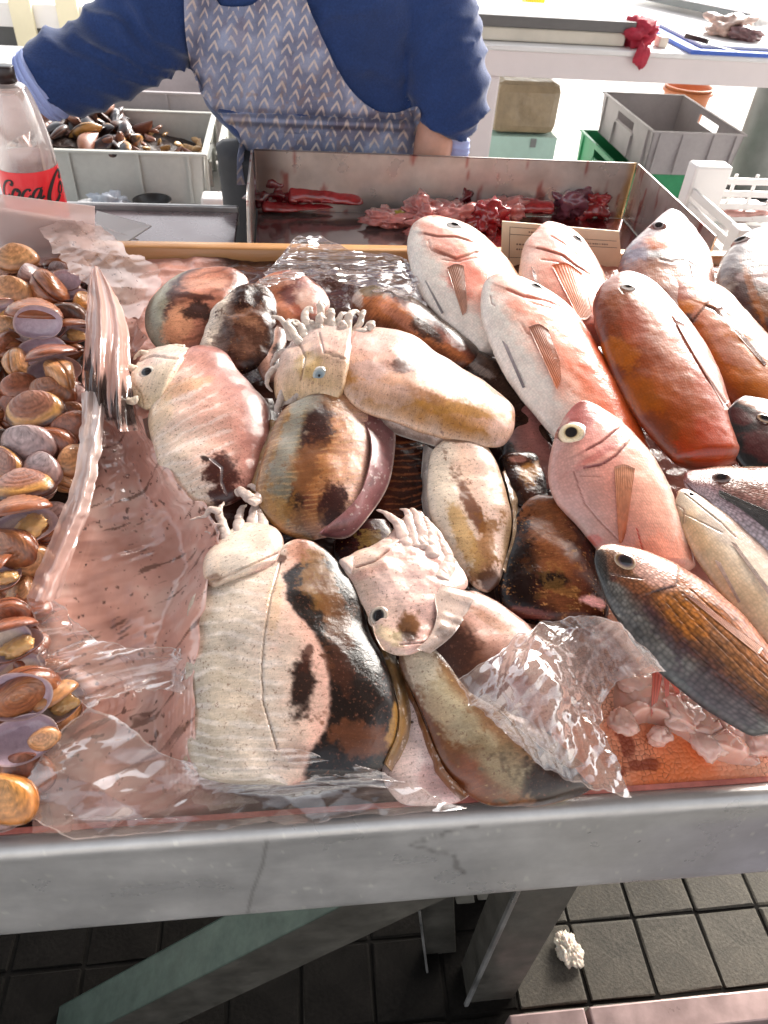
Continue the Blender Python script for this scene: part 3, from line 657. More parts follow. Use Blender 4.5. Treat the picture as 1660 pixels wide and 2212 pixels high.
st_ = root('steel_sheet', a, 'grey steel sheet lying slantwise across the white table', 'sheet'); beam('sheet', a-dr*.3, b, pr*.03, np.array([0, 0, .03]), M['cylinder'], st_); beam('glass_top', a-dr*.3+np.array([0, 0, .031]), b+np.array([0, 0, .031]), pr*.6, np.array([0, 0, .006]), M['whiteplastic'], st_)

# under the white table: wrapped parcel over a mint carton, crates, bucket, gas bottle
yb = 3.45
a, b = ony(1062, 290, yb), ony(1222, 183, yb)
par = boxobj('parcel', a[0], b[0]+.0, yb, yb+.3, a[2]+.0, b[2]+.0, M['kraft'], bev=.04); tag(par, 'brown wrapped parcel on the mint carton under the white table', 'parcel')
ct = root('carton', ((a[0]+b[0])/2, yb+.15, 0), 'mint green carton under the brown parcel', 'carton')
c0 = ony(1060, 335, yb); boxobj('body', a[0]-.01, b[0]+.01, yb-.01, yb+.32, c0[2]-.35, a[2]-.004, M['mint'], ct, bev=.004)
m0, m1 = ony(1145, 318, yb-.014), ony(1160, 300, yb-.014); boxobj('printed_mark', m0[0], m1[0], yb-.0165, yb-.0135, m0[2], m1[2], M['cylinder'], ct, bev=0)
boxobj('stand_box', a[0]-.0, b[0], yb, yb+.3, 0, c0[2]-.351, M['cylinder'], ct, bev=.004)
zc2 = .50; q0, q1, q2, q3 = onz(1250, 193, zc2), onz(1412, 283, zc2), onz(1612, 290, zc2), onz(1420, 205, zc2)
rz = math.atan2(q2[1]-q1[1], q2[0]-q1[0]); wx = np.linalg.norm(q2-q1); wy = np.linalg.norm(q1-q0)*.95
ctr = (q1+q2)/2+np.array([-math.sin(rz), math.cos(rz), 0])*wy/2
crate('crate', (ctr[0], ctr[1], zc2-.208), wx*.98, wy, .20, rz, M['crate_warm'], 'large empty warm-grey crate under the white table, right of the parcel', taper=.05)
crate('crate', (ctr[0]-.06, ctr[1]+.04, zc2-.42), wx*1.02, wy, .20, rz, M['crate_green'], 'green crate beneath the large empty grey crate')
boxobj_ = boxobj('plinth', ctr[0]-wx*.45, ctr[0]+wx*.45, ctr[1]-wy*.4, ctr[1]+wy*.4, 0, zc2-.422, M['cylinder'], bev=.004); tag(boxobj_, 'grey block under the green crate', 'block')
def lathe(name, prof, p, mat, parent=None, n_=56, smooth=True):
    th = np.linspace(0, 2*math.pi, n_, endpoint=False); V = np.array([[(p[0]+max(r_, .0004)*math.cos(a), p[1]+max(r_, .0004)*math.sin(a), p[2]+z_) for a in th] for r_, z_ in prof])
    return obj_np(name, V, gridq(len(prof), n_, True)[:, ::-1], mat, parent, None, None, smooth)
p = ony(1478, 225, 4.9); bk = root('bucket', (p[0], p[1], 0), 'orange-brown bucket behind the large grey crate', 'bucket'); lathe('shell', [(0, 0), (.11, 0), (.15, p[2]+.10), (.158, p[2]+.105), (.15, p[2]+.11), (.14, p[2]+.09), (.10, .02), (0, .018)], (p[0], p[1], 0), M['orange'], bk); lathe('rim_band', [(.152, 0), (.162, .002), (.162, .018), (.152, .02)], (p[0], p[1], p[2]+.07), M['orange'], bk)
p = ony(1672, 260, 4.2); gb = root('gas_bottle', (p[0]+.02, p[1], 0), 'grey enamelled gas bottle at the right end under the table', 'gas bottle')
lathe('cylinder', [(0, .03), (.15, .03), (.17, .06), (.17, .62), (.155, .69), (.10, .74), (.03, .76), (0, .765)], (p[0]+.02, p[1], 0), M['cylinder'], gb); lathe('foot_ring', [(.14, 0), (.15, 0), (.15, .05), (.14, .05)], (p[0]+.02, p[1], 0), M['black'], gb); lathe('valve', [(0, .0), (.025, 0), (.025, .05), (.05, .05), (.05, .07), (0, .072)], (p[0]+.02, p[1], .766), M['leg_steel'], gb)
# white lattice crate right of the gutting tray
wc = root('lattice_crate', (.93, 1.25, .87), 'white lattice fruit crate beside the gutting tray, a pink fish inside', 'crate')
z0_, z1_ = .87, .975
boxobj('corner_post', .80, .885, 1.30, 1.345, z0_, 1.0, M['whiteplastic'], wc, bev=.006)
boxobj('corner_post', .80, .83, 1.06, 1.10, z0_, .955, M['whiteplastic'], wc, bev=.004)
for k in range(4): boxobj('slat', .886, 1.35, 1.318, 1.326, z0_+.006+k*.027, z0_+.02+k*.027, M['whiteplastic'], wc, bev=.002)
for k in range(9): boxobj('upright', .91+k*.05, .918+k*.05, 1.327, 1.331, z0_, z0_+.107, M['whiteplastic'], wc, bev=.001)
for k in range(3): boxobj('slat', .806, .814, 1.101, 1.299, z0_+.006+k*.03, z0_+.024+k*.03, M['whiteplastic'], wc, bev=.002)
boxobj('front_rail', .70, 1.35, 1.035, 1.045, z0_, z0_+.05, M['whiteplastic'], wc, bev=.002)
boxobj('base', .70, 1.35, 1.046, 1.316, z0_-.006, z0_, M['whiteplastic'], wc, bev=.001)
for sx in (.8, 1.3): boxobj('leg', sx-.02, sx+.02, 1.1, 1.14, 0, z0_-.007, M['whiteplastic'], wc)
p = onz(1600, 455, .90); tag(lump('small_fish', (p[0]+.03, p[1]+.03, .893), (.075, .035, .022), None, None, pmat('pink_small_fish', (.55, .28, .24), .3, coat=.5, var=[(30, .4)]), .3, 1.3, 4), 'small pink fish lying in the white lattice crate', 'fish')

# dark cabinets far left behind the sleeve
cab = root('dark_cabinet', (-1.6, 5.0, 0), 'dark grey cabinets with cream posts, far left behind the sleeve', 'cabinet')
zt_ = ony(60, 58, 5.0)[2]; ca, cb = ony(-120, 58, 5.0)[0], ony(190, 58, 5.0)[0]
boxobj('panel', ca-.5, cb+.25, 5.0, 5.4, .02, zt_, M['darkpanel'], cab); boxobj('top', ca-.5, cb+.25, 4.97, 5.45, zt_+.001, zt_+.12, M['whiteplastic'], cab)
for q_ in (62, 160): p = ony(q_, 90, 4.95); boxobj('post', p[0]-.06, p[0]+.06, 4.93, 4.965, 0, zt_+.5, M['cream'], cab)
p0, p1 = ony(130, 96, 4.96), ony(235, 68, 4.96); boxobj('handle_plate', p0[0]+.09, p1[0], 4.95, 4.999, p0[2], p1[2], M['cream'], cab)
p = ony(20, 190, 4.2); o = boxobj('white_counter', p[0]-.9, p[0]+.25, 3.9, 4.6, 0, ony(0, 135, 4.2)[2], M['whiteplastic']); tag(o, 'white counter behind the bottle cap, far left', 'counter')

# ------------------------------------------------------------------ the fishmonger
per = root('person', (.0, 1.52, 0), 'person in a navy blue sweater and grey apron with cream chevrons, one arm reaching left', 'person')
fy = lambda x, y, w: ony(x, y, w)
def wr(lf, fr, amp, seed, slant=.6):                     # cloth wrinkles running across a sleeve or body
    P = lf.P; nz = fbm(P*7, 3, seed); q = lf.s*fr+slant*lf.t+1.3*nz
    d = 1.05*amp*((1-np.abs(np.sin(q*math.pi)))**1.5-.35)*(.5+.8*sstep(-.3, .4, fbm(P*5, 2, seed+3)))+.006*fbm(P*9, 3, seed+7)
    lf.disp(d*lf.e[:, None]); return lf
torso = wr(body_px([(330, -330, 930, -330), (365, -200, 935, -200), (385, -60, 925, -60), (398, 60, 905, 60), (418, 150, 895, 150), (462, 240, 900, 240), (525, 315, 905, 320), (535, 430, 900, 430), (540, 520, 890, 520)], (1.50, 1.50), .50, 1.0, 120, 110, 2.3, .1, .05, fy), 6, .010, 3)
slR = wr(body_px([(760, -330, 930, -300), (800, -150, 965, -180), (840, -20, 1018, -25), (868, 90, 1048, 85), (884, 180, 1057, 180), (896, 240, 1044, 248), (908, 272, 1003, 308)], (1.50, 1.47, 1.40), .85, 1.0, 130, 70, 2.1, .06, .02, fy), 9, .013, 5, .9)
slL = wr(body_px([(470, 60, 330, -330), (440, 120, 290, -150), (384, 152, 205, -15), (309, 200, 146, 46), (208, 243, 84, 68), (148, 252, 36, 116)], (1.50, 1.46, 1.38, 1.33), .85, 1.0, 140, 76, 2.1, .06, .02, fy), 8, .014, 8, -.9)
neckc = Loft(np.array([[-.01, 1.50, 1.40], [-.01, 1.47, 1.46], [-.01, 1.45, 1.50]]), np.array([[.17, 0, 0], [.10, 0, 0], [.085, 0, 0]]), np.array([[0, -.11, .02]]*3), np.array([[0, .11, 0]]*3), 20, 40, 2, .02, .02)
def remesh(name, lofts, vox, mat, parent, smooth=4, post=None):
    V = []; Q = []; k = 0
    for lf in lofts:
        v = lf.P.reshape(-1, 3); q = gridq(lf.nu, lf.nv, True)
        if lf.flip: q = q[:, ::-1]
        V += [v, lf.P[:1].mean(1), lf.P[-1:].mean(1)]; c0, c1 = k+len(v), k+len(v)+1; j = np.arange(lf.nv); j2 = (j+1) % lf.nv; b = (lf.nu-1)*lf.nv
        A_ = np.stack([np.full(lf.nv, c0), j2+k, j+k], -1); B_ = np.stack([np.full(lf.nv, c1), j+k+b, j2+k+b], -1)
        if lf.flip: A_, B_ = A_[:, ::-1], B_[:, ::-1]
        Q += [x.tolist() for x in (q+k,)][0]+A_[:, ::-1].tolist()*0+A_.tolist()+B_.tolist(); k += len(v)+2
    me = bpy.data.meshes.new('tmp'); me.from_pydata(np.vstack(V).tolist(), [], Q); t = bpy.data.objects.new('tmp', me); COL.objects.link(t)
    m_ = t.modifiers.new('r', 'REMESH'); m_.mode = 'VOXEL'; m_.voxel_size = vox
    if smooth: s_ = t.modifiers.new('s', 'SMOOTH'); s_.factor = .5; s_.iterations = smooth
    dg = bpy.context.evaluated_depsgraph_get(); ev = t.evaluated_get(dg); m2 = bpy.data.meshes.new_from_object(ev)
    n = len(m2.vertices); co = np.zeros(n*3, np.float32); m2.vertices.foreach_get('co', co); co = co.reshape(-1, 3).astype(float)
    bpy.data.objects.remove(t); no = np.zeros(n*3, np.float32); m2.vertices.foreach_get('normal', no); no = no.reshape(-1, 3)
    if post is not None: co = co+no*post(co)[:, None]
    bv = BVHTree.FromPolygons(co.tolist(), [list(p.vertices) for p in m2.polygons])
    m2.vertices.foreach_set('co', (co-(ORG[parent.name] if parent else 0)).astype(np.float32).ravel()); m2.materials.clear(); m2.materials.append(mat); m2.name = name
    for p in m2.polygons: p.use_smooth = True
    m2.update(); return link(name, m2, parent), bv
M['sweater'] = pmat('navy_fleece', (.018, .045, .155), .85, var=[(9, .18), (260, .3)], bump=[(420, .5, .0015), (22, .25, .006)], spec=.25)
M['sweater'].node_tree.nodes['Principled BSDF'].inputs['Sheen Weight'].default_value = .35
M['cuff'] = pmat('light_blue_shirt', (.36, .43, .74), .8, var=[(30, .1)], bump=[(60, .4, .003)])
M['skin'] = pmat('skin', (.56, .29, .21), .45, var=[(20, .1), (90, .06)], bump=[(220, .15, .0008)], sss=.15)
M['trouser'] = pmat('dark_trousers', (.03, .03, .035), .8, var=[(20, .3)])
M['apron'] = pmat('chevron_apron', None, .75, var=[(22, .14), (300, .12)], bump=[(500, .25, .001), (16, .25, .006)])
M['hair'] = pmat('dark_hair', (.03, .02, .014), .5, bump=[(90, .6, .004, (6, 6, 1))])
sw, swb = remesh('sweater', [torso, slR, slL, neckc], .0065, M['sweater'], per, 6, lambda co: .004*fbm(co*12, 3, 21)+.006*fold(co[:, 0]*1.0+co[:, 1], co[:, 2]*1.6, 3, 4, 3.2))
# shirt cuffs: short open sleeves standing out of the sweater ends
def tube(name, st, ys, mat, nu=40, nv=60, th=.85, amp=.003, seed=1, ends=.05):
    lf = body_px(st, ys, th, 1.0, nu, nv, 2.1, ends, ends, fy); wr(lf, 3, amp, seed); lf.mesh(name, mat, per); return lf
tube('cuff', [(160, 246, 50, 104), (140, 254, 38, 120), (122, 260, 28, 134)], (1.335, 1.325), M['cuff'], ends=.04)
tube('cuff', [(926, 266, 1014, 300), (952, 298, 1013, 320), (958, 330, 1010, 338)], (1.42, 1.425), M['cuff'], seed=4, ends=.04)
# body: one continuous skinned figure
def P3(px, py, y): return ony(px, py, y)
joints = {}; edges = []
def J(nm, p, r, par=None):
    joints[nm] = (np.asarray(p, float), r)
    if par: edges.append((par, nm))
J('pelvis', (.0, 1.53, .93), .10); J('belly', (0, 1.52, 1.08), .10, 'pelvis'); J('chest', (-.005, 1.52, 1.25), .10, 'belly'); J('neck0', (-.01, 1.49, 1.40), .075, 'chest'); J('neck', (-.01, 1.46, 1.49), .058, 'neck0')
J('jaw', (-.01, 1.425, 1.555), .068, 'neck'); J('head', (-.01, 1.425, 1.64), .088, 'jaw'); J('crown_', (-.01, 1.44, 1.705), .07, 'head'); J('nose', (-.01, 1.325, 1.60), .013, 'jaw')
for sg, a_ in ((-1, 'l'), (1, 'r')):
    J('hip'+a_, (sg*.09, 1.53, .86), .10, 'pelvis'); J('knee'+a_, (sg*.11, 1.50, .48), .062, 'hip'+a_); J('ankle'+a_, (sg*.12, 1.54, .09), .043, 'knee'+a_); J('toe'+a_, (sg*.13, 1.40, .04), .038, 'ankle'+a_)
sl_ = P3(385, -90, 1.48); sr_ = P3(850, -90, 1.48)
J('shl', sl_, .05, 'chest'); J('ell', P3(210, 130, 1.43), .036, 'shl'); J('fal', P3(70, 205, 1.325), .056, 'ell'); J('wrl', P3(0, 262, 1.31), .040, 'fal')
J('shr', sr_, .05, 'chest'); J('elr', P3(965, 130, 1.49), .036, 'shr'); J('wr0', P3(938, 312, 1.40), .050, 'elr'); J('wrr', P3(922, 385, 1.41), .036, 'wr0')
def hand(wr_, d, side, nrm_, tagn):
    d = nrm(d); side = nrm(np.asarray(side)-d*np.dot(side, d)); up = np.cross(d, side)
    base = joints[wr_][0]
    J(tagn+'palm', base+d*.055, .030, wr_)
    for k, (o, L_) in enumerate(((-.033, .075), (-.011, .085), (.011, .08), (.032, .062))):
        q = base+d*.09+side*o; J(f'{tagn}k{k}', q, .0105, tagn+'palm'); e1 = q+d*L_*.5+up*.010; J(f'{tagn}m{k}', e1, .0088, f'{tagn}k{k}'); J(f'{tagn}t{k}', e1+d*L_*.38+up*.022, .0075, f'{tagn}m{k}')
    q = base+d*.035-side*.035; J(tagn+'th0', q, .013, tagn+'palm'); J(tagn+'th1', q+d*.03-side*.024+up*.008, .0105, tagn+'th0'); J(tagn+'th2', q+d*.055-side*.032+up*.018, .0085, tagn+'th1')
hand('wrl', np.array([-.75, -.35, -.55]), np.array([.2, -.9, .3]), None, 'hl'); hand('wrr', np.array([-.2, .12, -.95]), np.array([-.9, .2, 0.2]), None, 'hr')
names = list(joints); idx = {n_: i for i, n_ in enumerate(names)}
me = bpy.data.meshes.new('tmp'); me.from_pydata([tuple(joints[n_][0]) for n_ in names], [(idx[a], idx[b]) for a, b in edges], []); t = bpy.data.objects.new('tmp', me); COL.objects.link(t)
t.modifiers.new('k', 'SKIN'); sv = me.skin_vertices[0].data
for i, n_ in enumerate(names): sv[i].radius = (joints[n_][1],)*2; sv[i].use_root = (n_ == 'pelvis')
ms = t.modifiers.new('s', 'SUBSURF'); ms.levels = 2; ms.render_levels = 2
ev = t.evaluated_get(bpy.context.evaluated_depsgraph_get()); m2 = bpy.data.meshes.new_from_object(ev); bpy.data.objects.remove(t)
m2.transform(Matrix.Translation(-Vector(ORG[per.name]))); m2.materials.clear(); m2.materials.append(M['skin']); m2.name = 'body'
for p in m2.polygons: p.use_smooth = True
link('body', m2, per)
for sx in (-.042, .022): lump('eye', (sx, 1.340, 1.628), (.012, .010, .009), None, None, M['whiteplastic'], 0, 1, 1, sub=3, parent=per)
lump('mouth', (-.01, 1.355, 1.558), (.024, .010, .007), None, None, pmat('lips', (.40, .13, .11), .4), .05, 1, 1, sub=3, parent=per)
lump('hair', (-.01, 1.455, 1.672), (.098, .105, .088), None, None, M['hair'], .15, 2.5, 6, parent=per)
for sx in (-.105, .085): lump('ear', (sx, 1.43, 1.61), (.012, .022, .032), None, None, M['skin'], .1, 1, 2, sub=3, parent=per)
trl = []
for sg in (-1, 1): trl.append(Loft(np.array([[sg*.07, 1.53, .97], [sg*.10, 1.53, .75], [sg*.115, 1.51, .45], [sg*.12, 1.54, .10]]), np.array([[.17, 0, 0], [.13, 0, 0], [.095, 0, 0], [.085, 0, 0]]), np.array([[0, -.17, 0], [0, -.14, 0], [0, -.10, 0], [0, -.09, 0]]), np.array([[0, .17, 0], [0, .15, 0], [0, .10, 0], [0, .09, 0]]), 60, 40, 2, .03, .03))
for lf in trl: lf.mesh('trouser_leg', M['trouser'], per)
for sg in (-1, 1): lump('shoe', (sg*.13, 1.46, .045), (.055, .14, .045), None, None, M['black'], .12, 1, 3, parent=per)

# coons patch of four polylines in the photograph
def resamp(pl, n):
    pl = np.asarray(pl, float); d = np.r_[0, np.cumsum(np.linalg.norm(np.diff(pl, axis=0), axis=1))]; c = crom(pl, max(60, n*2)) if len(pl) > 2 else pl
    d = np.r_[0, np.cumsum(np.linalg.norm(np.diff(c, axis=0), axis=1))]; s_ = np.linspace(0, d[-1], n); return np.stack([np.interp(s_, d, c[:, k]) for k in range(c.shape[1])], -1)
def coons(top, right, bottom, left, nu, nv):
    T, B, L, R = resamp(top, nu), resamp(bottom, nu), resamp(left, nv), resamp(right, nv); u = np.linspace(0, 1, nu)[:, None, None]; v = np.linspace(0, 1, nv)[None, :, None]
    return (1-v)*T[:, None]+v*B[:, None]+(1-u)*L[None]+u*R[None]-((1-u)*(1-v)*T[0]+u*(1-v)*T[-1]+(1-u)*v*B[0]+u*v*B[-1])
def solid(P, off):                                       # closed shell of a grid sheet: returns V, Q
    nu, nv = P.shape[:2]; n = gnormals(P, False); V = np.concatenate([P.reshape(-1, 3), (P-n*off).reshape(-1, 3)]); Q = gridq(nu, nv); k = nu*nv
    def st(e): return np.stack([e[:-1], e[1:], e[1:]+k, e[:-1]+k], -1)
    e0, e1, e2, e3 = np.arange(nv), (nu-1)*nv+np.arange(nv), np.arange(0, k, nv), np.arange(nv-1, k, nv)
    return V, np.vstack([Q, Q[:, ::-1]+k, st(e0), st(e1)[:, ::-1], st(e2)[:, ::-1], st(e3)])
G = coons([(398, -70), (425, -55), (462, -4), (482, 14), (540, 13), (572, -12), (620, -60), (640, -75)], [(640, -75), (664, 5), (702, 96), (752, 186), (808, 236), (860, 244), (907, 236), (900, 300), (885, 380)], [(512, 400), (640, 400), (760, 395), (885, 380)], [(398, -70), (399, 0), (404, 90), (428, 185), (478, 252), (518, 288), (513, 340), (512, 400)], 330, 300)
nu, nv = G.shape[:2]; P = np.zeros((nu, nv, 3)); hitm = np.zeros((nu, nv), bool)
for i in range(0, nu):
    for j in range(0, nv):
        r = ray(*G[i, j]); h = swb.ray_cast(Vector(CAM), Vector(r))
        if h[0] is not None and h[0].y < 1.62: P[i, j] = np.array(h[0])-r*.008; hitm[i, j] = True
        else: P[i, j] = ony(G[i, j, 0], G[i, j, 1], 1.40)
D = np.einsum('ijk,ijk->ij', P-CAM, np.array([ROT@np.array([0, 0, -1.])])[None])   # depth along the view
for _ in range(26):
    Dp = np.pad(D, 1, 'edge'); D = np.minimum((Dp[2:, 1:-1]+Dp[:-2, 1:-1]+Dp[1:-1, 2:]+Dp[1:-1, :-2]+2*D)/6, np.where(hitm, D+.004, D+.05))
u = np.linspace(0, 1, nu)[:, None]; v = np.linspace(0, 1, nv)[None]
gx, gy = G[..., 0], G[..., 1]
nzp = np.stack([gx/60, gy/110, gx*0], -1); D = D-.006*(1-np.abs(fbm(nzp, 3, 4))*2)-.016*np.exp(-((gy-262-.04*(gx-600))/7)**2)*sstep(905, 860, gx)+.012*np.exp(-((gy-246-.05*(gx-600))/9)**2)
Rr = np.stack([(gx-CXP)/F_PX, -(gy-CYP)/F_PX, -np.ones_like(gx)], -1); P = CAM+(Rr@ROT.T)*D[..., None]
c = np.ones(P.shape)*np.array([.20, .225, .34]); nb = fbm(np.stack([gx/45, gy/45, gx*0], -1), 4, 7); c = mixc(c, (.40, .43, .58), .55*sstep(-.1, .4, nb)); c = mixc(c, (.10, .095, .15), .5*sstep(.1, .5, -nb))
c = mixc(c, (.20, .14, .18), .3*sstep(.2, .5, fbm(np.stack([gx/35, gy/70, gx*0+4], -1), 3, 9)))
wx = gx+.14*gy+6*fbm(np.stack([gx/90, gy/90, gx*0], -1), 2, 3); colid = np.floor(wx/31); fx = (wx/31-colid-.5)*31; gyy = gy-.25*(gx-600)*.3; q = gyy/27+.43*colid; fyv = (q-np.floor(q))*27-12
lw = np.abs(fyv+9-1.75*np.abs(fx))/2.0; mk = (1-sstep(1.6, 2.7, lw))*(np.abs(fx) < 10.5)*sstep(-.75, -.2, fbm(np.stack([gx/14, gy/14, gx*0], -1), 3, 13))
c = mixc(c, (.66, .55, .50), .88*mk); c = mixc(c, (.32, .18, .10), .35*sstep(.36, .5, fbm(np.stack([gx/17, gy/17, gx*0+2], -1), 2, 15))*sstep(120, 200, gy))
Vv, Qq = solid(P, .003); obj_np('apron', Vv, Qq, M['apron'], per, np.concatenate([c.reshape(-1, 3)]*2))

# ------------------------------------------------------------------ bed of the display
def proj_all(P):
    q = (P-CAM)@ROT; return np.stack([CXP+F_PX*q[..., 0]/-q[..., 2], CYP-F_PX*q[..., 1]/-q[..., 2]], -1)
M['icebed'] = pmat('stained_ice', None, .22, coat=.5, bump=[(120, .35, .003), (35, .3, .004)], sss=.1)
nx_, nv_ = 420, 220
xx, vv = np.meshgrid(np.linspace(-.785, 1.035, nx_), np.linspace(.013, .886, nv_), indexing='ij')
nb = fbm(np.stack([xx*9, vv*9, xx*0], -1), 4, 31); n2 = fbm(np.stack([xx*32, vv*32, xx*0], -1), 3, 33)
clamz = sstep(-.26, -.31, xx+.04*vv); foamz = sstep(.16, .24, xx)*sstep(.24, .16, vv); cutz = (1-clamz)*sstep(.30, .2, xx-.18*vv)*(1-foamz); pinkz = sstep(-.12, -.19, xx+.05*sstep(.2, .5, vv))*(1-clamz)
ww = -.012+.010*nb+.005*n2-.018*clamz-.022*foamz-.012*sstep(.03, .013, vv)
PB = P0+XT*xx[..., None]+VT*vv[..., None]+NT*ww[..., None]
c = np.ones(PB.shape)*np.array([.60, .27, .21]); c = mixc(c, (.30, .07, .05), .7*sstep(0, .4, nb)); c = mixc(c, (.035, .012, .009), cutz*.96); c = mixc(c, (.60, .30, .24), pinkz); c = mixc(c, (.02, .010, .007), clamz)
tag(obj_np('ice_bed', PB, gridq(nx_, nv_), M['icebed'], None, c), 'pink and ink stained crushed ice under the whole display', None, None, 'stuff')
stamp(PB)
# stained foam board showing at the front right
M['foam'] = pmat('bead_foam', None, .4, coat=.35, coat_r=.15, sss=.12)
fx0, fx1, fv0, fv1 = .175, .56, .0125, .215
nx_, nv_ = 560, 300; xx, vv = np.meshgrid(np.linspace(fx0, fx1, nx_), np.linspace(fv0, fv1, nv_), indexing='ij'); cs = .0050
f1, f2, cid = worley2(xx/cs, vv/cs, 3, .75); ed = f2-f1; nb = fbm(np.stack([xx*16, vv*16, xx*0], -1), 4, 41)
ww = -.006+.0010*np.sqrt(np.clip(ed, 0, .5))+.0006*nb+.003*sstep(.25, .5, nb)
PF = P0+XT*xx[..., None]+VT*vv[..., None]+NT*ww[..., None]
c = np.ones(PF.shape)*np.array([.92, .44, .28]); c = mixc(c, (.90, .20, .05), .95*sstep(.05, -.09, np.hypot(xx-.275, (vv-.03)*1.2)-.06+.08*nb)); c = mixc(c, (.80, .34, .22), .5*sstep(.0, .3, nb))
c = c*(1+.18*(cid-.5))[..., None]; c = mixc(c, (.16, .03, .01), .9*sstep(.16, .03, ed)*sstep(-.35, .25, nb+.25*vnoise(np.stack([xx*220, vv*220, xx*0], -1))))
c = mixc(c, (.25, .03, .01), .8*sstep(.3, .5, fbm(np.stack([xx*60, vv*60, xx*0], -1), 3, 44)))
Vv, Qq = solid(PF, .012); tag(obj_np('foam_board', Vv, Qq, M['foam'], None, np.concatenate([c.reshape(-1, 3)]*2)), 'orange stained bead foam board showing at the front right corner', 'foam board')
stamp(PF)

# ------------------------------------------------------------------ pigments and skins
M['fishskin'] = pmat('fish_skin', None, .36, coat=.6, coat_r=.08, uvscale=(300, .15, .16), bump=[(240, .06, .001)], spec=.4, var=[(60, .14), (650, .13)], glint=(200, .10))
M['fishscaly'] = pmat('coarse_fish_skin', None, .33, coat=.40, coat_r=.09, uvscale=(235, .55, .35), bump=[(300, .10, .001)], spec=.38, var=[(60, .16)])
M['cuttle'] = pmat('wet_cuttlefish_skin', None, .30, coat=.75, coat_r=.06, bump=[(22, .10, .006), (90, .05, .003)], sss=.08, spec=.3, fib=[(420, 40, .15, .03), (90, 26, .17, .0)], dots=[(330, .60, (.16, .06, .035), .6), (120, .68, (.22, .09, .05), .5)], var=[(28, .14), (700, .22)], glint=(130, .30))
M['cuttledark'] = pmat('wet_dark_cuttlefish_skin', None, .22, coat=.4, coat_r=.04, bump=[(24, .12, .006), (110, .08, .003)], spec=.2, fib=[(380, 50, .4, .05)], dots=[(320, .67, (.50, .26, .08), .7)], var=[(40, .3), (600, .35)], glint=(150, .3))
M['arm'] = pmat('wet_arm_skin', None, .36, coat=.35, coat_r=.05, bump=[(120, .15, .003)], sss=.08, spec=.22, var=[(80, .2), (300, .12)])
M['fin'] = pmat('fin_membrane', None, .35, coat=.4, bump=[(200, .2, .001)])
M['eye'] = pmat('fish_eye', None, .12, coat=1, coat_r=.02)
M['pupil'] = pmat('pupil', (.010, .009, .012), .08, coat=1, coat_r=.02)

def marks(lf, c, patches=(), lines=(), region=None, seed=1, groove=.0012, plate=0.):
    px = proj_all(lf.P); X, Y = px[..., 0], px[..., 1]; top = sstep(-.25, .05, lf.up); P = lf.P; nz = fbm(P*70, 4, seed+50); nf = fbm(P*330, 3, seed+60)
    if region is not None:
        pts, col, amt, rough = region; ys = [p[1] for p in pts]; xs = [p[0] for p in pts]
        m = sstep(-7, 7, X-np.interp(Y, ys, xs)+rough*nz+5*nf); c[..., :3] = mixc(c[..., :3], col, amt*m)
    for p in patches:
        x, y, rx, ry, ang, col, amt = p[:7]; ro = p[7] if len(p) > 7 else .45; a = math.radians(ang)
        u = ((X-x)*math.cos(a)+(Y-y)*math.sin(a))/rx; v = (-(X-x)*math.sin(a)+(Y-y)*math.cos(a))/ry
        d = np.hypot(u, v)*(1+ro*np.clip(1.1*nz+.7*nf, -.75, .9)); c[..., :3] = mixc(c[..., :3], col, amt*top*(1-sstep(.7, 1.3, d)))
    g = np.zeros(X.shape)
    for (pts, wd, col, amt) in lines:
        d = np.full(X.shape, 1e3); sg_ = np.zeros(X.shape)
        for (a, b) in zip(pts[:-1], pts[1:]):
            ax, ay = a; bx, by = b; L2 = (bx-ax)**2+(by-ay)**2+1e-6; t = np.clip(((X-ax)*(bx-ax)+(Y-ay)*(by-ay))/L2, 0, 1); dd = np.hypot(X-ax-t*(bx-ax), Y-ay-t*(by-ay)); cr_ = (bx-ax)*(Y-ay)-(by-ay)*(X-ax); sg_ = np.where(dd < d, cr_, sg_); d = np.minimum(d, dd)
        if plate and wd > 2.1: lf.disp(plate*np.exp(-d/26.)*sstep(-2.0, 1.5, -np.sign(sg_)*d)*top*(1-sstep(30, 60, d)))
        d = d*(1+.35*nf); wd = wd*.72
        m = (1-sstep(wd*.5, wd*1.5, d))*top; c[..., :3] = mixc(c[..., :3], col, amt*m); g += m
    lf.disp(-groove*np.minimum(g, 1)); return c

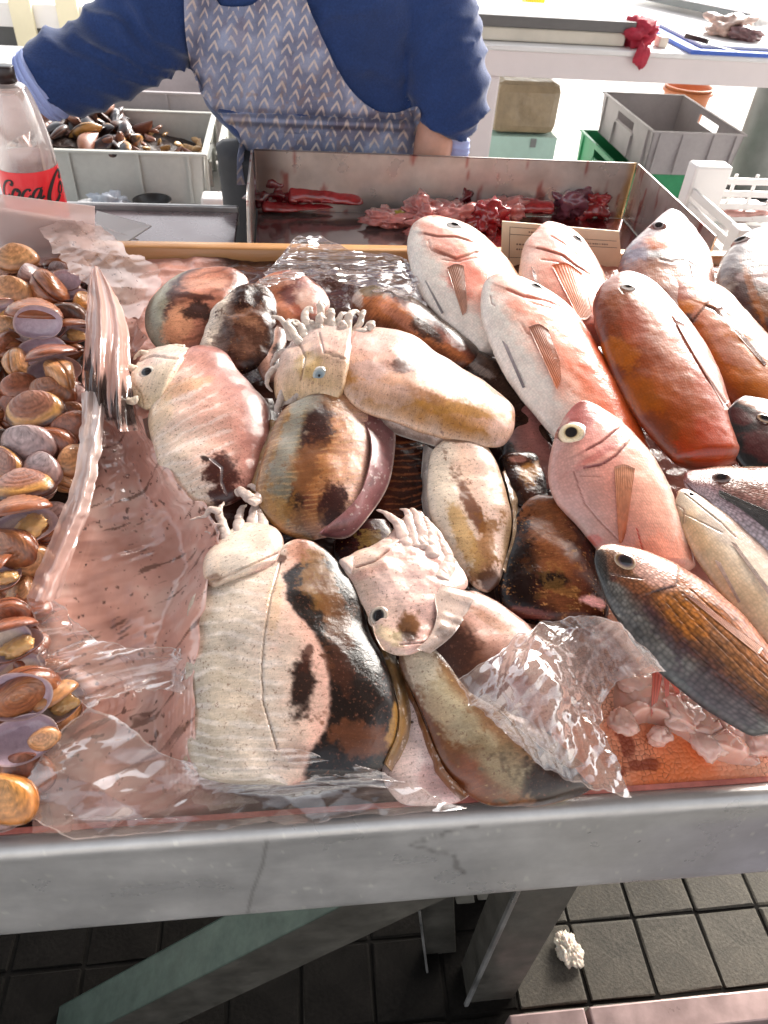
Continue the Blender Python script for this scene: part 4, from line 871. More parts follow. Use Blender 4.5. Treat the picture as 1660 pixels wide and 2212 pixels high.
def eye(parent, lf, px, py, rpx, rings, pup=.42, asp=1., ang=0, dome=.45, sink=.25, pupasp=None):
    p, n = lf.hit(px, py); r = rpx*depth_of(p)/F_PX; v = -ray(px, py); n = nrm(n+.6*v); R_ = ROT@np.array([1., 0, 0]); U_ = np.cross(n, R_); U_ = nrm(U_); R2 = np.cross(U_, n); a = math.radians(ang)
    e1 = R2*math.cos(a)-U_*math.sin(a); e2 = R2*math.sin(a)+U_*math.cos(a); e2 = e2*asp
    q = np.linspace(0.02, 1.25, 26); th = np.linspace(0, 2*math.pi, 40, endpoint=False); h = np.where(q < 1, dome*r*np.sqrt(np.clip(1-q*q, 0, 1))+.02*r, -.25*r*(q-1)*4)
    V = p-n*r*sink*.3+r*q[:, None, None]*(np.cos(th)[None, :, None]*e1+np.sin(th)[None, :, None]*e2)+n*h[:, None, None]
    rs = [k[0] for k in rings]; cc = np.array([k[1] for k in rings], float); c = np.stack([np.interp(q, rs, cc[:, k]) for k in range(3)], -1)[:, None]*np.ones((1, 40, 1)); c = c*(1+.12*RNG.standard_normal((26, 40))[..., None])
    e = obj_np('eye', V, gridq(26, 40, True), M['eye'], parent, np.clip(c, .003, .95))
    q = np.linspace(0.02, 1, 8); pr = pup*r; pa = pupasp or (1, 1)
    V = p-n*r*sink*.3+pr*q[:, None, None]*(pa[0]*np.cos(th)[None, :, None]*e1+pa[1]*np.sin(th)[None, :, None]*e2)+n*((dome+.035)*r*np.sqrt(np.clip(1-(q*pup*max(pa))**2, .05, 1))+.02*r)[:, None, None]
    obj_np('pupil', V, gridq(8, 40, True), M['pupil'], e)
def fin(parent, lf, base, tip, c0, c1, rays=14, lift=.004, name='fin', nu=26, nv=64, mat=None, ragged=.0, free=False):
    A_, B_ = resamp(base, nv), resamp(tip, nv); u = np.linspace(0, 1, nu)[:, None, None]; G = A_[None]*(1-u)+B_[None]*u
    if ragged: G = G+(B_-A_)[None]*u*(-ragged*np.abs(np.sin(np.linspace(0, 1, nv)*rays*math.pi))[None, :, None])
    P = np.zeros((nu, nv, 3)); 
    for i in range(nu):
        for j in range(nv):
            r = ray(*G[i, j]); h = lf.tree().ray_cast(Vector(CAM), Vector(r))
            if h[0] is not None: q = np.array(h[0]); P[i, j] = q-r*(.0006+lift*.5*(i/(nu-1)))
            else:
                P[i, j] = np.nan
    D = (P-CAM)@ROT; D = -D[..., 2]; bad = np.isnan(D)
    if bad.any():
        if bad.all(): D[:] = depth_of(onplane(*G[0, 0], lf.wmid)); bad[:] = False
        for _ in range(200):
            if not bad.any(): break
            Dp = np.pad(D, 1, constant_values=np.nan); nbv = np.stack([Dp[2:, 1:-1], Dp[:-2, 1:-1], Dp[1:-1, 2:], Dp[1:-1, :-2]]); ok = ~np.isnan(nbv).all(0)&bad; mm = np.nanmean(np.where(ok[None], nbv, 0), axis=0); D[ok] = mm[ok]; bad = np.isnan(D)
    for _ in range(6): Dp = np.pad(D, 1, 'edge'); D = np.minimum(D, (Dp[2:, 1:-1]+Dp[:-2, 1:-1]+Dp[1:-1, 2:]+Dp[1:-1, :-2])/4)
    ry = np.abs(np.sin(np.linspace(0, 1, nv)*rays*math.pi)); D = D-.0004*(1-ry)[None]
    Rr = np.stack([(G[..., 0]-CXP)/F_PX, -(G[..., 1]-CYP)/F_PX, -np.ones(G.shape[:2])], -1); P = CAM+(Rr@ROT.T)*D[..., None]
    c = np.asarray(c0, float)[None, None]*(1-u)+np.asarray(c1, float)[None, None]*u; c = c*np.ones((nu, nv, 1)); c = c*(.86+.2*ry)[None, :, None]*(1+.2*vnoise(P*300))[..., None]
    V, Q = solid(P, .0005); obj_np(name, V, Q, mat or M['fin'], parent, np.clip(np.concatenate([c.reshape(-1, 3)]*2), .004, .95))

def fish(label, st, w, stops, th=.50, patches=(), lines=(), eyes=(), fins=(), region=None, mat='fishskin', seed=1, nu=150, nv=120, r0=.05, r1=.04, ex=2.15, along=None, name='sea_bream', wob=.26, grain=.05, f=50):
    lf = body_px(st, w, th*.78, .95, nu, nv, 2.0, r0, r1, None, .62)
    lf.disp(.0012*fbm(lf.P*35, 3, seed)*lf.e[:, None])
    c = paint(lf, stops, (), None, None, grain, 1, f, seed, wob, along); c = marks(lf, c, patches, lines, region, seed, .0010, .0015); c[..., :3] = np.clip(1.06*sat(c[..., :3], 1.22)**1.2, .002, .92)
    ctr = lf.P.reshape(-1, 3).mean(0); rt = root(name, ctr, label, 'fish', 'fresh fish laid out on the display')
    lf.mesh('body', M[mat], rt, c)
    for e in eyes: eye(rt, lf, *e[:4], **(e[4] if len(e) > 4 else {}))
    for fn in fins: fin(rt, lf, *fn[:4], **(fn[4] if len(fn) > 4 else {}))
    stamp(lf.P); return lf
PINK = (.70, .22, .15); PALE = (.80, .66, .58); WHITE = (.90, .80, .74); SALM = (.70, .17, .09); BRN = (.17, .055, .025); DK = (.02, .012, .010); GOLD = (.50, .20, .035)
dkring = [(0, (.02, .015, .015)), (.42, (.03, .02, .02)), (.5, (.25, .17, .12)), (.8, (.45, .33, .25)), (1, (.12, .07, .05)), (1.25, (.30, .15, .11))]
# rear row
fish('small pink sea bream head, between the ticket and the brown bream', [(1168, 490, 1186, 481), (1136, 524, 1234, 497), (1124, 566, 1268, 528), (1122, 618, 1304, 592), (1158, 668, 1330, 668), (1210, 730, 1350, 745)], (.062, .038), [(-1, WHITE), (-.66, (.84, .58, .50)), (-.2, (.78, .36, .29)), (.3, (.76, .32, .24)), (1, (.74, .38, .30))], .5,
     [(1185, 520, 34, 22, 30, (.72, .34, .27), .7), (1238, 520, 50, 9, 42, WHITE, .9)], [([(1160, 536), (1185, 542), (1215, 552), (1245, 575), (1262, 585)], 2.2, (.22, .07, .05), .75), ([(1190, 510), (1215, 525), (1250, 553), (1280, 590)], 2, (.4, .16, .12), .7), ([(1170, 560), (1205, 565), (1240, 580)], 2, (.45, .2, .15), .6)],
     [(1248, 516, 13, [(0, DK), (.5, DK), (.7, (.5, .42, .38)), (1.25, WHITE)], dict(asp=.45, ang=40))], [([(1192, 572), (1225, 568), (1258, 590)], [(1252, 690), (1268, 690), (1280, 678)], (.70, .15, .05), (.78, .36, .22), dict(name='pectoral_fin', rays=11)), ([(1148, 575), (1158, 590)], [(1162, 640), (1166, 640)], (.66, .52, .48), (.5, .4, .38), dict(name='pelvic_fin', rays=4))], seed=3)
fish('brown bream with an orange cheek and dark gill edge, standing highest at the back', [(1444, 453, 1450, 453), (1424, 468, 1476, 465), (1394, 495, 1500, 494), (1366, 522, 1516, 517), (1345, 552, 1533, 545), (1336, 592, 1544, 592), (1345, 655, 1552, 655), (1390, 720, 1590, 720)], (.075, .04), [(-1, (.16, .13, .16)), (-.55, (.17, .06, .04)), (.1, (.26, .085, .04)), (.6, (.26, .09, .055)), (1, (.48, .28, .23))], .5,
     [(1440, 480, 60, 34, 0, (.18, .045, .04), .9), (1435, 520, 50, 16, -10, (.55, .17, .03), .85), (1445, 553, 48, 9, 5, (.05, .018, .012), .9), (1380, 560, 22, 40, 10, (.22, .2, .28), .6), (1400, 590, 60, 30, 0, (.42, .19, .10), .6)], [([(1425, 560), (1450, 566), (1476, 562)], 2.0, (.03, .012, .01), .6)],
     [(1423, 490, 17, [(0, DK), (.4, DK), (.5, (.35, .3, .3)), (.7, (.16, .06, .05)), (.85, (.4, .2, .15)), (1.25, (.2, .06, .05))], {})], [([(1490, 562), (1505, 575)], [(1500, 612), (1508, 604), (1515, 600)], (.32, .2, .18), (.4, .26, .22), dict(name='pectoral_fin', rays=5))], seed=4)
fish('dark brown bream at the far right edge with water drops', [(1600, 512, 1655, 500), (1560, 560, 1725, 535), (1547, 620, 1760, 610), (1575, 690, 1780, 690), (1640, 760, 1800, 760)], (.072, .05), [(-1, (.34, .28, .24)), (-.8, (.09, .035, .03)), (-.2, (.06, .02, .016)), (.4, (.12, .035, .016)), (1, (.1, .04, .02))], .5,
     [(1640, 520, 40, 20, 0, (.16, .05, .045), .8), (1604, 597, 14, 10, 0, (.5, .38, .36), .7, .2), (1645, 600, 22, 20, 0, (.45, .3, .28), .7, .2), (1630, 640, 8, 80, -20, (.40, .14, .03), .6), (1655, 660, 30, 30, -20, (.38, .15, .03), .5)], [], [(1600, 519, 17, [(0, DK), (.6, DK), (.8, (.6, .5, .45)), (1.25, (.3, .1, .08))], dict(asp=.5))], [], mat='fishskin' , seed=5)
# first pink pair
fish('pink and white sea bream at the left back, its head on the batten', [(893, 481, 948, 473), (880, 520, 1008, 490), (884, 567, 1054, 521), (905, 624, 1094, 560), (940, 674, 1127, 606), (988, 718, 1162, 662), (1046, 770, 1192, 722)], (.065, .035), [(-1, WHITE), (-.66, WHITE), (-.3, (.84, .50, .42)), (.1, (.76, .31, .24)), (.5, (.70, .25, .18)), (1, (.56, .34, .22))], .52,
     [(960, 515, 70, 15, 28, (.55, .26, .20), .6), (985, 548, 60, 12, 12, (.42, .16, .11), .7), (1010, 590, 40, 50, 30, (.72, .28, .22), .7), (970, 486, 55, 11, 15, (.86, .82, .76), .9), (1040, 560, 70, 16, 40, (.55, .45, .33), .55)], [([(918, 505), (945, 512), (985, 512), (1010, 520)], 2.4, (.25, .1, .08), .7), ([(950, 545), (985, 560), (1030, 545)], 2.5, (.28, .1, .08), .7), ([(925, 520), (932, 540), (960, 552)], 2, (.5, .26, .2), .6), ([(955, 560), (990, 565), (1030, 556)], 2, (.2, .08, .06), .6)],
     [(982, 488, 17, [(0, DK), (.4, DK), (.55, (.75, .7, .66)), (.85, (.8, .75, .7)), (1, (.12, .09, .08)), (1.25, WHITE)], dict(asp=.55, ang=10))], [([(966, 578), (985, 570), (1002, 574)], [(1000, 682), (1008, 670), (1008, 640)], (.32, .13, .08), (.46, .22, .15), dict(name='pectoral_fin', rays=9)), ([(918, 605), (924, 612)], [(955, 678), (958, 675)], (.46, .40, .39), (.32, .28, .28), dict(name='pelvic_fin', rays=4))], seed=6)
fish('pink and white sea bream with ragged cream gill plates, second from the left', [(1052, 599, 1078, 595), (1040, 630, 1140, 609), (1040, 680, 1202, 644), (1058, 742, 1252, 690), (1086, 802, 1287, 745), (1120, 852, 1320, 800), (1165, 907, 1352, 855), (1215, 962, 1386, 925), (1270, 1012, 1412, 992)], (.085, .04), [(-1, WHITE), (-.66, WHITE), (-.3, (.84, .52, .43)), (.05, (.78, .30, .21)), (.35, (.72, .21, .13)), (1, (.50, .12, .05))], .54,
     [(1105, 625, 45, 16, 15, (.80, .52, .44), .7), (1150, 620, 75, 12, 24, (.88, .84, .78), .95), (1200, 668, 40, 10, 20, (.62, .22, .17), .8), (1222, 690, 45, 14, 32, (.82, .72, .58), .8, .9), (1130, 660, 40, 14, 20, (.78, .36, .28), .6), (1310, 850, 50, 110, -35, (.58, .17, .08), .55), (1165, 720, 30, 30, 0, (.62, .26, .19), .5)], [([(1095, 625), (1130, 640), (1180, 650), (1225, 668)], 3, (.52, .14, .10), .7), ([(1060, 640), (1062, 655), (1070, 660)], 2, (.3, .14, .1), .6), ([(1150, 655), (1195, 668), (1235, 690)], 2, (.35, .12, .1), .6), ([(1120, 690), (1140, 720), (1175, 735), (1190, 733)], 2, (.45, .2, .14), .5)],
     [(1160, 619, 14, [(0, DK), (.55, DK), (.75, (.75, .7, .66)), (1.25, WHITE)], dict(asp=.5, ang=25))],
     [([(1142, 706), (1165, 700), (1185, 712)], [(1204, 842), (1212, 820), (1210, 780)], (.34, .13, .08), (.62, .18, .08), dict(name='pectoral_fin', rays=11)), ([(1085, 735), (1096, 745)], [(1130, 838), (1134, 836)], (.48, .40, .40), (.26, .22, .23), dict(name='pelvic_fin', rays=4))], seed=7)
# golden pair
fish('pale-backed golden bream at the right, half under the big red-brown one', [(1418, 612, 1470, 597), (1440, 672, 1575, 632), (1490, 750, 1650, 712), (1550, 840, 1730, 812), (1640, 925, 1800, 900)], (.062, .045), [(-1, (.30, .09, .04)), (-.5, (.46, .17, .04)), (0, (.46, .16, .05)), (.35, (.56, .24, .14)), (.62, (.70, .46, .38)), (1, (.84, .70, .64))], .5,
     [(1465, 635, 50, 22, 10, (.36, .14, .12), .75), (1490, 662, 30, 16, 0, (.55, .23, .05), .7), (1480, 690, 30, 12, -5, (.05, .02, .015), .85), (1535, 690, 50, 20, 40, (.64, .34, .27), .7), (1580, 760, 60, 22, 42, (.45, .22, .18), .6)], [([(1470, 700), (1495, 695), (1520, 665), (1530, 655)], 2.5, (.06, .02, .015), .8), ([(1530, 662), (1545, 668)], 4, (.05, .02, .02), .8), ([(1545, 670), (1590, 715), (1640, 770)], 2, (.3, .14, .1), .6)], [],
     [([(1545, 668), (1560, 662)], [(1652, 790), (1656, 786)], (.36, .18, .13), (.26, .13, .10), dict(name='pectoral_fin', rays=6, lift=.0006))], mat='fishskin', seed=8)
fish('large red-brown bream lying on its side with golden flanks', [(1334, 593, 1364, 591), (1300, 614, 1405, 607), (1283, 650, 1440, 638), (1283, 692, 1472, 678), (1297, 744, 1507, 722), (1322, 812, 1546, 788), (1362, 886, 1572, 862), (1408, 946, 1594, 928), (1470, 1012, 1624, 1002)], (.095, .055), [(-1, (.20, .07, .045)), (-.6, (.27, .075, .022)), (-.1, (.34, .095, .025)), (.35, (.40, .11, .055)), (.7, (.58, .28, .23)), (1, (.70, .44, .38))], .52,
     [(1330, 640, 44, 30, 20, (.32, .12, .06), .7), (1395, 640, 60, 20, 38, (.78, .62, .55), .9), (1340, 760, 45, 30, 20, (.52, .20, .03), .6), (1370, 700, 30, 50, 0, (.34, .08, .035), .6), (1430, 700, 24, 90, -30, (.62, .36, .30), .6), (1400, 850, 60, 40, 20, (.46, .17, .03), .5), (1530, 960, 60, 60, 0, (.42, .075, .02), .7), (1460, 880, 20, 100, -30, (.36, .10, .04), .5)], [([(1350, 615), (1340, 622), (1348, 634)], 1.6, (.6, .5, .4), .6), ([(1455, 690), (1480, 740), (1530, 820), (1570, 875)], 2.2, (.32, .12, .09), .7)],
     [(1357, 622, 17, [(0, DK), (.3, (.10, .06, .04)), (.5, (.5, .42, .36)), (.75, (.75, .7, .64)), (.95, (.2, .11, .08)), (1.25, (.72, .6, .5))], dict(asp=.5, ang=18, pup=.3))],
     [([(1458, 690), (1478, 700)], [(1566, 880), (1576, 868)], (.60, .33, .26), (.62, .30, .24), dict(name='pectoral_fin', rays=6, lift=.0008))], nu=190, nv=150, seed=9)
# dark heads at right edge
fish('black-headed bream poking in at the right edge, below the golden ones', [(1570, 884, 1602, 856), (1570, 930, 1672, 872), (1590, 990, 1730, 925), (1640, 1045, 1790, 990), (1720, 1090, 1830, 1050)], (.075, .05), [(-1, (.02, .02, .022)), (-.45, (.035, .03, .032)), (0, (.10, .03, .028)), (1, (.14, .06, .05))], .5, [(1600, 900, 30, 18, 30, (.12, .03, .03), .8), (1640, 880, 50, 8, 20, (.45, .25, .18), .7), (1640, 960, 40, 30, 40, (.14, .04, .04), .7)], [], [(1652, 905, 18, [(0, DK), (.5, DK), (.8, (.45, .25, .12)), (1, DK), (1.25, (.12, .05, .04))], dict(asp=.6, ang=30))], [], seed=10)
fish('mullet with a purple-brown head and dark fin, pointing left at the right edge', [(1479, 1044, 1478, 1026), (1494, 1066, 1498, 1016), (1530, 1100, 1545, 1011), (1585, 1142, 1625, 1010), (1650, 1195, 1720, 1012), (1740, 1255, 1830, 1030)], (.07, .06), [(-1, (.55, .48, .50)), (-.4, (.42, .30, .32)), (.2, (.26, .09, .06)), (.8, (.30, .12, .07)), (1, (.50, .38, .26))], .48, [(1510, 1030, 35, 20, 10, (.28, .11, .10), .8), (1530, 1070, 30, 14, 35, (.55, .45, .46), .6), (1610, 1060, 60, 30, 20, (.25, .10, .05), .6)], [([(1480, 1042), (1500, 1062), (1535, 1085)], 2.2, (.10, .04, .04), .7)],
     [(1558, 1033, 20, [(0, DK), (.55, (.04, .02, .02)), (.8, (.18, .09, .06)), (1, (.03, .02, .02)), (1.25, (.2, .09, .07))], dict(asp=.72))], [([(1553, 1058), (1556, 1072), (1590, 1090)], [(1700, 1120), (1700, 1150), (1690, 1170)], (.07, .06, .055), (.045, .04, .04), dict(name='pectoral_fin', rays=10)),], mat='fishscaly', name='mullet', seed=11)
fish('slim pale cream fish between the pink bream and the mullet', [(1462, 1070, 1467, 1055), (1459, 1095, 1500, 1062), (1478, 1150, 1556, 1098), (1510, 1215, 1620, 1152), (1566, 1292, 1690, 1222), (1635, 1370, 1750, 1300), (1700, 1430, 1800, 1370)], (.072, .05), [(-1, (.55, .42, .30)), (-.6, (.78, .60, .44)), (0, (.82, .72, .62)), (.5, (.74, .58, .50)), (1, (.5, .38, .32))], .5, [(1478, 1080, 24, 20, 30, (.72, .62, .52), .7), (1500, 1160, 40, 24, 45, (.78, .55, .36), .5), (1545, 1140, 50, 14, 40, (.55, .45, .40), .5)], [([(1462, 1090), (1478, 1100), (1476, 1130)], 1.8, (.3, .2, .15), .6), ([(1480, 1066), (1510, 1090), (1560, 1130), (1590, 1160)], 2, (.3, .22, .18), .6), ([(1475, 1108), (1520, 1130), (1560, 1150)], 1.5, (.5, .35, .28), .5)],
     [(1494, 1068, 5, [(0, DK), (1, DK), (1.25, PALE)], {})], [([(1545, 1210), (1556, 1215)], [(1596, 1302), (1600, 1300)], (.72, .54, .44), (.56, .38, .3), dict(name='pelvic_fin', rays=4)), ([(1580, 1170), (1590, 1175)], [(1665, 1290), (1668, 1280)], (.66, .5, .42), (.5, .36, .3), dict(name='pectoral_fin', rays=4))], mat='fishskin', name='slim_fish', seed=12)
fish('pink sea bream with a large yellow-rimmed eye staring up', [(1251, 867, 1263, 866), (1226, 892, 1300, 883), (1204, 930, 1346, 918), (1189, 980, 1386, 958), (1184, 1032, 1422, 1006), (1200, 1082, 1452, 1066), (1246, 1132, 1472, 1120), (1292, 1188, 1492, 1180), (1345, 1252, 1508, 1240)], (.10, .045), [(-1, (.55, .38, .34)), (-.6, (.66, .40, .35)), (-.1, (.72, .37, .31)), (.5, (.80, .52, .44)), (1, (.82, .62, .54))], .5,
     [(1255, 895, 42, 32, 25, (.40, .12, .11), .85), (1295, 950, 50, 30, -20, (.74, .38, .34), .6), (1290, 985, 60, 8, -30, (.50, .17, .15), .6), (1400, 1100, 50, 100, -20, (.80, .44, .34), .6), (1284, 1168, 18, 14, 30, (.56, .10, .07), .6), (1430, 1200, 60, 40, 0, (.78, .36, .27), .7), (1230, 1050, 40, 90, -20, (.60, .38, .35), .5)],
     [([(1266, 973), (1300, 955), (1330, 930)], 2.2, (.22, .07, .06), .85), ([(1262, 1010), (1300, 1003), (1330, 985), (1350, 962)], 2.8, (.20, .05, .05), .9), ([(1240, 1018), (1250, 1050), (1265, 1090), (1300, 1130), (1335, 1165)], 1.8, (.34, .16, .14), .75), ([(1376, 1140), (1384, 1170), (1390, 1190)], 1.6, (.55, .03, .02), .9), ([(1252, 1028), (1300, 1030)], 1.4, (.5, .25, .2), .5)],
     [(1235, 938, 29, [(0, DK), (.42, DK), (.47, (.55, .38, .2)), (.6, (.82, .66, .40)), (.85, (.80, .62, .42)), (1, (.16, .08, .07)), (1.25, (.35, .14, .13))], dict(pup=.40, asp=.95))],
     [([(1328, 1008), (1350, 1003), (1372, 1012)], [(1338, 1172), (1344, 1172), (1352, 1150)], (.52, .22, .12), (.64, .18, .08), dict(name='pectoral_fin', rays=10, lift=.004))], nu=190, nv=150, seed=13)
fish('striped bream with golden scales, dark blue belly edge and red fins, front right', [(1284, 1198, 1291, 1179), (1285, 1222, 1325, 1176), (1296, 1258, 1377, 1186), (1312, 1302, 1427, 1205), (1345, 1354, 1492, 1239), (1395, 1422, 1557, 1287), (1470, 1490, 1622, 1350), (1550, 1547, 1692, 1440), (1650, 1602, 1782, 1540)], (.095, .05), [(-1, (.075, .075, .075)), (-.72, (.24, .22, .20)), (-.5, (.16, .08, .06)), (-.15, (.26, .135, .075)), (.35, (.36, .17, .085)), (.7, (.50, .22, .14)), (1, (.58, .33, .26))], .5,
     [(1330, 1225, 34, 24, 45, (.24, .13, .09), .7), (1300, 1220, 14, 40, -10, (.05, .05, .05), .8), (1410, 1235, 60, 26, 35, (.68, .44, .38), .85), (1380, 1270, 50, 16, 30, (.30, .13, .07), .6), (1480, 1330, 60, 40, 45, (.50, .21, .06), .5), (1560, 1500, 40, 90, -50, (.10, .06, .07), .55), (1450, 1370, 16, 90, -45, (.07, .04, .06), .5, .8)],
     [([(1408, 1280), (1440, 1270), (1460, 1266), (1462, 1254)], 2.4, (.06, .02, .02), .85)]+[([(1432+dx*.8, 1300-dx*.38), (1490+dx, 1375-dx*.5), (1570+dx, 1455-dx*.5), (1660+dx*.9, 1530-dx*.5)], 1.5, (.14, .06, .035), .55) for dx in (-14, 8, 30, 52, 74)]+[([(1320, 1240), (1350, 1245), (1390, 1250)], 1.8, (.2, .1, .08), .5)],
     [(1350, 1213, 25, [(0, DK), (.5, (.03, .02, .03)), (.62, (.10, .05, .05)), (.8, (.30, .16, .05)), (.95, (.45, .3, .2)), (1.05, (.2, .12, .1)), (1.25, (.5, .38, .32))], dict(asp=.78, ang=28, pup=.45))],
     [([(1478, 1282), (1498, 1290)], [(1640, 1415), (1650, 1400)], (.54, .26, .18), (.52, .22, .12), dict(name='pectoral_fin', rays=6, lift=.0006))], mat='fishscaly', nu=190, nv=150, seed=14, wob=.12)
# red pelvic fins of the striped bream hang over the ice
def loosefin(parent, quads, c0, c1, w0, w1):
    for (b0, b1, t0, t1) in quads:
        n1, n2_ = 16, 18; u = np.linspace(0, 1, n1)[:, None, None]; v = np.linspace(0, 1, n2_)[None, :, None]; G = (np.array(b0)*(1-v)+np.array(b1)*v)*(1-u)+(np.array(t0)*(1-v)+np.array(t1)*v)*u
        P = np.array([[onplane(G[i, j, 0], G[i, j, 1], w0+(w1-w0)*i/(n1-1)) for j in range(n2_)] for i in range(n1)]); ry = np.abs(np.sin(np.linspace(0, 3, n2_)*math.pi)); P = P+NT*(.0008*ry)[None, :, None]
        c = (np.array(c0)*(1-u)+np.array(c1)*u)*(.7+.4*ry)[None, :, None]; V, Q = solid(P, .0008); obj_np('pelvic_fin', V, Q, M['fin'], parent, np.concatenate([c.reshape(-1, 3)]*2))
last = [o for o in COL.objects if o.get('label', '').startswith('striped bream with golden')][0]
loosefin(last, [((1410, 1442), (1432, 1460), (1406, 1550), (1418, 1530)), ((1434, 1462), (1446, 1472), (1440, 1540), (1446, 1532)), ((1450, 1476), (1464, 1484), (1468, 1512), (1474, 1505))], (.62, .10, .06), (.74, .22, .16), .022, .006)
# ice lumps
M['ice'] = pmat('pinkish_ice', (.74, .44, .36), .18, coat=.5, bump=[(60, .4, .004), (200, .2, .002)], var=[(40, .12)], sss=.5)
for k, (x, y, rx, ry, lb) in enumerate([(1375, 1470, 62, 44, 'blunt lump of ice beside the red fin of the striped bream'), (1470, 1540, 70, 40, 'long pale slab of ice just under the belly of the striped bream'), (1528, 1600, 52, 50, 'large rounded ice lump over the orange foam'), (1345, 1560, 40, 34, 'small pink ice lump beside the crumpled bag'), (1640, 1600, 52, 44, 'ice lump at the right edge under the tail of the striped bream'), (1590, 1535, 40, 24, 'thin ice shard tucked under the striped bream'), (1425, 1590, 34, 22, 'small ice chip between the red fins and the foam')]):
    p = onplane(x, y, .002); d = depth_of(p)/F_PX; o = lump('ice_lump', p+NT*.0, (rx*d*.8, ry*d*.95, .010), lb, 'ice', M['ice'], .26, 1.5, 60+k, 'lumps of ice at the front right', 4)
    stamp(np.array([v.co[:] for v in o.data.vertices])+np.array(o.location))

def ice_patch(xp, name, label_kind):
    G = coons(*xp, 150, 110); w0 = np.full(G.shape[:2], .004); Rr = np.stack([(G[..., 0]-CXP)/F_PX, -(G[..., 1]-CYP)/F_PX, -np.ones(G.shape[:2])], -1)@ROT.T; t = ((P0-CAM)@NT+w0)/(Rr@NT); P = CAM+Rr*t[..., None]; x, v, _ = to_tray(P)
    a1, b1_, i1 = worley2(x*34+.4*fbm(np.stack([x*40, v*40, x*0], -1), 2, 1), v*34, 5, 1.); a2, b2_, i2 = worley2(x*90+3, v*90, 6, 1.); u_ = np.linspace(0, 1, 150)[:, None]; v_ = np.linspace(0, 1, 110)[None]; e = sstep(0, .2, u_)*sstep(1, .8, u_)*sstep(0, .2, v_)*sstep(1, .8, v_)
    w = -.012+e*(.015+.006*(i1-.5)+.010*np.clip(b1_-a1, 0, .35)+.0012*(i2-.5)+.005*fbm(np.stack([x*30, v*30, x*0], -1), 3, 8)); P = P+NT*w[..., None]; c = np.ones(P.shape)*np.array([.76, .42, .33]); c = c*(1+.12*(i1-.5)+.05*(i2-.5))[..., None]; c = mixc(c, (.72, .34, .24), .6*sstep(0, .4, fbm(np.stack([x*22, v*22, x*0], -1), 3, 3)))
    tag(obj_np(name, P, gridq(150, 110), M['crushed'], None, c), label_kind, None, None, 'stuff'); stamp(P)
M['crushed'] = pmat('crushed_ice', None, .16, coat=.6, bump=[(90, .18, .003)], sss=.7)
# ------------------------------------------------------------------ cuttlefish
def cuttle(label, st, w, stops, th=.45, patches=(), lines=(), region=None, stripes=None, speck=None, mat='cuttle', seed=1, nu=160, nv=140, ex=2.5, r0=.08, r1=.1, along=None, name='cuttlefish', part='mantle', amp=.0012, wob=.25, grain=.11, parent=None, f=55, tb=.8):
    lf = body_px(st, w, np.asarray(th)*.62, 1.0, nu, nv, min(ex, 2.3), r0, r1, None, .56); lf.disp((.0065*fbm(lf.P*14, 2, seed+8)+amp*fbm(lf.P*34, 2, seed)+amp*.12*fbm(lf.P*130, 3, seed+2))*lf.e[:, None])
    c = paint(lf, stops, (), stripes, speck, grain, 1, f, seed, wob, along); c = marks(lf, c, patches, lines, region, seed, .0018); c[..., :3] = np.clip(1.22*(sat(c[..., :3], .88)*np.array([1.02, .985, 1.03]))**1.38, .002, .9); lf.renorm()
    ctr = lf.P.reshape(-1, 3).mean(0); rt = parent or root(name, ctr, label, 'cuttlefish', 'cuttlefish heaped on the plastic sheet'); lf.mesh(part, M[mat], rt, c); stamp(lf.P); lf.root = rt; return lf
def arm(parent, pts, r0, r1, w, col, col2=None, mat='arm', name='arm', seed=1, nu=70, nv=24):
    pts = crom(np.asarray(pts, float), 12); rg = np.random.default_rng(seed); pts[1:] += rg.normal(0, 2.2, (11, 2)).cumsum(0)*.6; r1 = r1*.3; ws = np.interp(np.linspace(0, 1, len(pts)), np.linspace(0, 1, len(w)), w); C = np.array([onplane(p[0], p[1], ww_) for p, ww_ in zip(pts, ws)]); d = np.gradient(C, axis=0); d /= np.linalg.norm(d, axis=1, keepdims=True)
    sd = np.cross(d, NT); sd /= np.linalg.norm(sd, axis=1, keepdims=True); up = np.cross(sd, d); rr = np.linspace(r0, r1, len(pts))*np.mean([depth_of(q) for q in C])/F_PX
    lf = Loft(C, sd*rr[:, None], up*rr[:, None]*.62, -up*rr[:, None]*.62, nu, nv, 2, .04, .10); lf.wmid = float(np.mean(ws)); lf.disp((.0020*fbm(lf.P*90, 3, seed))*lf.e[:, None])
    c = paint(lf, [(-1, col2 or col), (1, col)], (), None, None, .25, 1, 120, seed); lf.mesh(name, M[mat], parent, c); stamp(lf.P)
def skirt(parent, inner, outer, wi, wo, col, edge, wave=.003, seed=1, nu=24, nv=110, mat='cuttle', name='fin_skirt'):
    A_, B_ = resamp(inner, nv), resamp(outer, nv); P = np.zeros((nu, nv, 3)); wv = wave*fbm(np.stack([np.linspace(0, 7, nv), np.zeros(nv), np.zeros(nv)], -1), 2, seed)
    for i in range(nu):
        u = i/(nu-1)
        for j in range(nv): q = A_[j]*(1-u)+B_[j]*u; P[i, j] = onplane(q[0], q[1], wi*(1-u)+wo*u+wv[j]*u*3+.004*math.sin(u*math.pi))
    nf = fbm(P*300, 3, seed); c = np.ones(P.shape)*np.asarray(col); c = mixc(c, np.asarray(col)*.35, .6*sstep(.0, .4, fbm(P*60, 3, seed+3))); c = mixc(c, (.75, .62, .56), .6*sstep(.38, .5, nf)); u = np.linspace(0, 1, nu)[:, None]*np.ones((1, nv)); c = mixc(c, edge, .85*sstep(.9, .97, u))
    V, Q = solid(P, .0016); obj_np(name, V, Q, M[mat], parent, np.concatenate([c.reshape(-1, 3)]*2)); stamp(P)
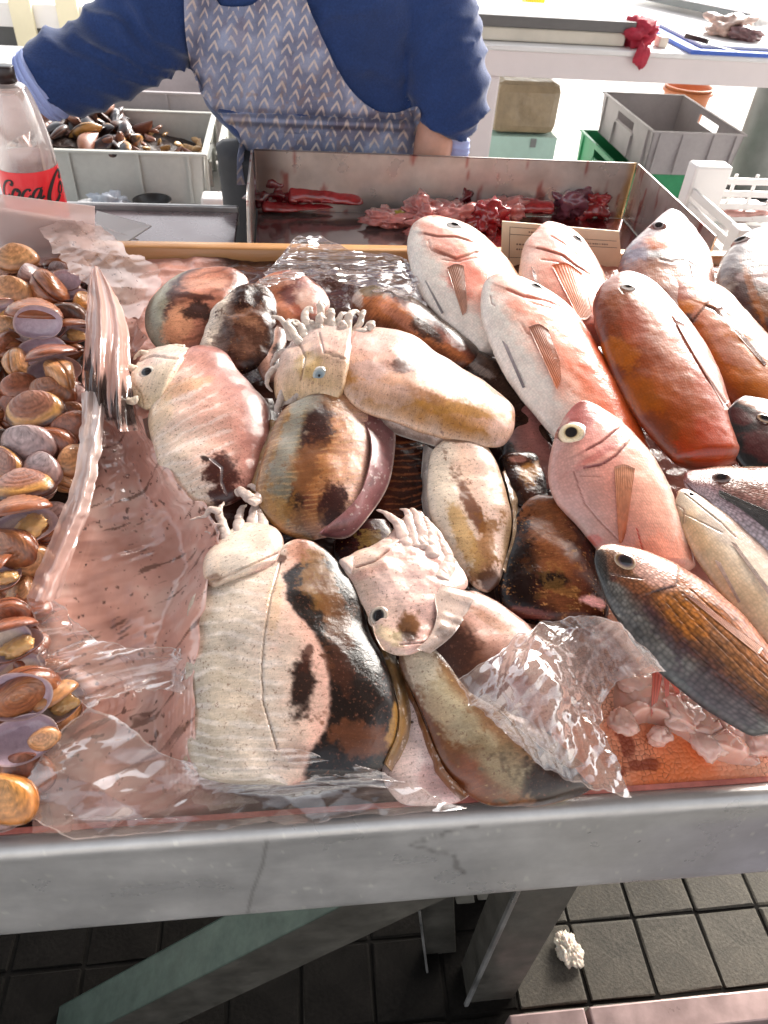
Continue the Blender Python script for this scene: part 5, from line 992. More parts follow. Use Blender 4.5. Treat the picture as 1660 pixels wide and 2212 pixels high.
CREAM = (.70, .58, .45); FLESH = (.72, .50, .40); TAN = (.55, .32, .20); OCH = (.42, .22, .05); DBR = (.016, .005, .0035); OLV = (.30, .25, .15); PNK = (.70, .42, .35); MAR = (.13, .03, .022)
cring = [(0, (.01, .01, .012)), (.6, (.02, .02, .024)), (.72, (.62, .58, .52)), (1.25, (.72, .62, .5))]

# under layers first
cuttle('dark ink-black cuttlefish wedged between the pink breams and the long pale one', [(985, 790, 1010, 745), (1010, 850, 1075, 790), (1060, 910, 1140, 860), (1110, 980, 1190, 935), (1160, 1040, 1200, 1010)], (.03, .02), [(-1, DBR), (-.2, (.07, .03, .02)), (.5, (.16, .10, .07)), (1, DBR)], .5, [(1040, 800, 30, 8, 30, (.4, .35, .3), .7)], mat='cuttledark', seed=21)
cuttle('plum pink cuttlefish piece tucked beside the belly of the second sea bream', [(1105, 890, 1150, 870), (1095, 950, 1190, 930), (1085, 1010, 1200, 1000), (1100, 1060, 1190, 1070)], (.025, .025), [(-1, (.35, .16, .14)), (0, (.55, .28, .24)), (1, (.42, .22, .19))], .4, [(1090, 975, 26, 22, 0, DBR, .95)], seed=22)
cuttle('brown cuttlefish with orange-edged back, right of the back row', [(745, 655, 792, 608), (790, 700, 870, 632), (860, 735, 940, 676), (930, 765, 1005, 728), (1000, 800, 1050, 770)], (.05, .035), [(-1, (.16, .06, .03)), (-.5, (.46, .19, .07)), (0, (.30, .10, .05)), (.5, (.08, .03, .02)), (1, (.28, .22, .15))], .5, [(850, 665, 60, 15, 32, (.55, .22, .06), .8), (870, 690, 55, 14, 32, (.45, .22, .15), .7), (790, 625, 40, 14, 10, (.20, .17, .10), .8), (770, 640, 12, 30, -20, (.5, .48, .44), .6), (920, 710, 40, 16, 40, DBR, .8)], mat='cuttledark', seed=23)
cuttle('reddish brown cuttlefish against the batten in the middle of the back row', [(548, 612, 640, 582), (545, 640, 690, 612), (560, 680, 712, 655), (600, 720, 690, 700)], (.045, .035), [(-1, (.50, .26, .16)), (-.3, (.55, .24, .12)), (.3, (.30, .09, .05)), (1, (.50, .27, .20))], .45, [(632, 628, 28, 30, 20, (.16, .03, .02), .85), (590, 610, 40, 16, -10, (.62, .36, .24), .7), (660, 645, 20, 30, -20, (.62, .48, .36), .5)], mat='cuttle', seed=24)
cuttle('orange-brown cuttlefish with a grey-green rim at the left of the back row', [(395, 590, 500, 585), (335, 640, 535, 610), (316, 690, 520, 668), (330, 735, 470, 720), (360, 768, 440, 760)], (.05, .03), [(-1, (.30, .30, .22)), (-.68, (.42, .40, .30)), (-.5, (.10, .04, .03)), (-.1, (.55, .26, .15)), (.4, (.48, .22, .14)), (1, (.24, .10, .06))], .45, [(420, 640, 60, 8, 5, (.10, .03, .02), .85, .9), (450, 612, 50, 12, -5, (.60, .34, .22), .7), (385, 700, 32, 40, 10, (.66, .36, .20), .85), (430, 672, 30, 20, 10, (.05, .016, .012), .95), (345, 650, 14, 50, 12, (.40, .41, .30), .7)], mat='cuttle', seed=25, stripes=(7, .4, (.12, .04, .02), -.4, .8))
cuttle('small mottled black and cream cuttlefish standing between the back row and the pale pair', [(510, 632, 562, 616), (462, 672, 592, 642), (442, 722, 596, 700), (428, 764, 585, 758), (455, 795, 545, 805)], (.062, .035), [(-1, (.72, .66, .54)), (-.6, (.66, .58, .46)), (-.38, (.30, .24, .20)), (-.15, (.13, .06, .04)), (.4, (.20, .10, .06)), (1, (.06, .03, .024))], .5, [(540, 640, 32, 26, 0, (.05, .022, .018), .85, .7), (530, 690, 34, 16, 10, (.34, .18, .10), .75, .9), (520, 745, 40, 16, 10, (.26, .14, .09), .7, .9), (480, 730, 18, 40, 15, (.16, .13, .12), .6, 1.0)], mat='cuttledark', seed=26, amp=.004)
cuttle('narrow brown cuttlefish sliver behind the head of the long pale one', [(590, 690, 622, 668), (570, 740, 625, 720), (560, 790, 610, 770), (575, 830, 615, 815)], (.04, .03), [(-1, (.34, .2, .14)), (0, (.5, .32, .24)), (.6, (.12, .05, .04)), (1, (.3, .2, .16))], .5, [(600, 770, 12, 30, 15, (.04, .03, .03), .9)], seed=27)
cuttle('dark cuttlefish with fine orange streaks beside the brown-backed one', [(830, 905, 905, 885), (818, 960, 925, 940), (812, 1020, 930, 1005), (808, 1080, 930, 1070), (830, 1125, 915, 1120)], (.03, .025), [(-1, (.20, .06, .03)), (0, (.09, .03, .018)), (1, (.06, .02, .014))], .45, (), stripes=(17, .75, (.36, .13, .04), -.7, .9), mat='cuttledark', seed=28, amp=.003)
cuttle('dark maroon cuttlefish patch under the arms of the big-eyed one', [(730, 1150, 830, 1120), (725, 1190, 850, 1170), (735, 1230, 830, 1225)], (.03, .03), [(-1, (.05, .012, .010)), (1, (.12, .04, .03))], .4, [(800, 1165, 26, 12, 10, (.3, .2, .05), .7, 1.0)], mat='cuttledark', seed=29)
cuttle('black-brown cuttlefish head in the gap beside the pink sea bream', [(1075, 985, 1150, 975), (1080, 1030, 1178, 1025), (1100, 1070, 1190, 1075), (1120, 1100, 1200, 1110)], (.045, .045), [(-1, DBR), (0, (.12, .05, .03)), (1, DBR)], .5, [(1145, 1020, 26, 22, 0, (.38, .20, .05), .85), (1120, 992, 22, 8, 0, (.5, .26, .2), .6), (1100, 1030, 20, 20, 0, (.05, .02, .02), .8)], mat='cuttledark', seed=30, amp=.004)
fF = cuttle('glossy dark brown cuttlefish with golden speckles beside the pink sea bream', [(1112, 1092, 1184, 1056), (1102, 1150, 1248, 1108), (1092, 1210, 1280, 1178), (1082, 1268, 1304, 1258), (1096, 1318, 1314, 1318), (1140, 1350, 1310, 1352)], (.05, .035), [(-1, DBR), (-.45, (.07, .02, .012)), (0, (.26, .10, .035)), (.45, (.16, .05, .02)), (1, (.03, .010, .008))], .45, [(1190, 1130, 50, 60, 10, (.36, .15, .05), .7, .8), (1190, 1200, 50, 60, 10, (.30, .12, .04), .6, .8), (1195, 1255, 34, 16, 0, (.02, .012, .008), .9), (1215, 1275, 30, 12, 20, (.36, .20, .05), .45, 1.1), (1283, 1300, 26, 12, 15, (.72, .40, .36), .95, .35), (1130, 1240, 30, 80, 0, (.02, .008, .006), .7), (1140, 1325, 60, 14, 5, (.30, .10, .07), .7)], speck=(.42, (.55, .30, .10), .7), mat='cuttledark', seed=31)
fE = cuttle('pale cream capsule-shaped cuttlefish with a tan streak, standing upright in the middle', [(932, 958, 1030, 934), (920, 1010, 1078, 1000), (926, 1088, 1104, 1078), (952, 1168, 1110, 1148), (998, 1236, 1092, 1214), (1042, 1284, 1072, 1272)], (.062, .04), [(-1, (.70, .62, .48)), (-.5, (.74, .64, .50)), (.0, (.74, .54, .40)), (.5, (.78, .60, .48)), (1, (.50, .34, .20))], .52, [(990, 945, 56, 12, 5, (.26, .15, .08), .85), (1016, 1090, 15, 74, -24, (.22, .09, .04), .9, .6), (1050, 1185, 22, 60, 10, (.34, .16, .03), .8, .7), (1000, 1150, 20, 74, -22, (.58, .38, .14), .8), (1060, 1255, 22, 26, 0, (.14, .06, .03), .85), (1100, 1160, 10, 50, 10, (.3, .2, .08), .6)], seed=32, ex=2.5)
fA = cuttle('large pinkish cuttlefish with a staring eye and pale cross stripes, far left of the heap', [(325, 866, 425, 748), (318, 908, 486, 768), (325, 958, 548, 830), (345, 1006, 586, 896), (378, 1052, 582, 968), (425, 1086, 562, 1034), (470, 1100, 528, 1076)], (.055, .045), [(-1, (.70, .60, .45)), (-.5, (.74, .58, .46)), (0, (.68, .44, .34)), (.45, (.56, .30, .23)), (1, (.30, .13, .10))], .52, [(482, 1020, 40, 34, 30, (.09, .02, .014), .96, .5), (486, 1068, 36, 24, 10, (.10, .022, .016), .95, .5), (444, 990, 12, 5, 20, (.04, .02, .02), .9), (400, 835, 60, 14, -20, (.66, .42, .22), .55), (500, 800, 60, 30, 35, (.46, .24, .19), .6), (560, 930, 30, 60, -10, (.34, .16, .13), .6), (345, 900, 26, 40, 20, (.72, .56, .34), .5)], [([(455, 990), (480, 1010), (478, 1040), (490, 1070)], 2.5, (.75, .66, .6), .5)], stripes=(15, .42, (.80, .74, .66), -1.0, .25), seed=33, nu=200, nv=170, ex=2.5, r0=.05)
hA = cuttle('', [(352, 880, 432, 755), (318, 884, 392, 748), (288, 866, 345, 752), (272, 838, 300, 772)], (.06, .055), [(-1, (.72, .60, .40)), (0, (.74, .64, .50)), (1, (.72, .60, .50))], .6, [(300, 862, 30, 12, 20, (.66, .50, .30), .6), (350, 770, 50, 12, -15, (.66, .54, .46), .6)], [([(300, 780), (330, 768), (380, 775), (425, 758)], 2.5, (.42, .30, .22), .6), ([(288, 830), (305, 850), (310, 880)], 2.2, (.4, .28, .16), .6)], seed=34, parent=fA.root, part='head', nu=70, nv=80)
eye(fA.root, hA, 318, 804, 17, cring, pup=.62, asp=.85, ang=-15, pupasp=(1, .55), dome=.3)
for k, (pts, r0_, r1_) in enumerate([([(300, 865), (284, 868), (274, 850), (278, 838)], 13, 8), ([(296, 800), (282, 792), (276, 806)], 11, 7), ([(330, 770), (305, 765), (285, 782)], 11, 7), ([(400, 752), (360, 748), (320, 760)], 9, 6)]): arm(fA.root, pts, r0_, r1_, (.065, .06), (.74, .64, .52), (.66, .5, .38), seed=k+40)
fB = cuttle('long pale tan cuttlefish lying across the top with an ochre tip and one dark spot', [(728, 838, 752, 706), (772, 880, 826, 712), (850, 912, 902, 738), (930, 936, 980, 782), (1010, 958, 1046, 822), (1072, 966, 1096, 866), (1106, 946, 1114, 906)], (.085, .06), [(-1, (.62, .44, .30)), (-.72, (.48, .25, .06)), (-.4, (.66, .42, .28)), (.1, (.70, .48, .37)), (.6, (.68, .44, .34)), (1, (.80, .66, .54))], .42, [(868, 788, 24, 12, 5, (.05, .018, .012), .95, .7), (862, 784, 40, 22, 5, (.40, .20, .14), .4), (980, 880, 90, 16, 10, (.48, .26, .04), .75, .7), (1085, 930, 28, 34, 20, (.72, .52, .42), .7), (1080, 885, 40, 14, 30, (.48, .26, .05), .6), (790, 740, 50, 30, 20, (.56, .32, .24), .55), (920, 855, 40, 14, 20, (.36, .18, .08), .6, .8), (830, 850, 70, 24, 10, (.66, .50, .44), .5), (800, 800, 40, 20, 0, (.58, .44, .40), .5)], seed=35, nu=200, nv=150, speck=(.5, (.20, .10, .07), .6), wob=.15, r0=.05)
hB = cuttle('', [(745, 862, 770, 712), (700, 868, 735, 698), (655, 868, 690, 690), (612, 866, 640, 720), (590, 850, 600, 790)], (.08, .06), [(-1, (.62, .46, .26)), (-.3, (.66, .48, .34)), (.3, (.70, .54, .44)), (1, (.72, .60, .52))], .5, [(665, 790, 30, 30, 0, (.62, .46, .20), .7), (720, 745, 40, 20, 0, (.66, .44, .36), .5)], [([(690, 720), (700, 760), (745, 775)], 2.5, (.4, .28, .22), .5), ([(640, 730), (660, 770), (650, 820)], 2.5, (.4, .28, .2), .5)], seed=36, parent=fB.root, part='head', nu=110, nv=110, amp=.004)
eye(fB.root, hB, 690, 812, 15, [(0, (.16, .2, .22)), (.5, (.3, .36, .4)), (.8, (.5, .52, .5)), (1, (.42, .38, .33)), (1.25, (.66, .55, .47))], pup=.16, asp=1.3, ang=20, dome=.15)
_ra = np.random.default_rng(5)
for k in range(17):
    bx = 632+k*9.5; ang = math.radians(-128+k*4.4+_ra.uniform(-14, 14)); L_ = _ra.uniform(42, 72); by = 726-abs(k-8)*(-1.2)+_ra.uniform(-14, 16); dx, dy = math.cos(ang), math.sin(ang); cu = _ra.uniform(-1, 1)*22
    arm(fB.root, [(bx, by), (bx+dx*L_*.45, by+dy*L_*.45), (bx+dx*L_*.85+cu*.3, by+dy*L_*.8), (bx+dx*L_+cu, by+dy*L_*.86), (bx+dx*L_*.8+cu*1.3, by+dy*L_*.7)], _ra.uniform(9, 14), 6, (.082, .096+_ra.uniform(-.008, .004), .09), (.70, .60, .52), (.56, .44, .37), seed=50+k)
for k, pts in enumerate([[(630, 790), (600, 800), (582, 830), (590, 855)], [(640, 830), (610, 845), (595, 875), (602, 890)], [(650, 850), (625, 868), (605, 880)], [(625, 760), (600, 770), (585, 795)], [(690, 860), (655, 872), (630, 880)]]): arm(fB.root, pts, 12, 6, (.075, .06), (.62, .50, .44), (.45, .34, .28), seed=62+k)
fC = cuttle('brown cuttlefish with an olive grey stripe and fine streaks, centre of the heap', [(640, 862, 745, 842), (592, 918, 792, 880), (572, 984, 806, 948), (556, 1046, 800, 1020), (566, 1106, 780, 1080), (602, 1148, 742, 1132), (650, 1170, 706, 1164)], (.072, .05), [(-1, (.36, .20, .07)), (-.78, (.40, .24, .09)), (-.6, (.26, .25, .19)), (-.35, (.24, .20, .13)), (-.18, (.16, .05, .03)), (.15, (.40, .18, .06)), (.42, (.56, .32, .19)), (.75, (.66, .44, .33)), (1, (.60, .38, .30))], .46, [(682, 925, 30, 74, 16, (.05, .012, .010), .95, .6), (664, 1000, 18, 60, 18, (.10, .03, .015), .8, .8), (716, 1100, 32, 50, 20, (.06, .010, .012), .95, .6), (634, 1096, 22, 28, 0, (.05, .015, .008), .95, .7), (620, 960, 20, 90, 18, (.34, .33, .27), .75, .6), (670, 1010, 40, 50, 20, (.42, .20, .06), .5), (600, 1110, 30, 40, 20, (.44, .25, .06), .7), (660, 870, 40, 22, -10, (.34, .33, .26), .7), (740, 870, 46, 20, 10, (.52, .30, .14), .6), (660, 1130, 40, 30, 0, (.46, .25, .10), .5)], stripes=(30, .42, (.62, .42, .20), -1, .9), seed=37, nu=210, nv=170, grain=.22, f=80)
skirt(fC.root, [(770, 885), (800, 950), (794, 1020), (764, 1085), (690, 1150)], [(852, 900), (852, 965), (838, 1045), (800, 1108), (752, 1158), (694, 1156)], .072, .045, (.30, .12, .12), (.66, .46, .38), seed=3)
fI = cuttle('smooth whitish cuttlefish at the front, under the olive one', [(826, 1446, 884, 1436), (842, 1530, 936, 1520), (834, 1612, 972, 1596), (836, 1682, 1016, 1672), (890, 1745, 1030, 1735)], (.03, .02), [(-1, (.70, .58, .52)), (0, (.78, .66, .60)), (1, (.66, .44, .38))], .4, [(890, 1560, 4, 3, 0, DBR, .8), (870, 1470, 20, 30, 0, (.5, .42, .40), .5), (940, 1690, 50, 30, 30, (.62, .36, .32), .5)], speck=(.55, (.25, .13, .10), .5), seed=38)
fH2 = cuttle('wide pink and brown cuttlefish half under the crumpled bag at the right', [(900, 1360, 1000, 1270), (925, 1420, 1095, 1320), (980, 1500, 1172, 1390), (1045, 1570, 1220, 1470), (1110, 1620, 1230, 1560)], (.05, .03), [(-1, (.16, .06, .035)), (-.3, (.26, .12, .07)), (.1, (.60, .38, .29)), (.5, (.74, .54, .44)), (1, (.62, .40, .32))], .45, [(968, 1396, 52, 50, 30, (.10, .04, .025), .95, .45), (1010, 1440, 40, 30, 40, (.12, .05, .03), .7), (1060, 1340, 60, 12, 30, (.46, .24, .12), .5), (1100, 1480, 60, 40, 40, (.34, .13, .11), .8), (940, 1345, 26, 30, 0, (.76, .58, .46), .6)], seed=39)
fH1 = cuttle('narrow olive and cream cuttlefish running from the big head to the front edge', [(846, 1402, 926, 1384), (880, 1484, 990, 1452), (918, 1564, 1066, 1522), (955, 1646, 1146, 1592), (1000, 1700, 1222, 1640), (1065, 1735, 1275, 1685), (1150, 1740, 1300, 1712)], (.055, .012), [(-1, (.22, .08, .02)), (-.6, (.30, .15, .06)), (-.25, (.42, .34, .20)), (.1, (.52, .44, .28)), (.5, (.36, .22, .10)), (1, (.14, .06, .03))], .5, [(905, 1440, 36, 50, -20, (.66, .60, .46), .75), (965, 1540, 30, 80, -35, (.58, .52, .36), .6), (1120, 1620, 50, 40, 30, (.30, .17, .08), .6, .8), (1010, 1690, 40, 50, -10, (.30, .10, .025), .8, .6), (1200, 1700, 90, 60, 25, (.045, .018, .010), .92, .7), (1060, 1560, 36, 20, 40, (.34, .18, .07), .6, .8), (1090, 1660, 40, 60, -35, (.40, .32, .18), .5), (865, 1430, 10, 60, -20, (.20, .09, .03), .7)], seed=42, nu=200, nv=150, mat='cuttle', speck=(.46, (.60, .48, .22), .45))
hH = cuttle('big-eyed flesh-pink cuttlefish head with arms folded back, front centre', [(838, 1425, 925, 1405), (812, 1392, 945, 1368), (792, 1345, 968, 1318), (778, 1300, 1012, 1272), (756, 1256, 1006, 1236), (744, 1222, 978, 1198), (800, 1182, 956, 1162), (842, 1146, 936, 1130), (858, 1116, 904, 1106)], (.068, .055), [(-1, (.62, .46, .34)), (-.5, (.76, .58, .46)), (0, (.78, .56, .46)), (.5, (.74, .52, .43)), (1, (.70, .48, .38))], .36, [(830, 1290, 40, 60, 10, (.70, .52, .42), .5), (930, 1210, 50, 20, 60, (.66, .42, .35), .6), (800, 1235, 50, 10, -20, (.60, .36, .28), .6), (960, 1300, 10, 60, -20, (.60, .42, .36), .7), (860, 1165, 24, 40, 10, (.62, .42, .36), .5), (887, 1352, 24, 26, 20, (.26, .12, .03), .92, .5), (880, 1375, 26, 14, 0, (.06, .03, .015), .8, .5), (840, 1372, 30, 16, 20, (.72, .60, .36), .6), (870, 1260, 60, 40, 0, (.80, .62, .54), .5), (960, 1310, 34, 34, 0, (.70, .52, .46), .5)], [([(770, 1225), (810, 1212), (850, 1180), (870, 1165)], 2.6, (.42, .22, .14), .7), ([(865, 1392), (915, 1388), (945, 1370)], 2.2, (.34, .22, .14), .6)], name='cuttlefish', part='head', seed=43, nu=170, nv=150, amp=.0045)
eye(hH.root, hH, 818, 1330, 19, [(0, (.01, .012, .014)), (.5, (.02, .025, .03)), (.62, (.10, .09, .08)), (.75, (.55, .46, .38)), (1, (.40, .30, .23)), (1.12, (.72, .56, .45)), (1.25, (.76, .58, .48))], pup=.55, asp=1.15, ang=20, pupasp=(.6, 1.1), dome=.15)
for k, (pts, a_, b_) in enumerate([([(885, 1200), (862, 1145), (838, 1120), (806, 1104)], 20, 4), ([(900, 1190), (885, 1135), (880, 1110), (862, 1100)], 19, 5), ([(915, 1190), (908, 1130), (895, 1108), (884, 1106)], 18, 5), ([(935, 1210), (930, 1150), (915, 1118), (905, 1104)], 19, 5), ([(850, 1250), (800, 1222), (765, 1222), (738, 1214)], 30, 5), ([(950, 1260), (965, 1215), (948, 1165), (925, 1128)], 26, 5), ([(742, 1232), (790, 1204), (850, 1186), (910, 1190), (955, 1205)], 26, 30), ([(800, 1258), (850, 1232), (905, 1230), (960, 1246), (1000, 1262)], 22, 30), ([(870, 1215), (840, 1180), (800, 1196), (772, 1222)], 24, 8)]): arm(hH.root, pts, a_, b_, (.064, .056), (.76, .56, .48), (.68, .47, .40), seed=70+k)
fG = cuttle('biggest cuttlefish at the front, cream with a glossy dark brown flank', [(596, 1182, 664, 1155), (520, 1238, 716, 1198), (420, 1286, 760, 1262), (406, 1380, 804, 1368), (402, 1480, 842, 1470), (406, 1570, 862, 1564), (412, 1640, 846, 1640), (440, 1696, 800, 1696)], (.065, .045), [(-1, (.50, .44, .33)), (-.7, (.56, .50, .39)), (-.3, (.68, .59, .47)), (.05, (.70, .54, .42)), (.35, (.72, .48, .37)), (1, (.72, .48, .37))], .40, [(655, 1190, 40, 28, 0, (.62, .34, .22), .7), (690, 1262, 36, 76, -14, (.30, .16, .035), .85, .6), (724, 1330, 34, 70, -14, (.22, .10, .03), .7, .8), (608, 1206, 14, 10, 0, (.12, .05, .03), .8), (654, 1482, 24, 56, 6, (.035, .014, .010), .97, .45), (665, 1412, 8, 26, 10, (.10, .035, .02), .8, .7), (790, 1600, 60, 44, 20, (.20, .08, .03), .8, .7), (855, 1560, 12, 60, 10, (.40, .24, .06), .9), (500, 1500, 50, 60, 0, (.66, .56, .40), .4), (560, 1540, 22, 30, 0, (.46, .36, .26), .5, .9), (590, 1300, 14, 60, 5, (.70, .50, .30), .5), (740, 1430, 26, 60, -10, (.10, .035, .015), .7, .7)], [([(606, 1215), (585, 1290), (572, 1370), (566, 1440), (570, 1520), (600, 1620)], 2.2, (.55, .46, .34), .6)], region=([(648, 1150), (646, 1216), (616, 1238), (616, 1295), (640, 1323), (678, 1366), (700, 1413), (710, 1470), (711, 1527), (700, 1581), (672, 1620), (650, 1700)], (.014, .0045, .003), .985, 10), stripes=(19, .34, (.84, .80, .73), -1.0, -.05), seed=44, nu=300, nv=250, ex=2.9, mat='cuttle', r0=.06, r1=.05, speck=None, f=50)
hG = cuttle('', [(470, 1268, 600, 1222), (448, 1240, 610, 1180), (452, 1190, 600, 1150), (480, 1145, 560, 1118)], (.07, .06), [(-1, (.70, .58, .44)), (0, (.76, .66, .52)), (1, (.72, .52, .42))], .5, [(505, 1215, 30, 22, -10, (.55, .50, .42), .6), (465, 1250, 20, 10, 0, (.3, .15, .06), .7), (560, 1165, 40, 20, 20, (.72, .54, .42), .5)], [([(455, 1255), (500, 1240), (560, 1212), (600, 1195)], 2.4, (.5, .36, .22), .6)], seed=45, parent=fG.root, part='head', nu=80, nv=80)
for k, (pts, a_, b_) in enumerate([([(498, 1200), (484, 1140), (474, 1105), (488, 1086)], 16, 7), ([(522, 1195), (514, 1130), (518, 1096), (530, 1084)], 15, 6), ([(550, 1190), (546, 1130), (548, 1096), (560, 1080)], 17, 6), ([(578, 1185), (572, 1130), (560, 1102), (545, 1094)], 16, 6), ([(478, 1110), (462, 1100), (452, 1112), (440, 1120), (418, 1124)], 9, 4), ([(470, 1130), (462, 1150), (448, 1152)], 8, 4), ([(545, 1080), (520, 1058), (512, 1072)], 14, 9), ([(540, 1090), (560, 1070), (548, 1052), (530, 1052)], 15, 9)]): arm(fG.root, pts, a_, b_, (.066, .052), (.70, .54, .45), (.46, .34, .30), seed=80+k)
cuttle('thin amber cuttlefish edge poking out left of the biggest one', [(372, 1382, 400, 1380), (376, 1450, 410, 1448), (380, 1520, 412, 1520), (366, 1590, 412, 1600)], (.035, .03), [(-1, (.46, .26, .12)), (0, (.55, .34, .16)), (1, (.34, .18, .08))], .6, [], seed=47, nu=70, nv=50)
for rt_, inn, out, wi, wo, col, ed in [
  (fA.root, [(325, 900), (350, 985), (395, 1050), (450, 1090)], [(308, 905), (332, 1000), (382, 1070), (448, 1106)], .045, .03, (.50, .34, .26), (.74, .62, .52)),
  (fA.root, [(560, 860), (586, 930), (578, 990), (550, 1050)], [(588, 862), (610, 930), (602, 1000), (566, 1066)], .045, .03, (.22, .10, .08), (.5, .34, .28)),
  (fE.root, [(935, 970), (928, 1060), (945, 1140), (990, 1220)], [(915, 960), (910, 1065), (930, 1160), (985, 1250)], .052, .035, (.66, .58, .52), (.85, .80, .76)),
  (fE.root, [(1085, 1020), (1104, 1090), (1106, 1160), (1085, 1230)], [(1100, 1010), (1124, 1090), (1126, 1170), (1098, 1246)], .05, .035, (.34, .22, .13), (.55, .42, .32)),
  (fB.root, [(770, 870), (850, 906), (930, 930), (1010, 955)], [(762, 892), (848, 935), (925, 960), (1010, 985)], .07, .05, (.56, .40, .33), (.82, .72, .64)),
  (fG.root, [(760, 1275), (812, 1380), (850, 1480), (860, 1570), (830, 1650)], [(778, 1270), (834, 1376), (872, 1480), (884, 1575), (846, 1668)], .05, .03, (.26, .14, .05), (.52, .34, .14)),
  (fG.root, [(410, 1300), (404, 1400), (404, 1520), (410, 1640)], [(394, 1300), (388, 1400), (386, 1520), (394, 1650)], .045, .03, (.55, .42, .30), (.75, .66, .52)),
  (fH1.root, [(870, 1450), (920, 1570), (960, 1660), (1010, 1720)], [(852, 1450), (902, 1582), (942, 1680), (994, 1732)], .040, .02, (.24, .09, .03), (.45, .26, .12)),
  (fH1.root, [(985, 1460), (1070, 1530), (1150, 1600), (1230, 1660)], [(1010, 1446), (1094, 1512), (1180, 1586), (1262, 1656)], .045, .03, (.30, .16, .08), (.55, .38, .24)),
  (fF.root, [(1185, 1062), (1245, 1110), (1282, 1180), (1306, 1260)], [(1196, 1046), (1262, 1098), (1302, 1180), (1324, 1262)], .045, .03, (.14, .05, .03), (.40, .24, .18)),
  (fF.root, [(1108, 1100), (1098, 1170), (1086, 1250), (1095, 1310)], [(1094, 1096), (1080, 1170), (1066, 1250), (1076, 1320)], .04, .025, (.08, .03, .02), (.30, .16, .10)),
  (fC.root, [(600, 910), (575, 985), (558, 1050), (572, 1110)], [(582, 905), (556, 985), (540, 1052), (556, 1122)], .06, .045, (.34, .20, .08), (.55, .40, .22))]:
    skirt(rt_, inn, out, wi, wo, col, ed, .004, len(out)+int(out[0][0]), 16, 120)
skirt(hH.root, [(900, 1402), (930, 1372), (944, 1330), (940, 1290), (955, 1262)], [(930, 1412), (975, 1376), (1002, 1338), (1018, 1306), (1034, 1282)], .074, .062, (.74, .54, .45), (.80, .64, .56), .0025, 31, 20, 100, name='collar')
hm_smooth()

ice_patch(([(1320, 1440), (1420, 1430), (1520, 1500), (1640, 1580)], [(1640, 1580), (1660, 1620), (1680, 1660)], [(1330, 1600), (1400, 1560), (1480, 1590), (1560, 1640), (1680, 1660)], [(1320, 1440), (1315, 1520), (1330, 1600)]), 'crushed_ice', 'crushed ice under the striped bream')
# ------------------------------------------------------------------ clams
def clam_valve(name, pal, ridged, mat, sgn, seed):
    nu, nv = 18, 44; u = np.linspace(.02, 1, nu)[:, None]; ph = np.linspace(0, 2*math.pi, nv, endpoint=False)[None]
    ox = np.cos(ph)*(1-.06*np.sin(ph)); oy = .72*np.sin(ph)*(1+.20*np.cos(ph)*np.sin(ph))-.08*np.sin(ph)**2-.05*np.cos(ph)
    umb = np.array([-.12, .46]); g = u**.85
    x = umb[0]+g*(ox-umb[0]); y = umb[1]+g*(oy-umb[1]); z = .50*np.clip(1-u**2.3, 0, 1)**.62*np.ones_like(x)+.05*np.exp(-((u-.1)/.2)**2)
    z = z+(.014*np.sin(u*70) if ridged else .006*np.sin(u*46)); P = np.stack([x, y, z], -1)
    N = np.stack([x-umb[0]*.3, y, z+.5], -1); Pin = P*np.array([.95, .95, .82])+np.array([0, 0, -.01]); Pin[-1] = P[-1]*np.array([.985, .985, 1])
    r_ = np.random.default_rng(seed); nz = fbm(np.stack([x*2.2, y*2.2, u*3+seed+x*0], -1), 3, seed); uu = u+.05*nz; ray_ = fbm(np.stack([np.cos(ph)*4+0*x, np.sin(ph)*4+0*x, u*1.2+0*x], -1), 3, seed+4)
    ks = np.array([p[0] for p in pal[0]]); kc = np.array([p[1] for p in pal[0]], float); c = np.stack([np.interp(uu, ks, kc[:, k]) for k in range(3)], -1)
    band = np.sin(uu*(46 if ridged else 30)+2*nz); c = c*(1+.20*band+.3*ray_+.12*r_.standard_normal(x.shape))[..., None]
    cin = np.ones(P.shape)*np.array(pal[1]); cin = mixc(cin, pal[2], sstep(.62, .95, u+.1*nz)*1.0); cin = mixc(cin, (.5, .3, .2), .5*sstep(.97, 1, u)*np.ones_like(x))
    V = np.concatenate([P.reshape(-1, 3), Pin.reshape(-1, 3)]); V[:, 2] *= sgn; Q = gridq(nu, nv, True); k = nu*nv; j = np.arange(nv); j2 = (j+1) % nv; b = (nu-1)*nv
    rim = np.stack([b+j, b+j2, b+j2+k, b+j+k], -1); h = nv//2; cap = np.array([[q, q+1, (nv-2-q) % nv, (nv-1-q) % nv] for q in range(h-1)])
    Q = np.vstack([Q[:, ::-1], Q+k, rim[:, ::-1], cap, cap[:, ::-1]+k]); Q = Q if sgn > 0 else Q[:, ::-1]
    return mesh_np(name, V, Q, mat, np.clip(np.concatenate([c.reshape(-1, 3), cin.reshape(-1, 3)]), .004, .9))
M['shell'] = pmat('clam_shell', None, .30, coat=.6, coat_r=.06, bump=[(14, .10, .03)], spec=.4, var=[(5, .2)])
LIL, CRM, PKW = (.46, .34, .40), (.66, .52, .42), (.72, .56, .52)
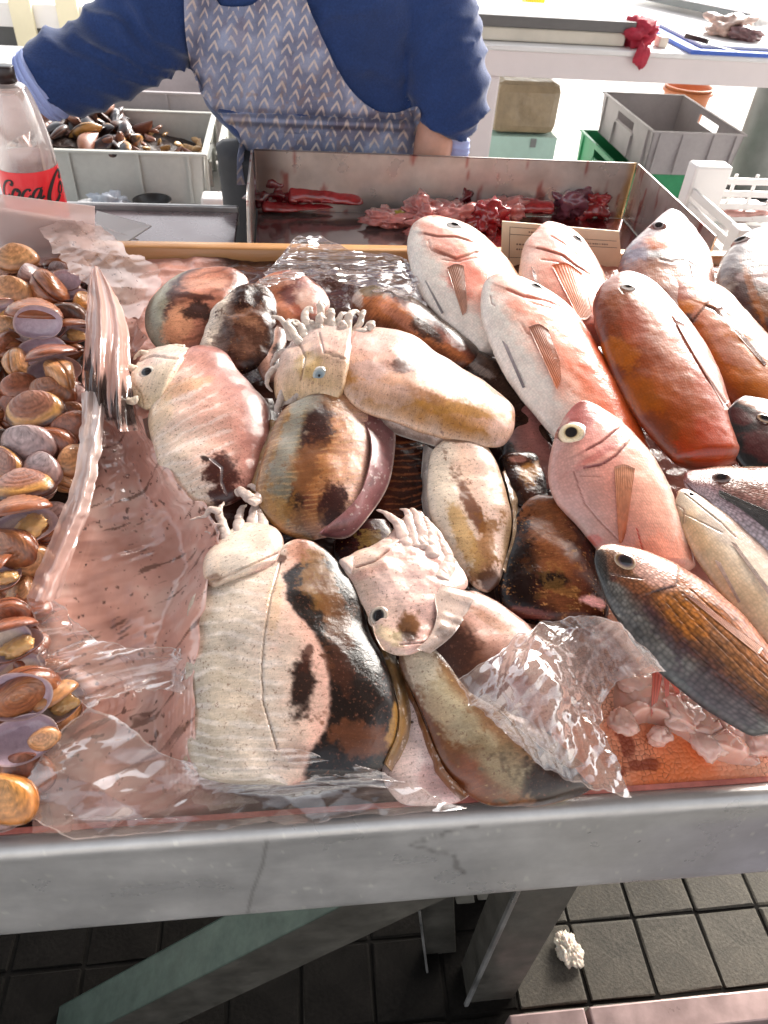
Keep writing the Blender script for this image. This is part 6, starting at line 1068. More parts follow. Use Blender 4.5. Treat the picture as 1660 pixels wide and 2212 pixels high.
PALS = [([(0, (.36, .15, .075)), (.35, (.28, .09, .035)), (.7, (.36, .13, .05)), (1, (.22, .06, .025))], PKW, LIL),
        ([(0, (.46, .22, .11)), (.4, (.50, .23, .10)), (.75, (.54, .27, .12)), (1, (.40, .16, .06))], CRM, LIL),
        ([(0, (.30, .11, .06)), (.5, (.26, .075, .035)), (.85, (.34, .11, .05)), (1, (.22, .06, .03))], LIL, (.42, .30, .34)),
        ([(0, (.36, .18, .13)), (.4, (.28, .11, .07)), (.66, (.34, .14, .08)), (.74, (.60, .30, .09)), (.84, (.56, .26, .07)), (.9, (.08, .03, .02)), (1, (.10, .04, .03))], LIL, CRM),
        ([(0, (.45, .34, .33)), (.5, (.36, .24, .23)), (1, (.28, .15, .13))], LIL, LIL),
        ([(0, (.58, .27, .08)), (.5, (.60, .25, .06)), (1, (.46, .16, .035))], CRM, PKW),
        ([(0, (.07, .04, .035)), (.6, (.10, .05, .035)), (1, (.16, .07, .04))], LIL, PKW)]
VAL = [[clam_valve('shell', p, k in (3, 0), M['shell'], s_, 90+k) for s_ in (1, -1)] for k, p in enumerate(PALS)]
M['clammeat'] = pmat('clam_meat', (.62, .36, .14), .3, coat=.5, var=[(3, .3)], sss=.2)
bm = bmesh.new(); bmesh.ops.create_icosphere(bm, subdivisions=4, radius=1); co = np.array([v.co[:] for v in bm.verts]); n_ = fbm(co*1.7, 4, 71)
for v, a_ in zip(bm.verts, n_): k = 1+.5*a_; v.co = Vector((v.co.x*k*.55, v.co.y*k*.40, v.co.z*k*.26))
MEAT = bpy.data.meshes.new('meat'); bm.to_mesh(MEAT); bm.free(); MEAT.materials.append(M['clammeat'])
for p in MEAT.polygons: p.use_smooth = True
TB = Matrix([list(XT)+[0], list(VT)+[0], list(NT)+[0], [0, 0, 0, 1]]).transposed().to_3x3()
def clam(px, py, Lpx, ang, pal, kind, label, w=.035, tilt=(0, 0)):
    p = onplane(px, py, w); s_ = Lpx*.55*depth_of(p)/F_PX
    rt = root('clam', p, label, 'clam', 'brown clams heaped at the left of the display')
    R3 = Matrix.Rotation(math.radians(ang), 3, 'Z')@Matrix.Rotation(math.radians(tilt[0]), 3, 'X')@Matrix.Rotation(math.radians(tilt[1]), 3, 'Y')
    rt.rotation_euler = (TB@R3).to_euler(); rt.scale = (s_,)*3
    up = bpy.data.objects.new('shell', VAL[pal][0]); lo = bpy.data.objects.new('shell', VAL[pal][1])
    for o in (up, lo): COL.objects.link(o); o.parent = rt
    if kind == 'c': up.location.z = .005; lo.location.z = -.005
    elif kind == 'o':                                   # gaping: upper valve swung back about the hinge
        piv = Vector((0, .55, .05)); a = math.radians(random.uniform(38, 60)); Rm = Matrix.Rotation(-a, 3, 'X'); up.rotation_euler = Rm.to_euler(); up.location = piv-Rm@piv
        m_ = bpy.data.objects.new('meat', MEAT); COL.objects.link(m_); m_.parent = rt; m_.location = (.1, -.12, -.08); m_.rotation_euler = (0, 0, random.uniform(0, 6))
    elif kind == 'i':                                   # flung wide: the hollow inside of the lower valve faces up
        piv = Vector((0, .55, .05)); Rm = Matrix.Rotation(math.radians(-140), 3, 'X'); up.rotation_euler = Rm.to_euler(); up.location = piv-Rm@piv
    return rt
CL = [  # px, py, length, angle, palette, kind, label, w, tilt
 (38, 560, 84, 10, 1, 'c', 'tan orange clam at the very back of the heap, against the white card', .045, (10, 0)),
 (66, 592, 58, 60, 4, 'c', 'small grey-brown ribbed clam behind the round tan one', .04, (20, 20)),
 (28, 632, 90, -20, 1, 'c', 'round tan clam at the left edge below the orange one', .05, (25, 10)),
 (108, 622, 100, 120, 0, 'c', 'upright brown clam with a seam facing out, right of the round tan one', .05, (50, 0)),
 (152, 634, 62, 20, 4, 'i', 'lilac hollow shell beside the plastic spike', .045, (-10, 0)),
 (180, 655, 62, 80, 5, 'c', 'yellow clam half hidden behind the plastic spike', .04, (30, 0)),
 (8, 676, 54, 30, 0, 'o', 'pale gaping clam at the left edge under the round tan clam', .05, (0, 0)),
 (82, 702, 112, -8, 0, 'o', 'gaping brown clam with orange meat and a mauve upper shell', .055, (10, 0)),
 (148, 683, 84, -15, 6, 'c', 'dark narrow clam right of the gaping one with orange meat', .04, (55, 0)),
 (160, 720, 66, 30, 0, 'o', 'cream gaping clam against the plastic film below the dark narrow clam', .045, (0, 15)),
 (10, 704, 60, 15, 1, 'c', 'orange brown clam at the left edge beside the gaping clam', .05, (40, 0)),
 (92, 754, 92, 8, 4, 'i', 'lilac hollow shell in the middle of the heap', .055, (20, 0)),
 (38, 784, 76, 95, 1, 'c', 'narrow tan clam standing on edge beside the lilac hollow shell', .05, (70, 0)),
 (118, 798, 100, 25, 2, 'o', 'dark red-brown clam gaping under a curved tan edge', .05, (15, 10)),
 (130, 812, 92, -55, 1, 'c', 'curved tan clam seen edge-on below the lilac shell', .06, (75, 0)),
 (14, 742, 66, 60, 2, 'c', 'brown clam at the left edge with its seam turned up', .045, (60, 0)),
 (46, 836, 80, 8, 2, 'c', 'red-brown clam lying flat left of the ribbed ones', .045, (15, 0)),
 (116, 848, 96, -10, 0, 'c', 'tan and olive clam with a pale stripe, above the banded clam', .05, (35, 0)),
 (80, 890, 118, 6, 3, 'c', 'ribbed clam with a bright yellow band and black lip', .06, (12, -5)),
 (155, 920, 88, 25, 2, 'c', 'glossy red clam pointing at the plastic film, right of the banded clam', .05, (40, 0)),
 (150, 896, 76, 18, 0, 'c', 'brown clam behind the glossy red one', .04, (30, 0)),
 (66, 958, 112, -12, 4, 'c', 'purple-brown ribbed clam below the banded clam', .055, (30, 5)),
 (118, 958, 104, -22, 2, 'c', 'red-brown clam leaning on the purple-brown ribbed one', .045, (50, 0)),
 (18, 1006, 94, -60, 3, 'c', 'dark ribbed clam at the left edge near the grey broken shell', .05, (30, 15)),
 (94, 1016, 96, -50, 4, 'c', 'flat grey-purple clam like a slab in the middle of the heap', .05, (5, 0)),
 (158, 994, 82, 60, 1, 'c', 'orange-brown clam tucked against the plastic film', .045, (20, 0)),
 (6, 950, 60, 20, 6, 'c', 'black clam at the left edge above the dark ribbed one', .03, (20, 0)),
 (54, 1058, 122, 5, 3, 'c', 'large ribbed clam with a yellow stripe along its top edge', .055, (-20, 0)),
 (54, 1132, 124, 12, 0, 'o', 'wide open clam with a mauve lining and ochre meat', .055, (0, 0)),
 (26, 1182, 118, -22, 0, 'c', 'long striped brown clam under the wide open one', .055, (40, 0)),
 (70, 1210, 86, 12, 1, 'c', 'brown clam squeezed between the striped one and the film', .045, (45, 0)),
 (6, 1246, 84, 80, 0, 'o', 'pinkish gaping clam at the left edge below the striped clam', .055, (0, 20)),
 (46, 1256, 80, 40, 2, 'c', 'dark clam in the shade behind the pinkish gaping clam', .03, (20, 0)),
 (18, 1322, 84, 5, 2, 'c', 'squat dark brown clam with a cut edge at the left', .055, (60, 0)),
 (62, 1300, 80, 70, 2, 'c', 'deep red clam behind the squat dark brown one', .03, (10, 0)),
 (30, 1390, 112, 18, 2, 'o', 'red-brown clam with a cream lip at the left edge', .06, (-15, 0)),
 (36, 1452, 110, 30, 1, 'i', 'pale cream hollow shell with meat scraps at the left edge', .05, (0, 0)),
 (52, 1496, 140, 28, 0, 'c', 'long wedge-shaped brown clam pointing up to the right', .06, (65, 0)),
 (128, 1518, 96, 35, 1, 'o', 'pale clam with tan meat seen through the plastic film', .04, (0, 0)),
 (46, 1592, 140, 10, 4, 'i', 'big mauve hollow shell at the lower left', .055, (5, 0)),
 (96, 1594, 62, 20, 1, 'c', 'small brown clam at the rim of the big mauve shell', .06, (40, 0)),
 (62, 1668, 116, -15, 2, 'c', 'dark reddish clam in the shade below the big mauve shell', .035, (10, 0)),
 (22, 1722, 130, -30, 5, 'c', 'big orange clam in the bottom left corner by the steel rim', .05, (20, 0)),
]
for q in CL: clam(*q)
MISC = 'brown clam lying deep in the heap, mostly covered by the shells above it'
PALN = ['tan-brown', 'orange-tan', 'dark red', 'banded', 'grey-purple', 'orange', 'black']
for k in range(330):
    x, v = random.uniform(-.52, -.25), random.uniform(.025, .86)
    p = tray(x, v, .0); q = proj_all(p)
    if q[0] < -60 or q[0] > np.interp(q[1], [560, 850, 1100, 1290, 1450, 1530, 1620, 1700, 1800], [185, 180, 140, 80, 110, 150, 100, 60, 70]): continue
    clam(q[0], q[1], random.uniform(62, 80)*1.0/depth_of(p)*.9, random.uniform(0, 360), (pk := random.choice((0, 0, 1, 2, 2, 4, 6))), 'c', f'{PALN[pk]} clam lying deep in the heap, mostly covered, ' + ('near the bottle' if v > .6 else 'beside the plastic hem' if v > .3 else 'near the front rim'), random.uniform(.004, .036), (random.uniform(-45, 55), random.uniform(-20, 20)))

# ------------------------------------------------------------------ mussels in the back crate
M['mussel'] = pmat('mussel_shell', None, .3, coat=.3, coat_r=.08)
def mussel_mesh(seed, pal):
    n1, n2_ = 26, 24; s_ = np.linspace(0, 1, n1)[:, None]; th = np.linspace(0, 2*math.pi, n2_, endpoint=False)[None]; wd = (.36*np.sin(np.pi*np.clip(s_, .01, .99)**.75)**.8); x = (s_-.5)*2+0*th; y = wd*np.cos(th)+.18*np.sin(s_*math.pi); z = wd*.62*np.sin(th)*(1+0*s_)
    P = np.stack([x, y, z], -1); nz = fbm(P*2.5+seed, 3, seed); c = np.ones(P.shape)*np.array(pal[0]); c = mixc(c, pal[1], sstep(-.1, .35, nz+.35*np.cos(th))); c = mixc(c, (.02, .015, .015), .9*(1-sstep(.02, .09, np.abs(np.sin(th)))))
    return mesh_np('shell', P.reshape(-1, 3), gridq(n1, n2_, True), M['mussel'], c.reshape(-1, 3))
MUM = [mussel_mesh(1, ((.02, .015, .018), (.10, .045, .03))), mussel_mesh(2, ((.03, .02, .02), (.42, .20, .05))), mussel_mesh(3, ((.05, .05, .06), (.42, .42, .43))), mussel_mesh(4, ((.20, .08, .05), (.34, .16, .10))), mussel_mesh(5, ((.40, .22, .08), (.60, .38, .16)))]
mc = Vector((cx_, cy_, zc-.158))
def hill(x, y): return .095+.085*np.exp(-((x+.14)/.16)**2)-.03*sstep(.1, .28, x)
gx_, gy_ = np.meshgrid(np.linspace(-.286, .286, 60), np.linspace(-.47*ly_, .47*ly_, 40), indexing='ij'); PM = np.stack([mc.x+gx_, mc.y+gy_, mc.z+hill(gx_, gy_)-.014+.008*fbm(np.stack([gx_*25, gy_*25, gx_*0], -1), 2, 4)], -1)
Vv, Qq = solid(PM, .03); tag(obj_np('mussel_bed', Vv, Qq, pmat('dark_mussel_fill', (.035, .02, .016), .4, var=[(40, .6)], bump=[(50, .8, .01)])), 'dark mass of mussels filling the bottom of the crate', None, None, 'stuff')
WHERE = ['at the left end', 'in the middle', 'at the right end']
for k in range(120):
    fx = random.uniform(-.27, .27); fy_ = random.uniform(-1, 1)*ly_*.42; z_ = mc.z+float(hill(np.array(fx), 0))+random.uniform(-.004, .016)
    big = fx < .07; m_ = MUM[random.choice((0, 0, 0, 1, 1, 2, 3, 3))] if big else MUM[random.choice((3, 4, 4, 0))]
    p = np.array([mc.x+fx, mc.y+fy_, z_])
    rt = root('mussel' if big else 'small_clam', p, (['black mussel', 'mussel with an amber band', 'mussel with a grey-white shell', 'brown mussel', 'tan mussel'][MUM.index(m_)]+' heaped in the grey crate, '+('by the bottle' if fx < -.12 else 'below the sleeve') if big else ['', '', '', 'brown', 'tan'][MUM.index(m_)].replace('', '')+(' black' if MUM.index(m_) == 0 else '')+' little clam at the shallow right end of the mussel crate').strip(), 'mussel' if big else 'clam', 'mussels in the grey crate' if big else 'small clams in the mussel crate')
    s_ = random.uniform(.046, .062) if big else random.uniform(.02, .027); rt.scale = (s_, s_*1.25, s_*1.1); rt.rotation_euler = (random.uniform(-1.1, 1.1), random.uniform(-.7, .7), random.uniform(0, 6.3)); o = bpy.data.objects.new('shell', m_); COL.objects.link(o); o.parent = rt

# ------------------------------------------------------------------ offal in the gutting tray
def mcol(name, a, rough=.2, coat=.9, v=.45): return pmat(name, a, rough, coat=coat, var=[(30, v), (110, .2)], bump=[(40, .3, .004)])
M['blood'] = mcol('dark_red_offal', (.13, .006, .012)); M['red'] = mcol('red_offal', (.34, .02, .025)); M['pinkoff'] = mcol('pink_offal', (.58, .20, .18), .25, .7, .4); M['olive'] = mcol('olive_gall', (.34, .26, .03), .2, .7)
M['purple'] = mcol('purple_offal', (.20, .06, .09), .18, .9)
for nm, px, py, rx, ry, rz_, mt, lb, cat, am, sd_ in [
  ('offal', 588, 415, .048, .05, .035, 'blood', 'dark red curled organ in the left back corner of the gutting tray', 'offal', .55, 1),
  ('offal', 925, 422, .040, .03, .032, 'blood', 'dark red ring-like organ left of the pink guts', 'offal', .5, 2),
  ('offal', 1000, 432, .036, .032, .03, 'blood', 'dark plum lump in the middle of the guts', 'offal', .5, 3), ('offal', 1072, 418, .034, .03, .034, 'blood', 'dark red lump against the back wall of the gutting tray', 'offal', .5, 4),
  ('offal', 840, 462, .055, .035, .02, 'pinkoff', 'pale pink gut lying apart at the left of the offal', 'offal', .5, 5), ('offal', 862, 462, .022, .012, .018, 'olive', 'olive green gall on the pale pink gut', 'offal', .3, 6),
  ('offal', 915, 458, .050, .04, .030, 'pinkoff', 'pink gut coil left of centre in the gutting tray', 'offal', .6, 7), ('offal', 985, 462, .06, .04, .03, 'pinkoff', 'pink gut coil in the centre of the gutting tray', 'offal', .6, 8), ('offal', 1050, 470, .048, .04, .034, 'red', 'rosy round organ in front of the pink guts', 'offal', .4, 9),
  ('offal', 1085, 455, .05, .035, .03, 'pinkoff', 'frilly pink gut at the right of the pink heap', 'offal', .65, 10), ('offal', 1225, 438, .055, .04, .042, 'purple', 'purple glossy organ right of the red strip', 'offal', .5, 12), ('offal', 1275, 440, .045, .035, .035, 'red', 'red knobbly organ at the right end of the offal', 'offal', .5, 13),
  ('offal', 920, 480, .04, .03, .02, 'pinkoff', 'small pink gut just behind the first sea bream', 'offal', .5, 14)]:
    p = onz(px, py+22, .882); lump(nm, (p[0], p[1], .880+rz_*.72), (rx*1.02, ry*1.02, rz_*1.0), lb, cat, M[mt], am, 1.9, sd_, 'fish offal in the gutting tray')
def strip(pts, r0, r1, z, mat, label):
    C = np.array([onz(x, y, z) for x, y in pts]); d = np.gradient(C, axis=0); sd = np.cross(d, [0, 0, 1]); sd /= np.linalg.norm(sd, axis=1, keepdims=True); rr = np.linspace(r0, r1, len(C))[:, None]; up = np.array([[0, 0, 1.]])
    lf = Loft(C, sd*rr, up*rr*.8, -up*rr*.5, 50, 32, 2.3, .06, .1); lf.disp(.006*fbm(lf.P*25, 3, 5)*lf.e[:, None]); rt = lf.mesh('offal', mat, None, None); tag(rt, label, 'offal', 'fish offal in the gutting tray')
strip([(620, 425), (690, 428), (760, 436), (785, 440)], .04, .010, .90, M['red'], 'long red strip of offal tapering to the right along the back wall')
strip([(1108, 452), (1150, 452), (1195, 455)], .028, .026, .90, M['red'], 'straight red strip of offal right of the pink guts')
strip([(565, 450), (620, 452), (700, 448), (750, 442)], .02, .008, .885, M['red'], 'thin red strip of offal in front of the long one')

# ------------------------------------------------------------------ cola bottle, card in its plastic sleeve, white wrappers
bz = .872; pb_ = np.array([-.487, .985, 0]); tl = .04                                # bottle stands just behind the display
a_ = ony(28, 142, pb_[1]); topz = a_[2]
bot = root('bottle', (pb_[0], pb_[1], bz), 'clear plastic cola bottle with a black cap and red label, smeared inside', 'bottle')
bot.rotation_euler = (0, 0, 0)
Hb = topz-bz
zl = ony(60, 358, pb_[1])[2]-bz
prof = [(0, .0), (.040, .0), (.046, .008), (.047, .05), (.0465, zl-.065), (.046, zl-.05), (.045, zl), (.0440, zl+.03), (.041, zl+.055), (.035, zl+.085), (.027, zl+.110), (.0165, zl+.128), (.0135, zl+.134), (.0135, Hb-.024)]
prof = [(r_, min(z_, Hb-.022)) for r_, z_ in prof]
M['pet'] = film('clear_bottle_plastic', (1, .97, .96), .26, (.90, .80, .77), .22, .05, (30, .2)); M['cap'] = pmat('black_cap', (.02, .010, .010), .3); M['lbl'] = pmat('red_label', (.80, .012, .022), .35, coat=.3); M['script'] = pmat('black_script', (.015, .008, .008), .4)
M['syrup'] = film('pink_smear', (.95, .72, .70), .45, (.72, .50, .47), .05, .3)
def blathe(nm, pr, mat, n_=64): 
    return lathe(nm, pr, (pb_[0], pb_[1], bz), mat, bot, n_)
pc = crom(np.array(prof), 90); blathe('shell', [tuple(q) for q in pc], M['pet'])
blathe('liquid', [(0, .004), (.042, .004), (.0445, .012), (.0445, zl+.012), (.040, zl+.016), (0, zl+.016)], M['syrup'])
blathe('cap', [(0.0136, Hb-.022), (.0152, Hb-.022), (.0152, Hb-.001), (.0142, Hb), (0, Hb)], M['cap']); blathe('cap_ring', [(.0136, Hb-.0275), (.0150, Hb-.0275), (.0150, Hb-.0235), (.0136, Hb-.0235)], M['cap'])
blathe('collar', [(.0137, Hb-.036), (.0165, Hb-.036), (.0165, Hb-.033), (.0137, Hb-.033)], M['pet'])
blathe('label', [(.0473, zl-.085), (.0473, zl-.084), (.0470, zl-.05), (.0457, zl+.002), (.0455, zl+.003)], M['lbl'])
# lettering on the label: strokes wrapped on the cylinder; u runs round the bottle in metres, v up
STROKES = {'C': [[(.95, .80), (.88, .97), (.70, 1.0), (.45, .85), (.22, .5), (.15, .18), (.28, .0), (.5, .02), (.72, .2)], [(.95, .80), (.86, .74), (.80, .84)]],
           'o': [[(.55, .48), (.38, .58), (.18, .40), (.10, .14), (.24, .0), (.46, .12), (.58, .36), (.52, .5), (.40, .44), (.62, .40)]],
           'c': [[(.58, .46), (.46, .58), (.24, .44), (.12, .16), (.24, .0), (.44, .04), (.62, .22)]],
           'a': [[(.58, .50), (.42, .58), (.20, .42), (.10, .14), (.22, .0), (.42, .14), (.60, .52), (.52, .14), (.60, .0), (.76, .14)]], '-': [[(.1, .48), (.4, .52)]]}
a0 = math.atan2(CAM[1]-pb_[1], CAM[0]-pb_[0])
def letters(text, u0, v0, hgt):
    u = u0
    for ch in text:
        key = ch; h = hgt*(1.0 if ch != 'D' else 1); wv = {'C': .78, 'o': .60, 'c': .60, 'a': .74, '-': .5}[key]; bm = bmesh.new()
        for st in STROKES[key]:
            q = crom(np.array(st), 40); q = np.stack([q[:, 0]+.22*q[:, 1], q[:, 1]], -1)*hgt; d = np.gradient(q, axis=0); d /= np.linalg.norm(d, axis=1, keepdims=True)+1e-9; nn = np.stack([-d[:, 1], d[:, 0]], -1)
            wd = hgt*(.035+.05*np.abs(nn[:, 0]))[:, None]; prev = None
            for k in range(40):
                row = []
                for sgn in (-1, 1):
                    uu, vv2 = q[k]+nn[k]*wd[k]*sgn; uu += u; z_ = v0+vv2; rr = .0478-.0014*np.clip((z_-(zl-.05))/.05, 0, 1); a = a0+uu/rr; row.append(bm.verts.new((pb_[0]+rr*math.cos(a), pb_[1]+rr*math.sin(a), bz+z_)))
                if prev: bm.faces.new((prev[0], row[0], row[1], prev[1]))
                prev = row
        obj_bm('lettering', bm, M['script'], bot); u += wv*hgt
letters('Coca', -.060, zl-.036, .027); letters('-', .0045, zl-.030, .020); letters('C', .0130, zl-.046, .042); letters('o', .040, zl-.036, .026)
# white card in a clear sleeve, leaning on the bottle
A_, B_, C_, D_ = tray(-.545, .862, -.005), tray(-.375, .862, -.005), onplane(200, 446, .0), None
yk = tray(0, .868, 0)[1]
def cardq(pts, t, mat, nm, par):
    bm = bmesh.new(); e = np.array([0, t, 0]); q = [ony(x, y, yk) for x, y in pts]; box8(bm, [q[0], q[1], q[1]+e, q[0]+e, q[3], q[2], q[2]+e, q[3]+e]); return obj_bm(nm, bm, mat, par)
cs = root('card_sleeve', ony(80, 540, yk), 'white card in a clear plastic sleeve standing in front of the cola bottle', 'card')
M['cardw'] = pmat('white_card', (.88, .84, .88), .5, var=[(20, .03)]); cardq([(12, 548), (190, 552), (172, 478), (-20, 446)], .002, M['cardw'], 'card', cs)
M['sleeve'] = film('sleeve_film', (1, .94, .92), .42, (.82, .66, .62), .12, .12)
o = cardq([(0, 552), (206, 556), (206, 444), (-30, 414)], .0015, M['sleeve'], 'sleeve', cs); o.location.y -= .004
for k, pts in enumerate([[(205, 520), (262, 534), (328, 490), (210, 462)], [(200, 500), (250, 512), (300, 520), (205, 486)], [(206, 478), (280, 500), (322, 488), (210, 458)]]):
    z0 = .9-.004*k; q = [onz(x, y, z0+.004*j) for j, (x, y) in enumerate(pts)]; bm = bmesh.new(); e = np.array([0, 0, .003]); box8(bm, [*q, *[p+e for p in q]]); tag(obj_bm('wrapping_sheet', bm, M['paper']), ['white wrapping sheet, lowest of the fanned ones beside the card', 'white wrapping sheet, middle one of the fan beside the card', 'white wrapping sheet on top of the fan beside the card'][k], 'paper sheet')

# ------------------------------------------------------------------ plastic film
M['film'] = film('clear_film', (1, .95, .93), .14, (.86, .72, .67), .28, .055, None, attr=True); M['film_white'] = film('milky_white_film', (1, .95, .93), .26, (.88, .74, .69), .30, .06, None, attr=True); M['gather'] = pmat('gathered_plastic', None, .28, coat=.5, coat_r=.08, sss=.1, var=[(60, .1)]); M['film_pink'] = film('milky_pink_film', (1, .93, .90), .30, (.80, .58, .50), .13, .09, None, attr=True, trl=.12)
def sheet(name, top, right, bottom, left, nu, nv, off, amp, fr, mat, seed=1, w0=.02, drape=1., col=None, parent=None, label=None, aniso=None, edgeamp=1., alpha=None, smooth=2, wfun=None):
    def jit(pl, n, sd):                                    # torn, wavy edges
        q = resamp(pl, 90); t = np.linspace(0, 1, 90); f = np.sin(np.pi*t)[:, None]**.5; z = np.zeros(90); L_ = len(pl)*1.6
        return q+f*np.stack([fbm(np.stack([t*L_*2, z+sd, z], -1), 3, sd), fbm(np.stack([t*L_*2, z+sd+9, z], -1), 3, sd)], -1)*11*edgeamp
    G = coons(jit(top, nu, seed), jit(right, nv, seed+1), jit(bottom, nu, seed+2), jit(left, nv, seed+3), nu, nv); u = np.linspace(0, 1, nu)[:, None]*np.ones((1, nv)); v = np.ones((nu, 1))*np.linspace(0, 1, nv)[None]
    w = np.full((nu, nv), w0); P = np.zeros((nu, nv, 3))
    def unp(w):
        Rr = np.stack([(G[..., 0]-CXP)/F_PX, -(G[..., 1]-CYP)/F_PX, -np.ones(G.shape[:2])], -1)@ROT.T; t = ((P0-CAM)@NT+w)/(Rr@NT); return CAM+Rr*t[..., None]
    for _ in range(3):
        P = unp(w); x, vv, _w = to_tray(P); wt = np.maximum(hm_at(x, vv)*drape, w0) if drape else np.full_like(w, w0)
        if wfun is not None: wt = wt+wfun(u, v)
        for _k in range(smooth*8): wp = np.pad(wt, 1, 'edge'); wt = np.maximum((wp[2:, 1:-1]+wp[:-2, 1:-1]+wp[1:-1, 2:]+wp[1:-1, :-2])/4, wt*.0+(hm_at(x, vv)*drape if drape else w0))
        w = wt+off
    x, vv, _w = to_tray(P); sx, sy, ra = (aniso or (1, 1, 0)) if aniso is None or len(aniso) == 3 else (*aniso, 0)
    xa, va = x*math.cos(ra)+vv*math.sin(ra), -x*math.sin(ra)+vv*math.cos(ra)
    cr = fold(xa*sx, va*sy, seed, 4, fr)+.42*fold(xa*sx+3, va*sy, seed+7, 3, fr*2.3)+.10*fold(xa*sx+7, va*sy, seed+9, 3, fr*6)
    w = w+amp*cr; P = unp(w); nf = fbm(P*160, 3, seed)
    c = np.ones(P.shape)*np.asarray(col if col is not None else (.82, .66, .60)); a = np.zeros((nu, nv))
    lap = np.abs(np.gradient(np.gradient(cr, axis=0), axis=0)+np.gradient(np.gradient(cr, axis=1), axis=1)); lap = lap/(np.percentile(lap, 97)+1e-9)
    bd = np.minimum(np.minimum(u, 1-u)*nu, np.minimum(v, 1-v)*nv); a = np.clip(.34*sstep(.35, 1.0, lap)+.10*sstep(.0, .4, fbm(P*30, 3, seed+2))+.55*sstep(2.6, .8, bd), 0, .75)
    if alpha: c, a = alpha(c, a, G, P, u, v, nf, cr)
    o = obj_np(name, P.reshape(-1, 3), gridq(nu, nv), mat, parent, np.concatenate([c, a[..., None]], -1).reshape(-1, 4))
    if label: tag(o, label, 'plastic film')
    return o
def pinksheet(c, a, G, P, u, v, nf, cr):
    X, Y = G[..., 0], G[..., 1]; nb = fbm(P*28, 4, 5); c = np.ones(P.shape)*np.array([.76, .42, .345]); c = mixc(c, (.84, .60, .52), .6*sstep(.0, .4, nb)); c = mixc(c, (.70, .34, .26), .55*sstep(.05, .4, -nb))
    dirn = fbm(np.stack([P[..., 0]*14+P[..., 1]*9, P[..., 1]*130-P[..., 0]*60, P[..., 0]*0], -1), 3, 8)
    c = mixc(c, (.16, .08, .06), .85*sstep(.42, .55, dirn+.25*fbm(P*60, 2, 9))*sstep(1800, 1500, Y)); c = mixc(c, (.12, .06, .05), .85*sstep(.5, .6, fbm(P*190, 2, 12)))
    return c, .80+.16*nb-.75*sstep(.13, .0, u)*sstep(1100, 1300, Y)-.45*sstep(1580, 1780, Y)
sheet('plastic_sheet', [(188, 640), (230, 660), (280, 690), (320, 730)], [(320, 730), (272, 800), (300, 890), (335, 965), (400, 1060), (470, 1130), (455, 1250), (425, 1400), (420, 1560), (430, 1700)], [(70, 1800), (160, 1795), (300, 1770), (430, 1700)], [(188, 640), (182, 760), (182, 960), (150, 1100), (85, 1270), (92, 1420), (180, 1520), (80, 1660), (70, 1800)], 190, 380, .006, .0065, 5, M['film_pink'], 3, .012, 1., None, None, 'pink plastic sheet speckled with ink, spread from the clams to the biggest cuttlefish', (1.2, 4, .34), alpha=pinksheet, smooth=3, wfun=lambda u, v: .012*fbm(np.stack([u*3, v*6, u*0], -1), 3, 5))
sheet('plastic_sheet', [(84, 492), (140, 478), (214, 486)], [(214, 486), (280, 540), (348, 592), (300, 690)], [(186, 610), (230, 640), (270, 680), (300, 690)], [(84, 492), (110, 530), (150, 585), (186, 610)], 110, 90, .008, .014, 9, M['film_pink'], 5, .05, 1., None, None, 'rumpled pinkish plastic corner lying over the back batten beside the card', alpha=lambda c, a, G, P, u, v, nf, cr: (mixc(np.ones(P.shape)*np.array([.70, .50, .44]), (.3, .2, .17), .7*sstep(.45, .55, nf)), .45+.3*fbm(P*40, 3, 6)))
def spike(c, a, G, P, u, v, nf, cr):
    Y = G[..., 1]; st = fbm(np.stack([u*14, v*2.2, u*0], -1), 3, 4); c = np.ones(P.shape)*np.array([.74, .46, .39]); c = mixc(c, (.86, .70, .64), .5*sstep(.0, .35, st)); ink = sstep(.66, .76, v+.30*st)*sstep(1.04, .95, v+.1*nf); c = mixc(c, (.02, .012, .012), .95*ink)
    return c, np.clip(.66+.2*st+.5*ink-.35*sstep(.25, .0, v), 0, .98)
sheet('plastic_sheet', [(196, 590), (207, 574), (222, 590)], [(222, 590), (254, 640), (278, 720), (284, 800), (290, 880), (300, 930)], [(184, 852), (220, 900), (260, 930), (300, 930)], [(196, 590), (188, 650), (184, 760), (184, 852)], 90, 150, .010, .003, 4, M['film_pink'], 8, .05, .9, None, None, 'upright spike of gathered plastic with black ink at its foot, beside the clams', (6, .6), edgeamp=.3, alpha=spike, wfun=lambda u, v: .035*np.sin(np.pi*np.clip(v, 0, 1))*np.sin(np.pi*u)**.6+.005*np.sin(u*17+2*v)+.003*np.sin(u*31+4*v))
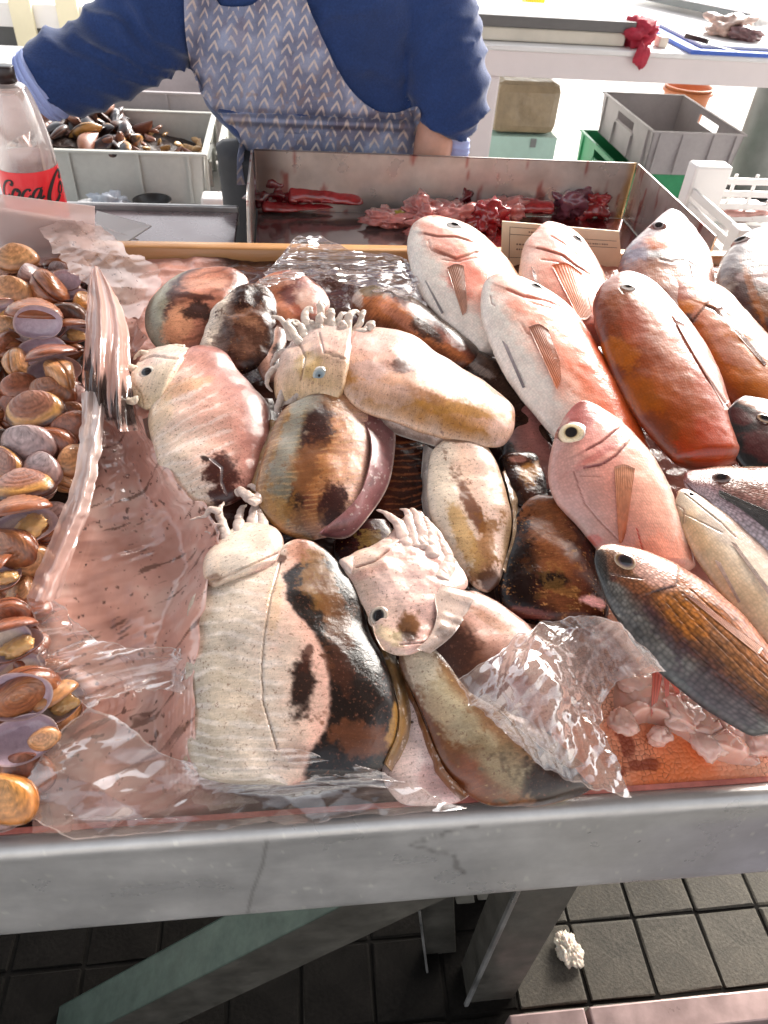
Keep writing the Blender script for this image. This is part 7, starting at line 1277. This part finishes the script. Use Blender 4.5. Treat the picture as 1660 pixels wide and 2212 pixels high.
sheet('plastic_sheet', [(174, 850), (200, 846), (230, 862)], [(226, 862), (220, 960), (200, 1080), (160, 1200), (130, 1290)], [(58, 1292), (95, 1300), (130, 1290)], [(176, 850), (174, 930), (150, 1060), (90, 1210), (58, 1292)], 60, 160, .012, .007, 14, M['film_pink'], 11, .05, .8, None, None, 'long rolled hem of the plastic sheet dividing the clams from the cuttlefish', (3, .7), edgeamp=.5, alpha=lambda c, a, G, P, u, v, nf, cr: (mixc(np.ones(P.shape)*np.array([.78, .60, .54]), (.72, .46, .40), sstep(.3, .8, v)), .92-.45*v+.15*fbm(P*50, 2, 3)), wfun=lambda u, v: .010*np.sin(np.pi*u)+.004*np.sin(u*9+v*5))
sheet('plastic_sheet', [(58, 1285), (110, 1290), (190, 1370), (260, 1395), (390, 1400)], [(390, 1400), (400, 1450), (395, 1500)], [(190, 1530), (260, 1500), (330, 1490), (395, 1500)], [(58, 1285), (84, 1370), (82, 1430), (130, 1470), (190, 1530)], 150, 90, .012, .032, 8, M['film'], 14, .04, 1., None, None, 'clear crumpled fold of plastic bulging over the clams halfway down the left side', (1, 1.8))
sheet('plastic_sheet', [(190, 1525), (270, 1560), (380, 1640), (520, 1625), (640, 1615), (720, 1640), (800, 1660)], [(800, 1660), (880, 1690), (960, 1730), (1012, 1746)], [(158, 1815), (300, 1800), (520, 1786), (760, 1766), (1012, 1746)], [(190, 1525), (110, 1610), (40, 1735), (90, 1780), (158, 1815)], 260, 110, .014, .050, 6, M['film'], 17, .03, 1., None, None, 'clear crumpled plastic bag edge along the front rim, covering the feet of the biggest cuttlefish', (1, 1.5), smooth=3)
sheet('plastic_sheet', [(985, 1470), (1060, 1420), (1150, 1358), (1250, 1332), (1345, 1350), (1440, 1450)], [(1440, 1450), (1330, 1480), (1300, 1560), (1330, 1640), (1365, 1724)], [(1110, 1600), (1180, 1660), (1270, 1700), (1365, 1724)], [(985, 1470), (1020, 1520), (1070, 1560), (1110, 1600)], 170, 150, .014, .046, 7, M['film_white'], 23, .03, 1., None, None, 'crumpled clear plastic bag between the olive cuttlefish and the orange foam', (1.2, 1), smooth=3, wfun=lambda u, v: .03*np.sin(np.pi*u)*np.sin(np.pi*v))
sheet('plastic_sheet', [(590, 572), (660, 508), (760, 535), (880, 560)], [(880, 560), (905, 600), (890, 640)], [(560, 622), (680, 600), (780, 622), (890, 640)], [(590, 572), (570, 600), (560, 622)], 150, 70, .010, .020, 9, M['film'], 27, .04, 1., None, None, 'clear crumpled plastic over the batten behind the back row of cuttlefish', (1, 1.4))
